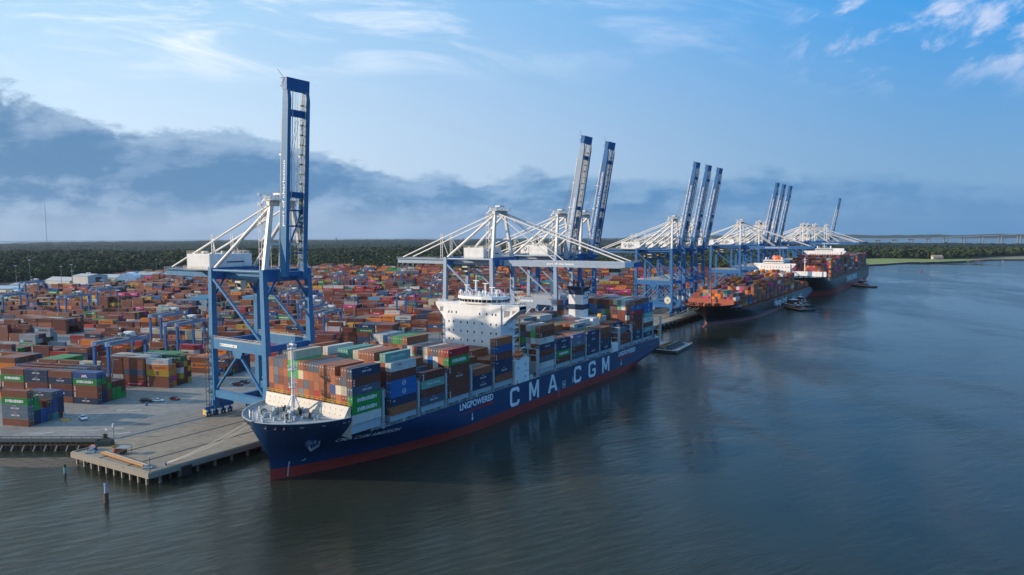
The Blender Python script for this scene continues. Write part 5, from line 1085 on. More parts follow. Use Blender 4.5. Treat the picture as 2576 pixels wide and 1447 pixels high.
t = thing('tent', 'big white fabric storage tent with rounded gable beside the yard', 'tent', (-1098, 540, QZ), R(48))
b = MB(); b.prism([(0, 0), (26, 0), (26, 7.5), (23, 11), (18, 13.6), (13, 14.6), (8, 13.6), (3, 11), (0, 7.5)], 'y', 0, 30); b.build('fabric_cover', M['tent_white'], t)
b = MB(); b.box(26.02, 26.1, 8, 14, .02, 5); b.box(-.06, 0, 4, 26, .02, .5); b.build('door_flap', M['wall_beige'], t)
t = thing('tent', 'low white domed shelter between the sheds and the blue crane', 'tent', (-1010, 600, QZ), R(40))
b = MB(); b.prism([(22 * (.5 - .5 * math.cos(math.pi * k / 10)), 7 * math.sin(math.pi * k / 10)) for k in range(11)], 'y', 0, 30); b.build('fabric_cover', M['tent_white'], t); b = MB(); b.box(8, 14, -.1, 0, 0, 4); b.build('door_flap', M['dark_steel'], t)
# ------------------------------------------------------------------ vehicles on the apron
def car(label, x, y, rz, paint, style, cat='car', group=None):
    t = thing({'pickup': 'pickup_truck', 'suv': 'suv', 'sedan': 'sedan_car'}[style], label, cat, (x, y, QZ + .01), rz, group)
    P = {'pickup': ([(-2.85, .55), (2.75, .55), (2.85, .95), (2.6, 1.12), (1.35, 1.2), (-2.8, 1.2)], [(1.35, 1.18), (.75, 1.82), (-.45, 1.86), (-.75, 1.18)], 5.7, 1.0),
         'suv': ([(-2.4, .5), (2.4, .5), (2.45, .9), (2.25, 1.08), (1.1, 1.15), (-2.35, 1.2)], [(1.15, 1.13), (.5, 1.75), (-1.9, 1.78), (-2.3, 1.15)], 4.9, .96),
         'sedan': ([(-2.35, .42), (2.35, .42), (2.4, .7), (2.1, .88), (1.0, .98), (-1.9, 1.0), (-2.35, .9)], [(1.1, .96), (.3, 1.42), (-.9, 1.44), (-1.8, .98)], 4.8, .9)}[style]
    lower, cabin, L, hw = P
    b = MB(); b.prism(lower, 'y', -hw, hw, 0)
    n = len(cabin); V = [(u, s_ * hw * (.97 if i in (0, n - 1) else .78), v) for s_ in (-1, 1) for i, (u, v) in enumerate(cabin)]
    b.add(V, [(i, (i + 1) % n, n + (i + 1) % n, n + i) for i in range(n)] + [tuple(range(n - 1, -1, -1)), tuple(range(n, 2 * n))], 0)
    body = b.build('body', paint, t)
    b = MB()
    for s_ in (-1, 1):
        V = []
        for (u, v), k in zip(cabin, (.975, .785, .785, .975)): V.append((u * .93 + (-.04), s_ * (hw * k + .012), v * .955 + .05 if v > lower[-2][1] + .15 else v + .09))
        b.add(V, [(0, 1, 2, 3)])
    (u0, v0), (u1, v1) = cabin[0], cabin[1]; (u2, v2), (u3, v3) = cabin[2], cabin[3]
    def shift(u, v, du, dv, w): return [(u + du, -w, v + dv), (u + du, w, v + dv)]
    a = Vector((u0 - u1, 0, v0 - v1)); nrm = Vector((v1 - v0, 0, u0 - u1)).normalized() * .015
    q = [Vector((u0, 0, v0)) - a * .1 + nrm, Vector((u1, 0, v1)) + a * .08 + nrm]; b.add([(q[0].x, -hw * .88, q[0].z), (q[0].x, hw * .88, q[0].z), (q[1].x, hw * .74, q[1].z), (q[1].x, -hw * .74, q[1].z)], [(0, 1, 2, 3)])
    a = Vector((u3 - u2, 0, v3 - v2)); nrm = Vector((v3 - v2, 0, u2 - u3)).normalized() * .015
    q = [Vector((u3, 0, v3)) - a * .1 + nrm, Vector((u2, 0, v2)) + a * .08 + nrm]; b.add([(q[0].x, -hw * .88, q[0].z), (q[0].x, hw * .88, q[0].z), (q[1].x, hw * .74, q[1].z), (q[1].x, -hw * .74, q[1].z)], [(0, 1, 2, 3)])
    b.build('window', M['glass'], body)
    if style == 'pickup': b = MB(); b.box(-2.7, -.9, -hw * .88, hw * .88, 1.2, 1.215); b.build('truck_bed', M['dark_steel'], body)
    wb = L * .31
    for sx in (-1, 1):
        for sy in (-1, 1):
            b = MB(); b.rev([(.38, -.13), (.38, .13)], (sx * wb, sy * (hw - .1), .38), 14, 0, 'y'); w = b.build('wheel', M['rubber'], t)
            b = MB(); b.rev([(.22, -.145), (.22, .145)], (sx * wb, sy * (hw - .1), .38), 10, 0, 'y'); b.build('rim', M['chrome'], w)
    for sy in (-1, 1): b = MB(); b.box(L / 2 - .25, L / 2 - .03, sy * hw * .7 - .17, sy * hw * .7 + .17, .72, .86); b.build('headlight', M['lamp_glass'], t); b = MB(); b.box(-L / 2 - .02, -L / 2 + .08, sy * hw * .8 - .1, sy * hw * .8 + .1, .75, .98); b.build('tail_light', M['red_paint'], t)
    return t
car('white pickup truck with dark open bed parked on the apron in front of stacks', -285.8, 125.3, R(-14), M['car_white'], 'pickup', 'pickup truck')
car('black suv parked beside the white sedan on the apron', -293.0, 153.8, R(38), M['car_black'], 'suv')
car('white sedan parked between black suv and red car', -289.4, 157.0, R(28), M['car_white'], 'sedan'); car('bright red car parked alone in the marked bays', -286.8, 162.9, R(10), M['car_red'], 'sedan')
car('dark red pickup truck seen between the legs of the nearest crane', -288.9, 195.4, R(12), M['car_maroon'], 'pickup', 'pickup truck'); car('dark grey suv parked behind the dark red pickup', -290.3, 200.2, R(20), M['car_grey'], 'suv')
for i, (x, y, rz, l) in enumerate(((-289.2, 120.6, R(35), 'yellow concrete barrier at the foot of the front container stack'), (-292.2, 155.0, R(58), 'yellow concrete barrier between the black suv and white sedan'), (-296.5, 191.7, R(25), 'yellow concrete barrier left of the dark red pickup'))):
    b = MB(); b.prism([(-.4, 0), (.4, 0), (.18, .35), (.13, .95), (-.13, .95), (-.18, .35)], 'x', -1.8, 1.8, 0); b.box(-1.2, -.8, -.41, -.38, .0, .12, 1); tag(b.build('barrier', [M['barrier_yellow'], M['dark_steel']], loc=(x, y, QZ + .005), rz=rz), l, 'barrier', 'yellow concrete barriers on the apron')
b = MB(); b.rev([(.42, 0), (.45, .3), (.42, .6), (.45, .9), (.4, .92)], (0, 0, 0), 12); b.rev([(.2, .92), (.2, 1.3), (.35, 1.35)], (0, 0, 0), 10); tag(b.build('barrel', M['blue_tarp'], loc=(-287.1, 150.7, QZ)), 'blue barrel standing near the black suv', 'barrel')
t = thing('sign', 'white notice board leaning at the end of the front container stack', 'sign', (-293.6, 122.4, QZ), R(20)); b = MB(); b.box(-1.1, 1.1, -.05, .05, .3, 2.4, 0); b.prism([(-.8, 1.9), (-.3, 1.9), (-.4, 1.3), (-.55, 1.1), (-.7, 1.3)], 'y', -.08, -.05, 1); b.box(-.15, .95, -.07, -.05, .6, 1.7, 2); b.build('board', [M['white_paint'], M['dark_steel'], M['ship_grey']], t); b = MB(); b.box(-.9, -.8, -.03, .08, 0, .3); b.box(.8, .9, -.03, .08, 0, .3); b.build('leg', M['grey_steel'], t)
# top lifter behind the crane
t = thing('container_handler', 'dark blue container handler with tall mast parked behind the nearest crane', 'container handler', (-315, 206, QZ), R(15))
b = MB(); b.box(-4, 3.4, -1.5, 1.5, 1.0, 2.2); b.box(-4.2, -2, -1.5, 1.5, 1.6, 3.2); b.build('chassis', M['crane_blue_dark'], t); b = MB(); b.box(-1.6, .4, -.8, .8, 2.2, 4.4); b.build('cab', M['dark_steel'], t)
for x in (-2.6, 2.2):
    for y in (-1.7, 1.7): b = MB(); b.rev([(.9, -.4), (.9, .4)], (x, y, .9), 14, 0, 'y'); b.build('wheel', M['rubber'], t)
b = MB(); b.beam((3.6, -1, 1), (3.6, -1, 13), .4, .5); b.beam((3.6, 1, 1), (3.6, 1, 13), .4, .5); b.beam((3.6, -1, 12.6), (3.6, 1, 12.6), .4, .4); b.beam((3.6, -1, 6.8), (3.6, 1, 6.8), .4, .4); b.build('mast', M['dark_steel'], t)
b = MB(); b.box(4, 4.8, -6, 6, 9.6, 10.1); b.box(3.8, 5, -6.2, -5.6, 9.2, 10.2); b.box(3.8, 5, 5.6, 6.2, 9.2, 10.2); b.build('spreader', M['orange_steel'], t)
# ------------------------------------------------------------------ things on the end of the wharf
t = thing('dumpster', 'dark open topped scrap skip at the landward corner of the wharf', 'skip', (-244.0, 113.2, QZ + .01), R(32))
b = MB(); b.box(-2.8, 2.8, -1.2, -1.1, .2, 1.9); b.box(-2.8, 2.8, 1.1, 1.2, .2, 1.9); b.box(-2.8, -2.7, -1.1, 1.1, .2, 1.9); b.box(2.7, 2.8, -1.1, 1.1, .2, 1.9); b.box(-2.8, 2.8, -1.2, 1.2, .1, .25)
for k in range(9): b.box(-2.6 + k * .62, -2.45 + k * .62, -1.28, -1.2, .2, 1.8)
b.build('skip_body', M['dumpster'], t); b = MB()
for k in range(14): x, y = rnd.uniform(-2.4, 2), rnd.uniform(-.9, .8); b.beam((x, y, rnd.uniform(.8, 1.6)), (x + rnd.uniform(-.6, .9), y + .3, 1.8), .3, .12)
b.build('scrap', M['pipe_brown'], t)
t = thing('generator', 'blue wrapped machine with rusty tank on the wharf end beside the skip', 'generator', (-241.5, 108.4, QZ + .01), R(10))
b = MB(); b.rev([(.2, -1), (.6, -.9), (.62, .9), (.2, 1)], (-.6, .8, 1.0), 12, 0, 'x'); b.build('tank', M['rust_red'], t); b = MB(); b.prism([(-1, 0), (1, 0), (.8, .9), (.2, 1.3), (-.7, 1.1)], 'x', -.6, .9); b.build('tarp', M['blue_tarp'], t); b = MB(); b.box(-1.6, -1, -1, .6, 0, .3); b.rail([(-1.4, -1, 0), (1.4, -1, 0)], 1.0, .06, 1); b.build('frame', M['dark_steel'], t)
t = thing('gangway_ramp', 'yellow steel ramp plate lying beside the skip on the wharf', 'ramp', (-239.6, 114.0, QZ + .01), R(-30)); b = MB(); b.prism([(-.9, 0), (.9, 0), (.9, .9), (-.9, .35)], 'y', -.5, .5); b.build('plate', M['yellow_paint'], t); b = MB(); b.beam((-3.4, .2, .1), (-.9, .1, .3), .25, .2); b.beam((.9, .4, .1), (3, .6, .1), .15, .15); b.build('arm', M['dark_steel'], t)
t = thing('welding_machine', 'red tank machine under a grey awning on the wharf end', 'machine', (-229.6, 112.0, QZ + .01), R(28))
b = MB(); b.rev([(.2, -.9), (.7, -.8), (.72, .8), (.2, .9)], (-1.9, 0, 1.1), 12, 0, 'y'); b.build('tank', M['red_paint'], t); b = MB(); b.box(-1.4, 1.0, -.9, .9, .3, 1.3); b.rev([(.45, 0), (.45, 1)], (0, -1.4, 0), 10); b.build('engine', M['pipe_brown'], t)
b = MB(); b.add([(-1.4, -1.3, 2.0), (2.4, -1.3, 2.15), (2.6, 1.4, 2.35), (-1.3, 1.4, 2.4), (-1.4, -1.3, 2.08), (2.4, -1.3, 2.23), (2.6, 1.4, 2.43), (-1.3, 1.4, 2.48)], [(3, 2, 1, 0), (4, 5, 6, 7), (0, 1, 5, 4), (1, 2, 6, 5), (2, 3, 7, 6), (3, 0, 4, 7)]); b.build('awning', M['grey_steel'], t)
b = MB()
for x, y in ((-1.3, -1.2), (2.3, -1.2), (2.4, 1.2), (-1.2, 1.2)): b.beam((x, y, 0), (x, y, 2.1), .1, .1)
b.build('awning_post', M['dark_steel'], t)
for i, (o, r, m, l) in enumerate(((0, .42, 'pipe_rust', 'rusty orange steel pipe lying along the end of the wharf'), (.95, .36, 'pipe_grey', 'pale grey pipe lying just behind the rusty orange pipe'), (1.75, .3, 'pipe_brown', 'dark brown thin pipe at the back of three on the wharf end'))):
    b = MB(); b.tube((-234.4, 107.9 + o, QZ + .2 + r), (-209.6, 108.4 + o, QZ + .2 + r), r, 12); tag(b.build('steel_pipe', M[m]), l, 'pipe', 'steel pipes lying on the wharf end')
for n_, (x, y), l, rot in (('gangway', (-208.3, 109.0), 'folded steel gangway frame at the river corner of the wharf', R(50)), ('gangway', (-239.2, 106.6), 'folded steel gangway frame beside the blue wrapped machine', R(45))):
    t = thing(n_, l, 'gangway', (x, y, QZ + .01), rot); b = MB(); b.prism([(-1.3, 0), (1.3, 0), (1.3, .5), (.2, 1.3), (-.4, 1.3), (-1.3, .4)], 'y', .6, .7); b.box(-1.2, 1.2, -.6, .6, .05, .4); b.build('base', M['ship_grey'], t); b = MB(); b.beam((-1.8, -.5, .2), (1.4, -.5, 1.9), .12, .25); b.beam((-1.8, .5, .2), (1.4, .5, 1.9), .12, .25)
    for k in range(6): b.beam((-1.5 + k * .55, -.5, .35 + k * .29), (-1.5 + k * .55, .5, .35 + k * .29), .12, .06)
    b.build('ladder', M['cream_paint'], t)
t = thing('corner_post', 'thin dark pole with a light standing at the river corner of the wharf', 'post', (-205.0, 107.8, QZ + .01)); b = MB(); b.tube((0, 0, 0), (0, 0, 4.4), .09, 8); b.build('pole', M['dark_steel'], t); b = MB(); b.rev([(.1, 4.4), (.18, 4.5), (.16, 4.8), (.05, 4.9)], (0, 0, 0), 8); b.build('lamp', M['lamp_glass'], t)
t = thing('camera_post', 'grey post with camera boxes beside the seawall end', 'post', (-251.6, 120.0, QZ)); b = MB(); b.tube((0, 0, 0), (0, 0, 5.6), .13, 8); b.build('pole', M['grey_steel'], t); b = MB(); b.box(-.45, .45, -.3, .2, 3.6, 4.5); b.box(-.5, .6, -.15, .15, 4.7, 4.95); b.build('camera_box', M['ship_grey'], t)
t = thing('shrub', 'small green bush at the seawall end beside the camera post', 'bush', (-252.2, 117.4, QZ - .2)); b = MB(); q = random.Random(3)
for k in range(150): a, h, r = q.random() * 6.28, q.random() * 1.7, q.random() * 1.1; b.beam((r * .5 * math.cos(a), r * .5 * math.sin(a), h), (r * math.cos(a), r * math.sin(a), h + .35), .16, .03)
b.build('foliage', M['plant'], t)
for i in range(14):
    y = 113.6 + i * 18; l = 'iron mooring bollard at the wharf edge ' + ('holding the ropes of the blue ship' if i == 0 else 'hidden along the side of the blue ship' if y < 396 else 'on the open wharf between the two ships')
    b = MB(); b.rev([(.36, 0), (.3, .15), (.24, .5), (.42, .62), (.36, .8)], (0, 0, 0), 12)
    if i == 0 or y > 396: o = b.build('bollard', M['blue_tarp'] if i == 0 else M['dark_steel'], loc=(-206.6, y, QZ + .01)); tag(o, l, 'bollard', 'bollards along the wharf edge')
for i in range(16):
    y = 404 + i * 9
    o = None
    if y < 540: b = MB(); b.box(-.5, .2, -.8, .8, -2.4, -.1, 0); b.box(.2, .7, -1.0, 1.0, -2.8, .2, 1); o = b.build('fender', [M['grey_steel'], M['rubber']], loc=(QX + 1.0, y, QZ)); tag(o, 'black rubber fender on the open wharf face between the two ships', 'fender', 'rubber fenders on the wharf face')
b = MB(); b.box(-.5, .3, -1.4, 1.4, -3.0, -.3, 0); b.box(.3, .9, -1.6, 1.6, -3.4, -.2, 1); o = b.build('fender', [M['grey_steel'], M['rubber']], loc=(QX + .9, 117.5, QZ)); tag(o, 'large black fender on the wharf face in front of the blue bow', 'fender')
# ------------------------------------------------------------------ shipping containers
m = bpy.data.materials.new('container_paint'); m.use_nodes = True; _b = NB(m.node_tree); _p = m.node_tree.nodes['Principled BSDF']
_c = _b.n('ShaderNodeVertexColor', layer_name='Col').outputs[0]; _pos = _b.n('ShaderNodeNewGeometry').outputs['Position']
_n1 = _b.noise(_b.vscale(_pos, (1, 1, .4)), .45, 6, .65); _n2 = _b.noise(_b.vscale(_pos, (1, 1, .15)), 3.0, 4, .65); _n3 = _b.noise(_pos, .05, 3, .6)
_nz = _b.n('ShaderNodeSeparateXYZ', ins={0: _b.n('ShaderNodeNewGeometry').outputs['Normal']}).outputs[2]
_col = _b.mix(_b.sm(_n3, .3, .7), _b.mix(1, _c, (.86, .86, .88, 1), 'MULTIPLY'), _b.mix(1, _c, (1.12, 1.08, 1.04, 1), 'MULTIPLY'))
_col = _b.mix(_b.m('MULTIPLY', _b.sm(_n2, .54, .74), .38), _col, (.085, .05, .032, 1)); _col = _b.mix(_b.m('MULTIPLY', _b.sm(_n1, .5, .75), .32), _col, (.17, .14, .12, 1))
_col = _b.mix(_b.m('MULTIPLY', _b.m('MULTIPLY', _b.sm(_nz, .5, .9), _b.sm(_n1, .3, .62)), .42), _col, (.15, .115, .10, 1))
m.node_tree.links.new(_col, _p.inputs['Base Color']); _p.inputs['Roughness'].default_value = .55; _p.inputs['Specular IOR Level'].default_value = .35
M['container'] = m
PAL = {'maroon': (.165, .045, .030), 'brown': (.25, .085, .045), 'rust': (.36, .12, .05), 'orange': (.70, .21, .02), 'navy': (.020, .042, .095), 'slate': (.075, .105, .15), 'greyblue': (.14, .18, .215), 'blue': (.015, .13, .38), 'cobalt': (.03, .09, .25),
       'green': (.015, .26, .05), 'lime': (.05, .36, .07), 'darkgreen': (.02, .115, .05), 'teal': (.09, .31, .26), 'seagreen': (.17, .36, .31), 'white': (.58, .58, .55), 'grey': (.30, .32, .33), 'cream': (.58, .50, .36), 'red': (.36, .025, .03), 'pink': (.58, .035, .19), 'yellow': (.50, .32, .04), 'violet': (.16, .17, .30), 'lightblue': (.06, .27, .47)}
CN = {'maroon': 'maroon', 'brown': 'reddish brown', 'rust': 'rust orange', 'orange': 'bright orange', 'navy': 'navy blue', 'slate': 'slate blue', 'greyblue': 'grey blue', 'blue': 'bright blue', 'cobalt': 'deep blue', 'green': 'green', 'lime': 'light green', 'darkgreen': 'dark green', 'teal': 'turquoise', 'seagreen': 'pale teal', 'white': 'off white', 'grey': 'grey', 'cream': 'cream', 'red': 'red', 'pink': 'magenta', 'yellow': 'yellow', 'violet': 'violet blue', 'lightblue': 'light blue'}
WH = (.72, .72, .70); BK = (.02, .02, .03)
# logo: text, x0, x1 (fractions of the length), z0, z1 (fractions of the height), ink, bold
LOGO = {'evg': [('EVERGREEN', .16, .84, .30, .72, WH, .055)], 'cma': [('CMA CGM', .34, .66, .40, .62, WH, .03), ('arc', .44, .60, .70, .88, WH, 0), ('arc2', .46, .62, .14, .28, (.5, .12, .1), 0)], 'hap': [('Hapag-Lloyd', .34, .84, .26, .66, (.03, .05, .16), .02), ('emb', .14, .25, .24, .72, (.03, .06, .22), 0)],
        'mae': [('MAERSK', .30, .82, .32, .68, (.03, .05, .09), .03), ('emb', .08, .22, .20, .80, (.20, .52, .70), 0)], 'one': [('ONE', .36, .70, .34, .74, WH, .05)], 'uas': [('U A S C', .22, .80, .34, .66, WH, .04), ('emb', .82, .85, .24, .74, (.6, .6, .2), 0)], 'apl': [('APL', .36, .62, .22, .60, WH, .05), ('emb', .38, .58, .66, .72, (.5, .05, .05), 0)],
        'msc': [('m', .44, .56, .50, .82, BK, .06), ('sc', .44, .56, .16, .42, BK, .05)], 'cos': [('COSCO', .42, .58, .40, .56, WH, .02), ('ring', .43, .57, .18, .82, WH, 0)], 'chi': [('CHINA SHIPPING', .20, .80, .36, .68, WH, .02)], 'ham': [('HAMBURG SÜD', .18, .82, .34, .66, WH, .0)], 'cosw': [('COSCO', .30, .70, .38, .62, (.05, .10, .22), .02)],
        'yml': [('YANG MING', .22, .76, .36, .62, (.5, .12, .08), .0)], 'dal': [('DAL', .26, .42, .62, .82, (.5, .05, .08), .03)], 'tex': [('tex', .04, .09, .10, .90, WH, 0)], 'cai': [('cai', .06, .14, .55, .78, WH, .02)], 'tri': [('Triton', .60, .84, .52, .70, WH, .0)], 'kl': [('K LINE', .30, .70, .34, .66, WH, .04)]}
BYCOL = {'green': ['evg'], 'lime': ['evg'], 'navy': ['cma', 'cma', None], 'slate': ['cma', None], 'greyblue': ['cma', None], 'orange': ['hap', 'hap', 'hap', None], 'white': ['mae', 'mae', 'dal', 'yml', None], 'grey': ['mae', None], 'pink': ['one'], 'darkgreen': ['uas'], 'cobalt': ['apl', None], 'yellow': ['msc'], 'blue': ['cos', None], 'seagreen': ['chi'], 'teal': [None], 'red': ['ham', 'kl', None], 'maroon': ['tex', 'cai', None, None, 'tri'], 'brown': ['tex', None, None, 'tri'], 'rust': ['tex', None, None], 'cream': [None], 'violet': ['cma'], 'lightblue': [None]}
LC, WC, HC = 12.19, 2.44, 2.86
def logo_geo(lg, fine):
    """letters on the -y face as (verts, tris, colours), container centred on x,y, base at z 0"""
    V, F, K = [], [], []
    for st, x0, x1, z0, z1, ink, bd in LOGO[lg]:
        X0, X1, Z0, Z1 = -LC / 2 + x0 * LC, -LC / 2 + x1 * LC, z0 * HC, z1 * HC; o = len(V); y = -WC / 2 - .035
        if st == 'emb' or st == 'tex':
            if st == 'tex':
                n = 3; q = []
                for k in range(n): a = Z0 + (Z1 - Z0) * k / n; q.append((X0, X1, a, a + (Z1 - Z0) / n * .62))
            else: q = [(X0, X1, Z0, Z1)]
            for a, c, d, e in q:
                o = len(V); V += [(a, y, d), (c, y, d), (c, y, e), (a, y, e)]; F += [(o, o + 1, o + 2), (o, o + 2, o + 3)]; K += [ink] * 4
        elif st in ('arc', 'arc2', 'ring'):
            n = 9; cx, cz, rx, rz = (X0 + X1) / 2, (Z0 + Z1) / 2, (X1 - X0) / 2, (Z1 - Z0) / 2
            a0, a1 = {'arc': (170, 50), 'arc2': (-130, -20), 'ring': (0, 360)}[st]
            for k in range(n): t = R(a0 + (a1 - a0) * k / (n - 1)); g = .78 if st == 'ring' else .62; V += [(cx + rx * math.cos(t), y, cz + rz * math.sin(t)), (cx + rx * g * math.cos(t), y, cz + rz * g * math.sin(t))]; K += [ink] * 2
            for k in range(n - 1): i = o + 2 * k; F += [(i, i + 1, i + 3), (i, i + 3, i + 2)]
        else:
            v, f = text_mesh(st, bd, 2 if fine else 1); V += [(X0 + a * (X1 - X0), y, Z0 + c * (Z1 - Z0)) for a, c in v]; F += [tuple(k + o for k in t) for t in f if len(t) == 3]; K += [ink] * len(v)
    return np.array(V), np.array(F), np.array(K)
_LG = {}
def lg_cache(lg, fine):
    if (lg, fine) not in _LG: _LG[lg, fine] = logo_geo(lg, fine)
    return _LG[lg, fine]
def container_mesh(colour, lg):
    """corrugated long sides, posts, rails, letters; shared by every copy of the kind"""
    b = MB(); x, y = LC / 2, WC / 2; cols = []
    def put(fn, c): n0 = len(b.v); fn(); cols.extend([c] * (len(b.v) - n0))
    c = PAL[colour]; dk = tuple(k * .8 for k in c)
    def posts():
        for sx in (-1, 1):
            for sy in (-1, 1): b.box(sx * x - (.12 if sx > 0 else 0), sx * x + (.12 if sx < 0 else 0), sy * y - (.12 if sy > 0 else 0), sy * y + (.12 if sy < 0 else 0), 0, HC)
        for sy in (-1, 1):
            b.box(-x + .12, x - .12, sy * y - (.1 if sy > 0 else 0), sy * y + (.1 if sy < 0 else 0), 0, .16); b.box(-x + .12, x - .12, sy * y - (.08 if sy > 0 else 0), sy * y + (.08 if sy < 0 else 0), HC - .1, HC)
        for sx in (-1, 1): b.box(sx * x - (.1 if sx > 0 else 0), sx * x + (.1 if sx < 0 else 0), -y + .12, y - .12, 0, .16); b.box(sx * x - (.1 if sx > 0 else 0), sx * x + (.1 if sx < 0 else 0), -y + .12, y - .12, HC - .14, HC)
    put(posts, c)
    def sides():
        n = 22; w = (LC - .24) / n
        for sy in (-1, 1):
            pts = []
            for k in range(n): x0 = -x + .12 + k * w; pts += [(x0, y - .02), (x0 + w * .42, y - .02), (x0 + w * .5, y - .075), (x0 + w * .92, y - .075)]
            pts.append((x - .12, y - .02)); V = []
            for a, h in pts: V += [(a, sy * h, .16), (a, sy * h, HC - .1)]
            b.add(V, [(2 * i, 2 * i + 2, 2 * i + 3, 2 * i + 1) if sy < 0 else (2 * i, 2 * i + 1, 2 * i + 3, 2 * i + 2) for i in range(len(pts) - 1)])
        for sx in (-1, 1): b.add([(sx * (x - .06), -y + .1, .1), (sx * (x - .06), y - .1, .1), (sx * (x - .06), y - .1, HC - .1), (sx * (x - .06), -y + .1, HC - .1)], [(0, 1, 2, 3)])
        n = 22; V = []
        for k in range(2 * n + 1): a = -x + .1 + k * (LC - .2) / (2 * n); h = HC - (.03 if k % 2 else .07); V += [(a, -y + .06, h), (a, y - .06, h)]
        b.add(V, [(2 * i, 2 * i + 2, 2 * i + 3, 2 * i + 1) for i in range(2 * n)]); b.add([(-x, -y, .02), (x, -y, .02), (x, y, .02), (-x, y, .02)], [(0, 3, 2, 1)])
    put(sides, c)
    V = np.array(b.v); fs = {}
    for f in b.f: fs.setdefault(len(f), []).append(f)
    K = np.array(cols); F = [np.array(q) for q in fs.values()]
    if lg:
        lv, lf, lk = lg_cache(lg, True)
        for sg in (1, -1): F.append(lf + len(V)); V = np.r_[V, lv * np.array((sg, sg, 1))]; K = np.r_[K, lk]
    o = np_mesh('shipping_container', V, F, [M['container']], K); me = o.data; bpy.data.objects.remove(o); return me
_DM = {}
def door_mesh(colour):
    if colour not in _DM:
        b = MB(); x = LC / 2; c = PAL[colour]; cols = []
        for s_ in (-1, 1):
            b.box(x - .055, x + .005, s_ * .58 - .53, s_ * .58 + .53, .18, HC - .16); cols += [c] * 8
            for k in range(5): b.box(x + .005, x + .025, s_ * .58 - .5, s_ * .58 + .5, .3 + k * .5, .5 + k * .5); cols += [tuple(q * .92 for q in c)] * 8
            for d in (-.27, .25): b.box(x + .025, x + .065, s_ * .58 + d - .025, s_ * .58 + d + .025, .1, HC - .1); cols += [(.33, .33, .32)] * 8
            b.box(x + .03, x + .035, s_ * .58 + .05, s_ * .58 + .4, 1.9, 2.3); cols += [WH] * 8
        o = np_mesh('door', np.array(b.v), [np.array(b.f)], [M['container']], np.array(cols)); _DM[colour] = o.data; bpy.data.objects.remove(o)
    return _DM[colour]
BOXES = []          # (x, y, z, rz, length, height, colour, logo, label words, door end)
def put_box(x, y, z, rz, L, h, col, lg, words, end): BOXES.append((x, y, z, rz, L, h, col, lg, words, end))
ORD = ['first', 'second', 'third', 'fourth', 'fifth', 'sixth', 'seventh', 'eighth', 'ninth', 'tenth', 'eleventh', 'twelfth', 'thirteenth', 'fourteenth', 'fifteenth', 'sixteenth', 'seventeenth'] + [str(k) + 'th' for k in range(18, 160)]
def tier(t, h): return 'only' if h == 1 else 'top' if t == h - 1 else 'bottom' if t == 0 else ORD[t]
def colw(c): return 'riverside column' if c == 0 else ORD[c] + ' column from river'
def pick(q, w):
    ks = list(w); t = q.random() * sum(w.values())
    for k in ks:
        t -= w[k]
        if t <= 0: return k
    return ks[-1]
W_SHIP = dict(brown=26, maroon=26, rust=16, navy=10, slate=6, greyblue=5, white=7, cream=4, cobalt=4, teal=3, green=2, grey=4, red=3, blue=2)
W_BOW = dict(rust=30, brown=30, maroon=10, slate=11, greyblue=8, cream=2, white=2, cobalt=2, red=2)
W_YARD = dict(maroon=46, brown=24, rust=3, orange=9, navy=6, slate=3, darkgreen=4, green=3, white=3, grey=3, pink=4, yellow=3, red=6, cobalt=2, blue=1.5, seagreen=1, cream=1.5, lightblue=.7)
W_FARY = dict(W_YARD, pink=5, red=8, yellow=4)
W_HAP = dict(maroon=22, brown=24, orange=22, rust=10, white=7, pink=4, navy=5, red=7, yellow=3, darkgreen=3, cobalt=4, teal=2, grey=3)
W_YM = dict(maroon=28, brown=26, rust=10, pink=12, red=12, orange=6, white=4, slate=4, seagreen=2, blue=2, navy=4)
def lg_for(q, col): return q.choice(BYCOL[col])
# --- on the blue ship. tiers listed bottom to top for the river side column
NEAR = [[('white', None), ('green', 'evg'), ('green', 'evg'), ('slate', 'cma'), ('maroon', 'tex'), ('navy', 'cma')], [('rust', None), ('navy', 'cai'), ('blue', 'cos'), ('blue', 'cos'), ('maroon', None), ('white', 'dal')], [('slate', 'cma'), ('maroon', None), ('seagreen', 'chi'), ('maroon', 'tex')],
        [('maroon', 'tex'), ('maroon', None), ('maroon', 'cma'), ('maroon', 'tex'), ('green', 'evg'), ('red', 'cai')], [('navy', 'cma'), ('navy', 'cma'), ('brown', None)], [('brown', None), ('navy', 'cma'), ('navy', 'cai'), ('maroon', 'tex'), ('cobalt', 'cai'), ('rust', 'tex')],
        [('white', None), ('slate', None), ('maroon', None), ('navy', 'cma'), ('white', 'dal'), ('maroon', 'tex'), ('brown', None)], [('maroon', 'cai'), ('green', 'evg'), ('navy', 'cma'), ('navy', 'cma')], [('slate', 'cai'), ('maroon', 'cai'), ('greyblue', 'cma'), ('violet', 'cma')], [('navy', 'cma'), ('navy', 'cai'), ('navy', 'cma'), ('navy', 'cma')],
        [('navy', 'cma'), ('navy', 'cai'), ('maroon', None), ('brown', None)], [('maroon', 'cai'), ('maroon', None)], [('navy', 'cma'), ('navy', 'cma'), ('maroon', None), ('maroon', 'tex'), ('maroon', None), ('red', 'cai'), ('blue', 'cos'), ('brown', 'tex')], [('navy', 'cma'), ('seagreen', 'chi'), ('maroon', None), ('white', 'cosw'), ('seagreen', 'chi'), ('blue', 'cos'), ('blue', 'cos')]]
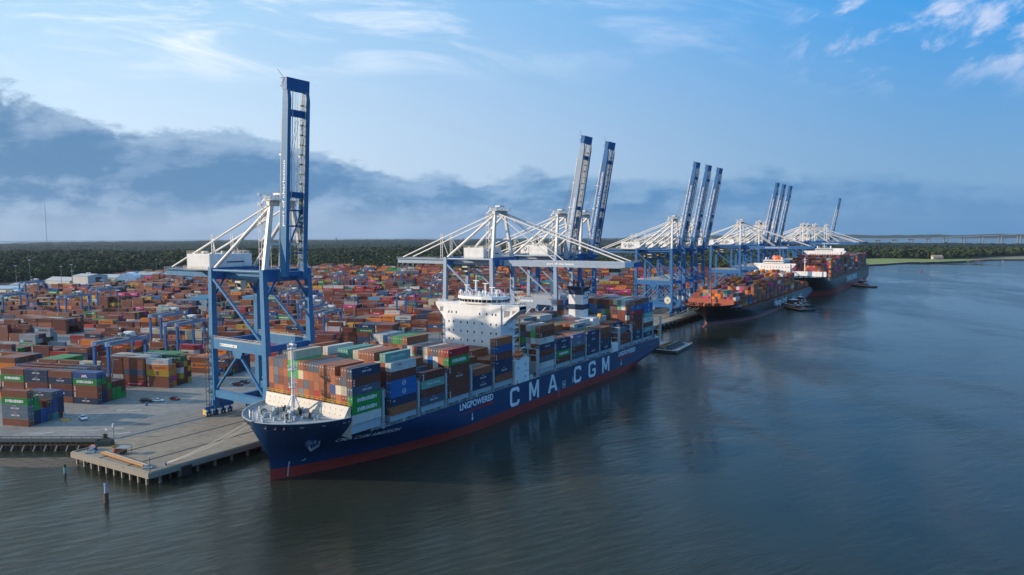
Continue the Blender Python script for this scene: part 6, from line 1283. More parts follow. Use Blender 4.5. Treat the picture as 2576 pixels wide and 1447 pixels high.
# heights of columns 2..16 counted from the river side
HGT = [[6, 5, 6, 6, 6, 6, 6, 6, 6, 6, 7, 7, 6, 6, 6], [7, 6, 7, 7, 7, 7, 6, 7, 7, 6, 6, 7, 6, 6, 7], [3, 3, 4, 5, 5, 4, 5, 4, 5, 5, 6, 6, 5, 5, 5], [6, 6, 6, 6, 6, 6, 6, 7, 7, 7, 7, 6, 7, 7, 7], [3, 3, 4, 4, 3, 4, 4, 4, 5, 5, 4, 5, 5, 4, 4], [3, 3, 3, 3, 4, 4, 4, 4, 3, 4, 4, 4, 4, 3, 4],
       [6, 7, 7, 7, 7, 7, 6, 6, 6, 6, 6, 6, 6, 6, 6], [4, 4, 4, 4, 5, 5, 5, 5, 5, 5, 6, 6, 6, 6, 6], [4, 4, 4, 4, 5, 5, 5, 5, 5, 5, 6, 6, 6, 6, 6], [4, 4, 5, 5, 5, 5, 5, 5, 5, 5, 6, 6, 6, 6, 6], [4, 4, 4, 4, 5, 5, 5, 5, 5, 5, 5, 5, 6, 6, 6], [3, 4, 4, 4, 4, 5, 5, 5, 5, 5, 6, 6, 7, 8, 8], [7, 8, 8, 8, 8, 8, 8, 7, 8, 8, 8, 8, 8, 8, 8], [8, 8, 8, 8, 8, 8, 8, 8, 8, 8, 8, 8, 8, 8, 8]]
SPEC = {(0, 11, 4): ('lime', None), (0, 11, 5): ('lime', None), (0, 10, 4): ('lime', None), (0, 10, 5): ('lime', None), (0, 10, 6): ('green', 'evg'), (0, 11, 6): ('cream', None), (0, 3, 3): ('cobalt', None), (0, 1, 3): ('cream', None), (0, 1, 2): ('red', None), (0, 0, 6): ('navy', 'cma'), (0, 2, 5): ('navy', 'cma'), (0, 1, 0): ('cream', None), (0, 12, 0): ('lime', None), (0, 13, 5): ('slate', None), (0, 14, 5): ('slate', None), (0, 6, 5): ('slate', None), (0, 7, 5): ('slate', None), (0, 3, 5): ('rust', None), (0, 4, 5): ('rust', None), (0, 5, 5): ('rust', None), (0, 15, 5): ('brown', None),
        (1, 1, 6): ('seagreen', 'chi'), (1, 2, 5): ('cream', None), (1, 3, 6): ('brown', None), (1, 4, 6): ('rust', None), (1, 5, 6): ('rust', None), (1, 6, 5): ('teal', None), (1, 6, 6): ('cream', None), (1, 7, 5): ('teal', None), (1, 8, 6): ('teal', None), (1, 9, 6): ('teal', 'chi'), (1, 11, 6): ('navy', None), (1, 12, 5): ('rust', None), (3, 0, 4): ('green', 'evg'), (3, 1, 5): ('rust', None), (3, 2, 5): ('slate', None), (3, 3, 5): ('brown', None), (3, 4, 5): ('cream', None), (3, 5, 5): ('navy', None), (3, 6, 5): ('rust', None), (3, 8, 6): ('rust', None), (3, 9, 6): ('green', None), (3, 7, 6): ('rust', None), (3, 10, 6): ('lime', None), (3, 1, 4): ('rust', None), (3, 2, 4): ('white', None), (3, 3, 4): ('blue', None), (3, 4, 4): ('white', None), (3, 5, 4): ('grey', None),
        (6, 1, 5): ('lime', None), (6, 2, 6): ('white', None), (6, 3, 6): ('maroon', None), (6, 4, 6): ('maroon', None), (6, 5, 5): ('cobalt', None), (6, 3, 4): ('green', None), (6, 2, 4): ('grey', None), (6, 1, 4): ('white', None), (6, 4, 5): ('blue', None), (6, 3, 3): ('cobalt', None), (12, 2, 7): ('white', None), (12, 1, 7): ('rust', None), (12, 4, 7): ('cream', None), (13, 1, 7): ('brown', None), (13, 2, 7): ('blue', None), (13, 5, 7): ('white', None), (13, 8, 7): ('blue', None)}
def ship_boxes():
    q = random.Random(21)
    for i, (y, pt, zb) in enumerate(BAYS):
        for c in range(16):
            h = len(NEAR[i]) if c == 0 else HGT[i][c - 1]
            if i == 5 and c > 0 and c < 15: h = min(h, 4)
            for t in range(h):
                if c == 0: col, lg = NEAR[i][t]
                else: col = pick(q, W_BOW if i == 0 else W_SHIP); lg = lg_for(q, col)
                if c > 0 and (i, c, t) in SPEC: col, lg = SPEC[i, c, t]
                w = '%s tier, %s, %s bay of blue ship' % (tier(t, h), colw(c), ORD[i])
                put_box(SX + 20.9 - 1.26 - c * 2.51, y + LC / 2, zb + t * pt, R(90), LC, pt - .04, col, lg, w, -1)
    # far ships
    for (cx, cols, y0, n, zb, hf, w, ends) in ((-179.3, 17, 567, 20, 14.9, lambda i, c: (5, 4, 3, 5, 4, 5, 5, 6, 5, 6, 5, 6, 6, 6, 3, 2, 2, 2, 1, 1)[min(i, 19)] + q.choice((-1, 0, 0, 0, 1)) + (1 if 3 < c < 14 and i > 5 and i < 14 else 0) - (2 if (i * 7 + c // 3) % 5 == 0 and i < 6 else 0), W_HAP, (14,)), (-168.5, 20, 905, 22, 19.6, lambda i, c: (7, 8, 9, 9, 10, 10, 10, 10, 10, 10, 9, 9, 9, 9, 9, 9, 9, 9, 9, 9, 9, 9)[min(i, 21)] - (1 if q.random() < .18 else 0), W_YM, ())):
        for i in range(n):
            y = y0 + i * 15.0
            if (cx < -175 and 773 < y + 6 < 793) or (cx > -175 and (1004 < y + 6 < 1026 or 1120 < y + 6 < 1136)): continue
            if cx > -175 and y > 1240: continue
            if cx < -175 and y > 840: continue
            for c in range(cols):
                x = cx + (cols / 2 - .5 - c) * 2.51; h = hf(i, c); top = pick(q, w)
                for t in range(h):
                    col = pick(q, w) if q.random() < .75 else top
                    put_box(x, y + LC / 2, zb + t * 2.72, R(90), LC, 2.68, col, lg_for(q, col) if c == 0 else None, None if cx > -175 else '%s tier, %s, %s bay of black ship' % (tier(t, h), colw(c), ORD[i]), -1)
ship_boxes()
# --- in the yard: blocks of six rows; the first blocks follow the photo stack by stack (bottom to top)
FRONT = {(0, 0): [[('brown', None), ('greyblue', 'cma'), ('greyblue', 'cma'), ('green', 'evg'), ('brown', None)], [('navy', None), ('navy', None), ('green', None), ('green', None)], [('cobalt', None), ('cobalt', None)], [('slate', None), ('cobalt', None), ('maroon', None)], [('teal', None), ('cobalt', None), ('cobalt', None), ('slate', 'cma')], [('maroon', None), ('navy', None), ('navy', None), ('cobalt', None)]],
         (1, 0): [[('navy', 'cma'), ('brown', 'tex'), ('brown', 'tex'), ('green', 'evg'), ('cobalt', 'apl')], [('navy', None), ('navy', None), ('maroon', None), ('green', None), ('cobalt', None)], [('brown', None), ('brown', None), ('green', None), ('brown', None)], [('green', None), ('green', None), ('maroon', None)], [('green', None), ('green', None), ('maroon', None)], [('green', None), ('maroon', None), ('maroon', None)]],
         (1, 1): [[('brown', None), ('navy', 'cma'), ('maroon', 'tex'), ('navy', 'cma'), ('brown', None)]] + [[('maroon', None), ('navy', None), ('brown', None), ('navy', None), ('slate', None)][:5 - k % 2] for k in range(5)],
         (1, 2): [[('navy', None), ('brown', None), ('maroon', 'tex'), ('navy', 'cma'), ('navy', 'cma')]] + [[('maroon', None), ('navy', None), ('brown', None), ('maroon', None), ('maroon', None)][:5 - k % 2] for k in range(5)],
         (1, 3): [[('brown', None), ('maroon', None), ('brown', 'tex'), ('green', 'evg'), ('brown', None)]] + [[('maroon', None), ('navy', None), ('brown', None), ('maroon', None), ('maroon', None)][:5 - k % 2] for k in range(5)],
         (2, 0): [[('brown', 'tex'), ('brown', 'tex'), ('yellow', 'msc'), ('orange', 'hap'), ('white', 'yml')], [('orange', None), ('pink', None), ('orange', None), ('orange', None)], [('maroon', None)], [('maroon', None), ('yellow', None), ('white', None), ('maroon', None)], [('maroon', None), ('maroon', None), ('red', None), ('yellow', None), ('darkgreen', 'uas')], [('yellow', None), ('maroon', None), ('yellow', None), ('maroon', None)]],
         (2, 1): [[('red', 'ham'), ('brown', None), ('slate', None), ('brown', None), ('brown', None)]] + [[('maroon', None), ('brown', None), ('navy', None), ('maroon', None), ('white', 'mae')][:5 - k % 2] for k in range(5)],
         (2, 3): [[('brown', None), ('yellow', None), ('orange', None), ('cream', 'mae')]] + [[('brown', None), ('maroon', None), ('cream', None)]] * 5,
         (2, 4): [[('maroon', None), ('brown', None), ('brown', None), ('brown', 'tex')]] + [[('brown', None), ('maroon', None), ('maroon', None)]] * 5, (2, 5): [[('brown', None), ('maroon', None), ('brown', 'tex'), ('brown', 'tex')]] + [[('brown', None), ('maroon', None), ('maroon', None), ('green', None)]] * 5,
         (2, 6): [[('brown', None), ('orange', None), ('cobalt', 'apl')]] + [[('brown', None), ('maroon', None), ('maroon', None)]] * 5,
         (3, 3): [[('lime', 'evg'), ('brown', None), ('brown', None)]] + [[('maroon', None), ('brown', None), ('green', None)]] * 5, (3, 4): [[('brown', None), ('seagreen', None), ('green', 'evg')]] + [[('maroon', None), ('brown', None), ('green', 'evg')]] * 5,
         (3, 0): [[('green', 'evg'), ('maroon', None), ('navy', 'cma')], [('maroon', None), ('maroon', None), ('navy', 'cma')]] + [[('navy', None), ('navy', None), ('navy', 'cma')]] * 4}
def yard_boxes():
    q = random.Random(5)
    for k in range(32):
        b0 = B0 + BP * k; a1 = {0: -235.2, 1: -237.4, 2: -230.5, 3: -221}.get(k, (-306 + math.sin(YR) * b0) / math.cos(YR)); a1 = a1 + (q.uniform(-6, 3) if k > 3 else 0)
        if k > 3 and k % 6 == 5: a1 -= 12
        a0 = -300 if k == 0 else (-800 if b0 < 470 else -785 if b0 < 920 else -950)
        theme = 'maroon'; nb = int((a1 - a0) / 12.75); ph = q.random() * 6; hb = q.uniform(2.6, 3.8)
        for j in range(nb):
            a = a1 - LC / 2 - j * 12.75
            x, y, z = yard(a, b0 + 7)
            # skip what the lens never sees
            dx, dy = x, y; f = -math.sin(_a) * dx + math.cos(_a) * dy; s_ = math.cos(_a) * dx + math.sin(_a) * dy
            if f < 60 or abs(s_ / f) > .80: continue
            if j and k > 3 and (int(-a) // 13) % 24 in (7, 8): continue
            rows = []; mean = hb + .9 * math.sin(j * .35 + ph) + q.uniform(-.5, .5) - (q.choice((1.4, 2.2)) if q.random() < .2 else 0)
            if k > 3 and q.random() < .035: mean = 0
            if j == 0 or q.random() < .38: theme = pick(q, W_FARY if k > 11 else W_YARD)
            for r in range(6):
                if (k, j) in FRONT: rows.append(list(FRONT[k, j][r])); continue
                if k == 0: rows.append([]); continue
                h = int(round(mean + q.choice((-1, 0, 0, 0, 0, 0, 1)))) if mean > 0 else 0; h = max(0, min(5, h)); rows.append([])
                for t in range(h):
                    col = theme if q.random() < .5 else pick(q, W_FARY if k > 11 else W_YARD); rows[-1].append((col, lg_for(q, col)))
            for r in range(6):
                for t, (col, lg) in enumerate(rows[r]):
                    front = r == 0 or len(rows[r - 1]) <= t; top = t == len(rows[r]) - 1; back = r == 5
                    if not (front or top or back or j == 0 or t >= len(rows[r]) - 2): continue
                    px, py, pz = yard(a + (q.uniform(-.12, .12) if k > 2 else 0), b0 + 1.22 + r * 2.62)
                    w = '%s tier, %s row, %s stack from apron, %s yard block' % (tier(t, len(rows[r])), ORD[r], ORD[j], ORD[k])
                    put_box(px, py, pz + .005 + t * 2.72, YR, LC, 2.69, col, lg if front else None, w, 1)
yard_boxes()
# --- pick the 300 that show largest, by looking from the camera through a coarse grid
BX = np.array([b[:6] for b in BOXES])
def box_corners(BX, grow=0.0):
    ux = np.array([-1, 1, 1, -1, -1, 1, 1, -1]) * .5; uy = np.array([-1, -1, 1, 1, -1, -1, 1, 1]) * .5; uz = np.array([0, 0, 0, 0, 1, 1, 1, 1])
    lx = ux[None] * BX[:, 4:5]; ly = np.repeat(uy[None] * WC, len(BX), 0); c, s = np.cos(BX[:, 3:4]), np.sin(BX[:, 3:4])
    return np.stack([BX[:, 0:1] + lx * c - ly * s, BX[:, 1:2] + lx * s + ly * c, BX[:, 2:3] + uz[None] * BX[:, 5:6]], -1)
BF = np.array([(3, 2, 1, 0), (4, 5, 6, 7), (0, 1, 5, 4), (1, 2, 6, 5), (2, 3, 7, 6), (3, 0, 4, 7)])
CV = box_corners(BX)
_f = (np.arange(len(BX))[:, None, None] * 8 + BF[None]).reshape(-1, 4)
ex = [((SX - 15.7, 234, 12), (SX + 14.1, 244.5, 46)), ((SX - 10.9, 329, 12), (SX + 8.3, 336, 46)), ((-198, 125, 0), (-156, 396, 13))]
_v = [tuple(p) for p in CV.reshape(-1, 3)]; _fl = [tuple(p) for p in _f.tolist()]
for lo, hi in ex:
    o = len(_v); _v += [(x, y, z) for z in (lo[2], hi[2]) for x, y in ((lo[0], lo[1]), (hi[0], lo[1]), (hi[0], hi[1]), (lo[0], hi[1]))]; _fl += [tuple(int(k) + o for k in f) for f in BF]
bvh = BVHTree.FromPolygons(_v, _fl); hits = np.zeros(len(BX), int); cpos = Vector((0, 0, HCAM))
for py in range(255, 475, 1):
    for px in range(0, 850, 1):
        d = FW + RT * ((px * 2.5156 + 1.2 - 1288) / 1730) + UP * ((723.5 - py * 2.5156 - 1.2) / 1730)
        h = bvh.ray_cast(cpos, d)
        if h[0] is not None and h[2] // 6 < len(BX): hits[h[2] // 6] += 1
order = np.argsort(-hits); chosen = [int(i) for i in order[:300] if hits[i] > 0 and BOXES[int(i)][8]]
MESH = {}; used = set()
for i in chosen:
    x, y, z, rz, L, h, col, lg, words, end = BOXES[i]
    if (col, lg) not in MESH: MESH[col, lg] = container_mesh(col, lg)
    o = bpy.data.objects.new('shipping_container', MESH[col, lg]); COL.objects.link(o)
    o.location = (x, y, z); o.rotation_euler = (0, 0, rz); o.scale = (1, 1, h / HC)
    tag(o, ('' if not lg or lg in ('tex', 'cai', 'tri', 'dal', 'yml', 'emb') else 'dark lettered ' if lg in ('hap', 'mae', 'msc', 'cosw') else 'white lettered ') + CN[col] + ' container, ' + words, 'shipping container', 'containers stacked on the blue ship' if 'ship' in words else 'containers stacked in the yard')
    d = bpy.data.objects.new('door', door_mesh(col)); COL.objects.link(d); d.parent = o
    if end < 0: d.rotation_euler = (0, 0, math.pi)
# --- everything else as one mass, with letters on the sides that face out
rest = np.setdiff1d(np.arange(len(BX)), np.array(chosen))
RV = CV[rest]; rc = np.array([PAL[BOXES[i][6]] for i in rest]); jit = np.random.RandomState(3).uniform(.82, 1.15, (len(rest), 1)); rc = rc * jit
V = RV.reshape(-1, 3); K = np.repeat(rc, 8, 0); F4 = (np.arange(len(rest))[:, None, None] * 8 + BF[None]).reshape(-1, 4)
VV, KK, TT = [V], [K], []; n0 = len(V)
for i in rest:
    x, y, z, rz, L, h, col, lg, words, end = BOXES[i]
    d2 = math.hypot(x, y)
    if lg and d2 < 1150 and hits[i] > 0:
        lv, lf, lk = lg_cache(lg, False); c, s = math.cos(rz), math.sin(rz)
        P = np.stack([x + lv[:, 0] * c - lv[:, 1] * s, y + lv[:, 0] * s + lv[:, 1] * c, z + lv[:, 2] * h / HC], -1)
        VV.append(P); KK.append(lk); TT.append(lf + n0); n0 += len(lv)
o = np_mesh('shipping_containers', np.concatenate(VV), [F4] + ([np.concatenate(TT)] if TT else []), [M['container']], np.concatenate(KK), kind='stuff')
tag(o, 'the many more distant stacked containers of the yard and the far ships', 'containers')
print('containers', len(BOXES), 'chosen', len(chosen), 'least', hits[chosen[-1]] if chosen else 0, 'verts', n0)
# ------------------------------------------------------------------ woods
NR = np.random.RandomState(11)
def crown(nl, r, h, leaf, seed):
    """leaf clumps scattered through a few lobes"""
    q = np.random.RandomState(seed); V = []
    lobes = [(q.uniform(-.45, .45) * r, q.uniform(-.45, .45) * r, h * q.uniform(.45, .8), r * q.uniform(.4, .7)) for _ in range(6)]
    for i in range(nl):
        lx, ly, lz, lr = lobes[i % 6]; d = q.normal(size=3); d /= np.linalg.norm(d); d[2] = abs(d[2]) * (1 if q.rand() < .8 else -.5)
        p = np.array((lx, ly, lz)) + d * lr * q.uniform(.75, 1.05) * np.array((1, 1, .8)); n = d + q.normal(size=3) * .35; n /= np.linalg.norm(n)
        a = np.cross(n, q.normal(size=3)); a /= np.linalg.norm(a); c = np.cross(n, a); s = leaf * q.uniform(.6, 1.25)
        V += [p - a * s, p + c * s * .8, p + a * s, p - c * s * .8]
    return np.array(V)
CROWNS = [crown(56, 5.6, 12, 1.7, s) for s in range(6)]; CROWNS2 = [crown(26, 6.4, 13, 2.7, 20 + s) for s in range(5)]
def plant_wood(P, S_, CROWNS):
    out = []
    pick_ = NR.randint(0, len(CROWNS), len(P)); ang = NR.uniform(0, 6.28, len(P))
    for (x, y, z), s, k, t in zip(P, S_, pick_, ang):
        c, n = math.cos(t), math.sin(t); v = CROWNS[k] * s; out.append(np.c_[x + v[:, 0] * c - v[:, 1] * n, y + v[:, 0] * n + v[:, 1] * c, z + v[:, 2]])
    return np.concatenate(out)
def view_uv(x, y):
    f = -math.sin(_a) * x + math.cos(_a) * y; s_ = math.cos(_a) * x + math.sin(_a) * y; return f, s_ / np.maximum(f, 1)
def in_land(x, y):
    a, b = x * math.cos(YR) + y * math.sin(YR), -x * math.sin(YR) + y * math.cos(YR)
    inyard = (a > -975) & (b < 1290) & (b > 150); inyard |= (x > -330) & (y < 1500)
    field = (np.abs(a + 900) < 190) & (np.abs(b - 1640) < 60)
    return ~inyard & ~field
def shore_ok(x, y):       # stay behind the river bank and marsh
    sx = np.array([-330, -300, -246, -183, -95, -12, 47, 128, 260, 430]); sy = np.array([1480, 2120, 2210, 2205, 2218, 2275, 2490, 2650, 2640, 2600])
    return (x < -330) | (y > np.interp(x, sx, sy))
pts = []
# nearer wood, tree by tree
N = 60000; r = np.sqrt(NR.uniform(700 ** 2, 1750 ** 2, N)); t = NR.uniform(-.70, .70, N); x = -np.sin(R(33.9) - t) * r; y = np.cos(R(33.9) - t) * r
ok = in_land(x, y) & shore_ok(x, y); x, y = x[ok], y[ok]; key = np.unique((np.round(x / 8.2).astype(int) * 100003 + np.round(y / 8.2).astype(int)), return_index=True)[1]; x, y = x[key], y[key]
pts.append(np.c_[x, y, np.full(len(x), 3.0)])
def stand(P): return (1 + .28 * np.sin(P[:, 0] / 37 + 2 * np.sin(P[:, 1] / 90)) * np.cos(P[:, 1] / 29 + 1.5 * np.sin(P[:, 0] / 70)) + .18 * np.sin(P[:, 0] / 150) * np.sin(P[:, 1] / 130))
P = np.concatenate(pts); P = P[stand(P) > .66]; Vw = [plant_wood(P, NR.uniform(.65, 1.5, len(P)) * stand(P), CROWNS)]
N = 130000; r = np.sqrt(NR.uniform(1750 ** 2, 3050 ** 2, N)); t = NR.uniform(-.70, .70, N); x = -np.sin(R(33.9) - t) * r; y = np.cos(R(33.9) - t) * r
f2 = (np.abs(np.degrees(t) - 1.7) < 4.8) & (np.abs(r - 2150) < 100) | (np.abs(np.degrees(t) + 12) < 4) & (np.abs(r - 2500) < 70)
ok = in_land(x, y) & shore_ok(x, y) & ~f2; x, y = x[ok], y[ok]; key = np.unique((np.round(x / 10.5).astype(int) * 100003 + np.round(y / 10.5).astype(int)), return_index=True)[1]; P2 = np.c_[x[key], y[key], np.full(len(key), 3.0)]
P2 = P2[stand(P2) > .66]; Vw.append(plant_wood(P2, NR.uniform(.65, 1.6, len(P2)) * stand(P2), CROWNS2)); Vw = np.concatenate(Vw); nW = len(Vw)
# farther canopy: one bumpy sheet, finer near than far
azs = np.arange(-58, 58, .11); rr = [2850]
while rr[-1] < 9400: rr.append(rr[-1] + max(7, rr[-1] * .0052))
rr = np.array(rr); A, Q = np.meshgrid(np.radians(azs), rr, indexing='ij')
Q = Q + NR.uniform(-.3, .3, Q.shape) * np.gradient(rr)[None]; A = A + NR.uniform(-.3, .3, A.shape) * R(.11)
Xc, Yc = -np.sin(R(33.9) - A) * Q, np.cos(R(33.9) - A) * Q
Zc = 11.5 + NR.normal(0, 1.0, Q.shape) * 2.4 + 2.5 * np.sin(Xc / 61) * np.cos(Yc / 47) + 3.0 * np.sin(Xc / 210 + 1) * np.sin(Yc / 260)
far_r = np.interp(np.degrees(A), [-58, -47, -37, -28, -20, -10, 0, 8, 14, 22, 28, 36, 45, 58], [3500, 6400, 7400, 7900, 8500, 8900, 9200, 8500, 6700, 5250, 4950, 4900, 4650, 3000])
field2 = (np.abs(np.degrees(A) - 1.5) < 5) & (np.abs(Q - 2150) < 90) | (np.abs(np.degrees(A) + 12) < 4) & (np.abs(Q - 2500) < 60)
okv = in_land(Xc, Yc) & shore_ok(Xc, Yc) & (Q < far_r) 
n, m_ = Q.shape; I = np.arange(n * m_).reshape(n, m_); q4 = np.stack([I[:-1, :-1], I[1:, :-1], I[1:, 1:], I[:-1, 1:]], -1).reshape(-1, 4); g = okv[:-1, :-1] & okv[1:, :-1] & okv[1:, 1:] & okv[:-1, 1:]; q4 = q4[g.ravel()]
lastrow = okv
Vc = np.stack([Xc, Yc, Zc], -1).reshape(-1, 3); use = np.unique(q4); mp = -np.ones(len(Vc), int); mp[use] = np.arange(len(use)); Vc = Vc[use]; q4 = mp[q4]
Fw = np.arange(nW).reshape(-1, 4)
o = np_mesh('forest', np.concatenate([Vw, Vc]), [Fw, q4 + nW], [M['leaves'], M['leaves_far']], kind='stuff'); o.data.polygons.foreach_set('material_index', np.r_[np.zeros(len(Fw), np.int32), np.ones(len(q4), np.int32)]); tag(o, 'dense dark green coastal forest stretching to the horizon behind the yard', 'forest')
print('forest trees', len(P), len(P2), 'canopy', len(q4))
b = MB(); b.add([yard(-1090, 1580, 3.3), yard(-700, 1580, 3.3), yard(-700, 1700, 3.3), yard(-1090, 1700, 3.3)], [(0, 1, 2, 3)]); b.build('field', M['field_green'])['kind'] = 'structure'
def strip_field(az0, az1, r0, r1): return [polar(az0, r0) + (3.3,), polar(az1, r0) + (3.3,), polar(az1, r1) + (3.3,), polar(az0, r1) + (3.3,)]
b = MB(); b.add(strip_field(-3, 6.5, 2050, 2250), [(0, 1, 2, 3)]); b.add(strip_field(-16, -8, 2430, 2570), [(0, 1, 2, 3)]); b.build('field', M['field_green'])['kind'] = 'structure'
# single trees one can tell apart at the river bank and by the warehouse
def big_tree(x, y, h, label, seed, grp=None):
    q = random.Random(seed); t = thing('tree', label, 'tree', (x, y, 3.2), q.random() * 6, grp); b = MB(); b.tube((0, 0, 0), (.2, .1, h * .5), .45, 8, 0, .25)
    for k in range(5): a = k * 1.26 + q.random(); b.tube((.1, .05, h * (.28 + .04 * k)), (h * .25 * math.cos(a), h * .25 * math.sin(a), h * (.55 + .05 * k)), .2, 6, 0, .06)
    b.build('trunk', M['bark'], t); v = crown(520, h * .46, h, .75, seed); np_mesh('crown', v, [np.arange(len(v)).reshape(-1, 4)], [M['leaves']]).parent = t
for i, (x, y, h, l) in enumerate(((-165, 2130, 15, 'broad dark tree at the marsh edge left of the white house'), (-128, 2160, 17, 'tall round tree behind the marsh, between jetty and white house'), (-104, 2212, 16, 'dark tree standing left behind the white waterfront house'), (-52, 2215, 15, 'round tree just right of the white waterfront house'), (-205, 2150, 14, 'tree at the marsh edge beside the stern of farthest ship'), (30, 2370, 14, 'tree at the sandy bank right of the boat docks'))): big_tree(x, y, h, l, 40 + i, 'trees along the far river bank')
def palm(x, y, h, label, seed):
    q = random.Random(seed); t = thing('palm_tree', label, 'palm tree', (x, y, QZ)); b = MB(); b.tube((0, 0, 0), (.2, 0, h), .28, 8, 0, .2); b.build('trunk', M['bark'], t); b = MB()
    for k in range(26):
        a = q.random() * 6.28; L = q.uniform(1.8, 2.9); e = q.uniform(-.5, .9); p = Vector((.2, 0, h)); m1 = p + Vector((math.cos(a) * L * .6, math.sin(a) * L * .6, e)); m2 = p + Vector((math.cos(a) * L, math.sin(a) * L, e - .9)); b.beam(p, m1, .5, .05, w2=.7, h2=.05); b.beam(m1, m2, .7, .05, w2=.1, h2=.04)
    b.build('fronds', M['leaves'], t)
palm(-915, 385, 12, 'short palm tree among the yard cranes in front of the light blue roof', 3)
# ------------------------------------------------------------------ the far bank: house, docks, boats
t = thing('house', 'white two storey waterfront house with tan roof on the far bank', 'house', (-92, 2188, 3.3), R(25)); b = MB(); b.box(0, 24, 0, 14, 0, 7.5); w = b.build('wall', M['house_white'], t); b = MB(); b.prism([(-1, 7.5), (15, 7.5), (7, 12)], 'x', -1, 25); rf = b.build('roof', M['roof_tan'], t); b = MB(); b.box(5, 7, 5, 7, 10.5, 14); b.build('chimney', M['rust_red'], rf)
for k in range(7):
    for z in (1.2, 4.6): b = MB(); b.box(1.5 + k * 3.2, 3.4 + k * 3.2, -.1, 0, z, z + 1.9); b.build('window', M['glass'], w)
b = MB(); b.box(0, 24, -4, -.05, 3.4, 3.7)
for k in range(7): b.box(k * 3.9, k * 3.9 + .3, -4, -3.7, 0, 7.3)
b.build('porch', M['house_white'], t)
def dock(x, y, L, rz, label):
    t = thing('jetty', label, 'jetty', (x, y, 0), rz); b = MB(); b.box(0, L, -1.2, 1.2, 2.0, 2.3); b.box(L - 8, L, -6, 6, 2.0, 2.3); b.build('deck', M['pipe_grey'], t); b = MB()
    for k in range(int(L / 5)): b.tube((k * 5, -1, -1), (k * 5, -1, 4.4 if k % 2 else 2.4), .22, 6); b.tube((k * 5, 1, -1), (k * 5, 1, 2.4), .22, 6)
    for dx, dy in ((-8, -6), (0, -6), (-8, 6), (0, 6)): b.tube((L + dx, dy, -1), (L + dx, dy, 7), .25, 6)
    tag(b.build('pile', M['pile_wet'], t), kind='stuff')
    return t
dock(-60, 2100, 40, R(-62), 'wooden jetty with tall piles before the white house'); dock(-30, 2140, 46, R(-58), 'wooden jetty with tall piles right of the white house'); dock(-118, 2000, 34, R(-60), 'small jetty left of the white house at the marsh'); dock(-5, 2170, 40, R(-55), 'rightmost wooden jetty beside the sandy bank')
def boat(x, y, L, rz, label):
    t = thing('motor_boat', label, 'boat', (x, y, .0), rz); b = MB(); st = [(0, .1, 1.9), (.25, .8, 1.6), (.6, 1, 1.4), (1, .9, 1.4)]; V = []
    for u, w_, h in st: V += [(u * L, L * .15 * w_, h), (u * L, -L * .15 * w_, h), (u * L, L * .1 * w_, -.3), (u * L, -L * .1 * w_, -.3)]
    b.add(V, [f for i in range(3) for f in ((i * 4, i * 4 + 4, i * 4 + 5, i * 4 + 1), (i * 4, i * 4 + 2, i * 4 + 6, i * 4 + 4), (i * 4 + 1, i * 4 + 5, i * 4 + 7, i * 4 + 3))] + [(12, 14, 15, 13)]); b.build('hull', M['white_paint'], t); b = MB(); b.box(L * .35, L * .65, -L * .09, L * .09, 1.4, 2.9); b.build('cabin', M['white_paint'], t)
boat(-72, 2072, 12, R(20), 'white motor boat at the jetty before the white house'); boat(-124, 1975, 10, R(15), 'white boat on a lift at the small marsh jetty'); boat(60, 2700 - 520, 9, R(60), 'small boat far out on the water by the sandy bank')
t = thing('beach_hut', 'small open timber shelter with flat roof on the marsh edge', 'shelter', (-160, 1985, 3.3), R(20)); b = MB(); b.box(-6, 6, -4, 4, 3.4, 3.9); b.build('roof', M['pipe_grey'], t); b = MB()
for x in (-5, 0, 5):
    for y in (-3, 3): b.box(x - .15, x + .15, y - .15, y + .15, 0, 3.4)
b.build('post', M['bark'], t)
for i, (az, r_, w_, h, l) in enumerate(((19.0, 4700, 90, 22, 'far pale apartment block seen under the last crane boom'), (20.6, 4750, 120, 26, 'far pale apartment block left of the bridge end'), (23.2, 4800, 150, 24, 'long pale apartment block behind the low bridge end'), (25.6, 4850, 90, 20, 'far pale block right under the bridge deck'), (-20.5, 2350, 60, 11, 'pale school building among trees left of the tallest crane'), (-14.5, 2600, 46, 9, 'pale roofed house among trees just left of the crane house'), (-5.2, 2700, 60, 9, 'pale roof among the trees right of tallest crane'))):
    x, y = polar(az, r_); t = thing('apartment_building' if i < 4 else 'building', l, 'building', (x, y, 3), R(33.9 - az)); b = MB(); b.box(-w_ / 2, w_ / 2, 0, 18, 0, h); w = b.build('wall', M['house_white'], t); b = MB(); b.box(-w_ / 2 - 1, w_ / 2 + 1, -1, 19, h, h + 2.5); b.build('roof', M['roof_tan'] if i % 2 else M['roof_grey'], t); b = MB()
    for z in np.arange(3, h - 2, 4.5):
        for k in range(int(w_ / 6)): b.box(-w_ / 2 + 2 + k * 6, -w_ / 2 + 5 + k * 6, -.15, 0, z, z + 2.2)
    b.build('window', M['glass'], w)
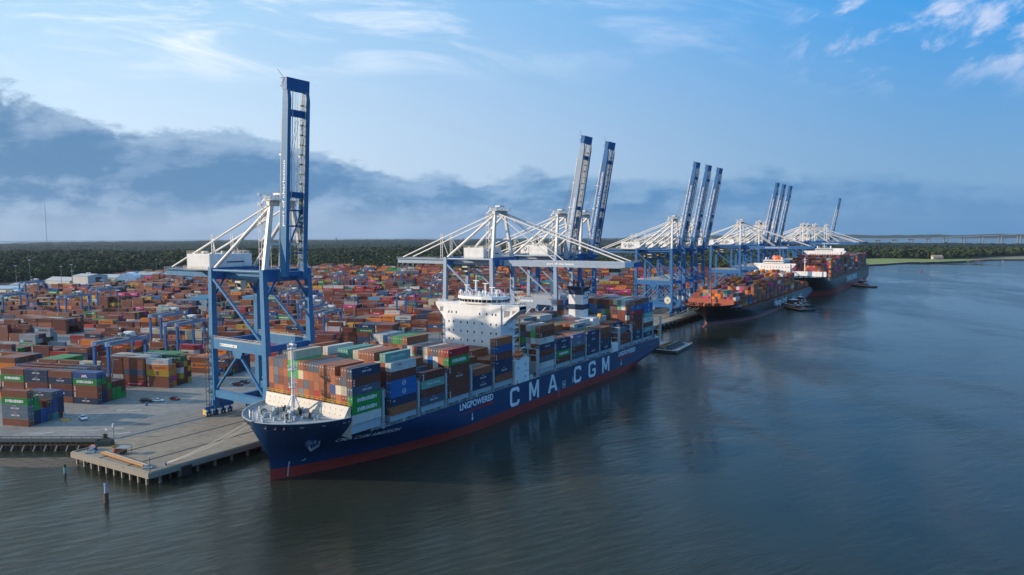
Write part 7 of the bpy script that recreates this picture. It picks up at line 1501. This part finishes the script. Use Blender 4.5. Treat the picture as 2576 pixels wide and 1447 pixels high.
# ------------------------------------------------------------------ long bridge over the bay
t = thing('bridge', 'long concrete bridge on tall piers rising to the right across the bay', 'bridge', (0, 0, 0)); P0 = Vector((-383.7, 5750, 0)); P1 = Vector((250, 5800, 0))
dv = (P1 - P0) / 6
def bz(k): return 33 + 5.0 * k
b = MB()
for k in range(-4, 12):
    p, q = P0 + dv * k, P0 + dv * (k + 1); b.beam((p.x, p.y, max(18, bz(k)) if k > -1 else 33 + 4 * k), (q.x, q.y, max(18, bz(k + 1)) if k > -2 else 33 + 4 * (k + 1)), 24, 5.5)
b.build('deck', M['bridge_concrete_hazed'], t)
for k in range(-3, 13):
    p = P0 + dv * k; z = bz(k) if k >= 0 else 33 + 4 * k; b = MB()
    for dx in (-9, 9): b.tube((p.x + dx, p.y, -1), (p.x + dx, p.y, z - 2), 4.5, 8)
    b.box(p.x - 16, p.x + 16, p.y - 5, p.y + 5, z - 8, z - 2.5); b.build('pier', M['bridge_concrete_hazed'], t)
# slender radio mast beyond the wood at the left, and a far lighthouse
x, y = polar(-34.0, 6900); t = thing('radio_mast', 'very thin tall radio mast rising over the horizon at the left', 'mast', (x, y, 3)); b = MB(); b.tube((0, 0, 0), (0, 0, 350), 1.6, 6); b.build('mast', M['grey_steel'], t); b = MB()
for k in range(3): a = k * 2.09; b.tube((0, 0, 250), (150 * math.cos(a), 150 * math.sin(a), 0), .2, 4)
b.build('guy_wire', M['grey_steel'], t)
x, y = polar(-14.3, 9700); t = thing('lighthouse', 'tiny dark lighthouse on the horizon left of the tallest crane', 'lighthouse', (x, y, 3)); b = MB(); b.prism([(-7, 0), (7, 0), (5, 44), (-5, 44)], 'y', -5, 5); b.build('tower', M['dark_steel'], t); b = MB(); b.rev([(5, 44), (5, 49), (1, 53)], (0, 0, 0), 8); b.build('lantern', M['white_paint'], t)
x, y = polar(-4.0, 9800); t = thing('lighthouse', 'tiny dark tower on the horizon right of the tallest crane', 'lighthouse', (x, y, 3)); b = MB(); b.prism([(-6, 0), (6, 0), (4, 40), (-4, 40)], 'y', -4, 4); b.build('tower', M['dark_steel'], t); b = MB(); b.rev([(4, 40), (4, 44), (1, 47)], (0, 0, 0), 8); b.build('lantern', M['white_paint'], t)
# ------------------------------------------------------------------ the air
m = bpy.data.materials.new('haze'); m.use_nodes = True; _t = m.node_tree; _t.nodes.clear()
_v = _t.nodes.new('ShaderNodeVolumePrincipled'); _v.inputs['Color'].default_value = (.62, .76, .95, 1); _v.inputs['Density'].default_value = 2.4e-5; _v.inputs['Anisotropy'].default_value = .2
_o = _t.nodes.new('ShaderNodeOutputMaterial'); _t.links.new(_v.outputs[0], _o.inputs['Volume'])
b = MB(); b.box(-17500, 17500, -17500, 17500, -3, 420); b.build('haze', m)['kind'] = 'stuff'
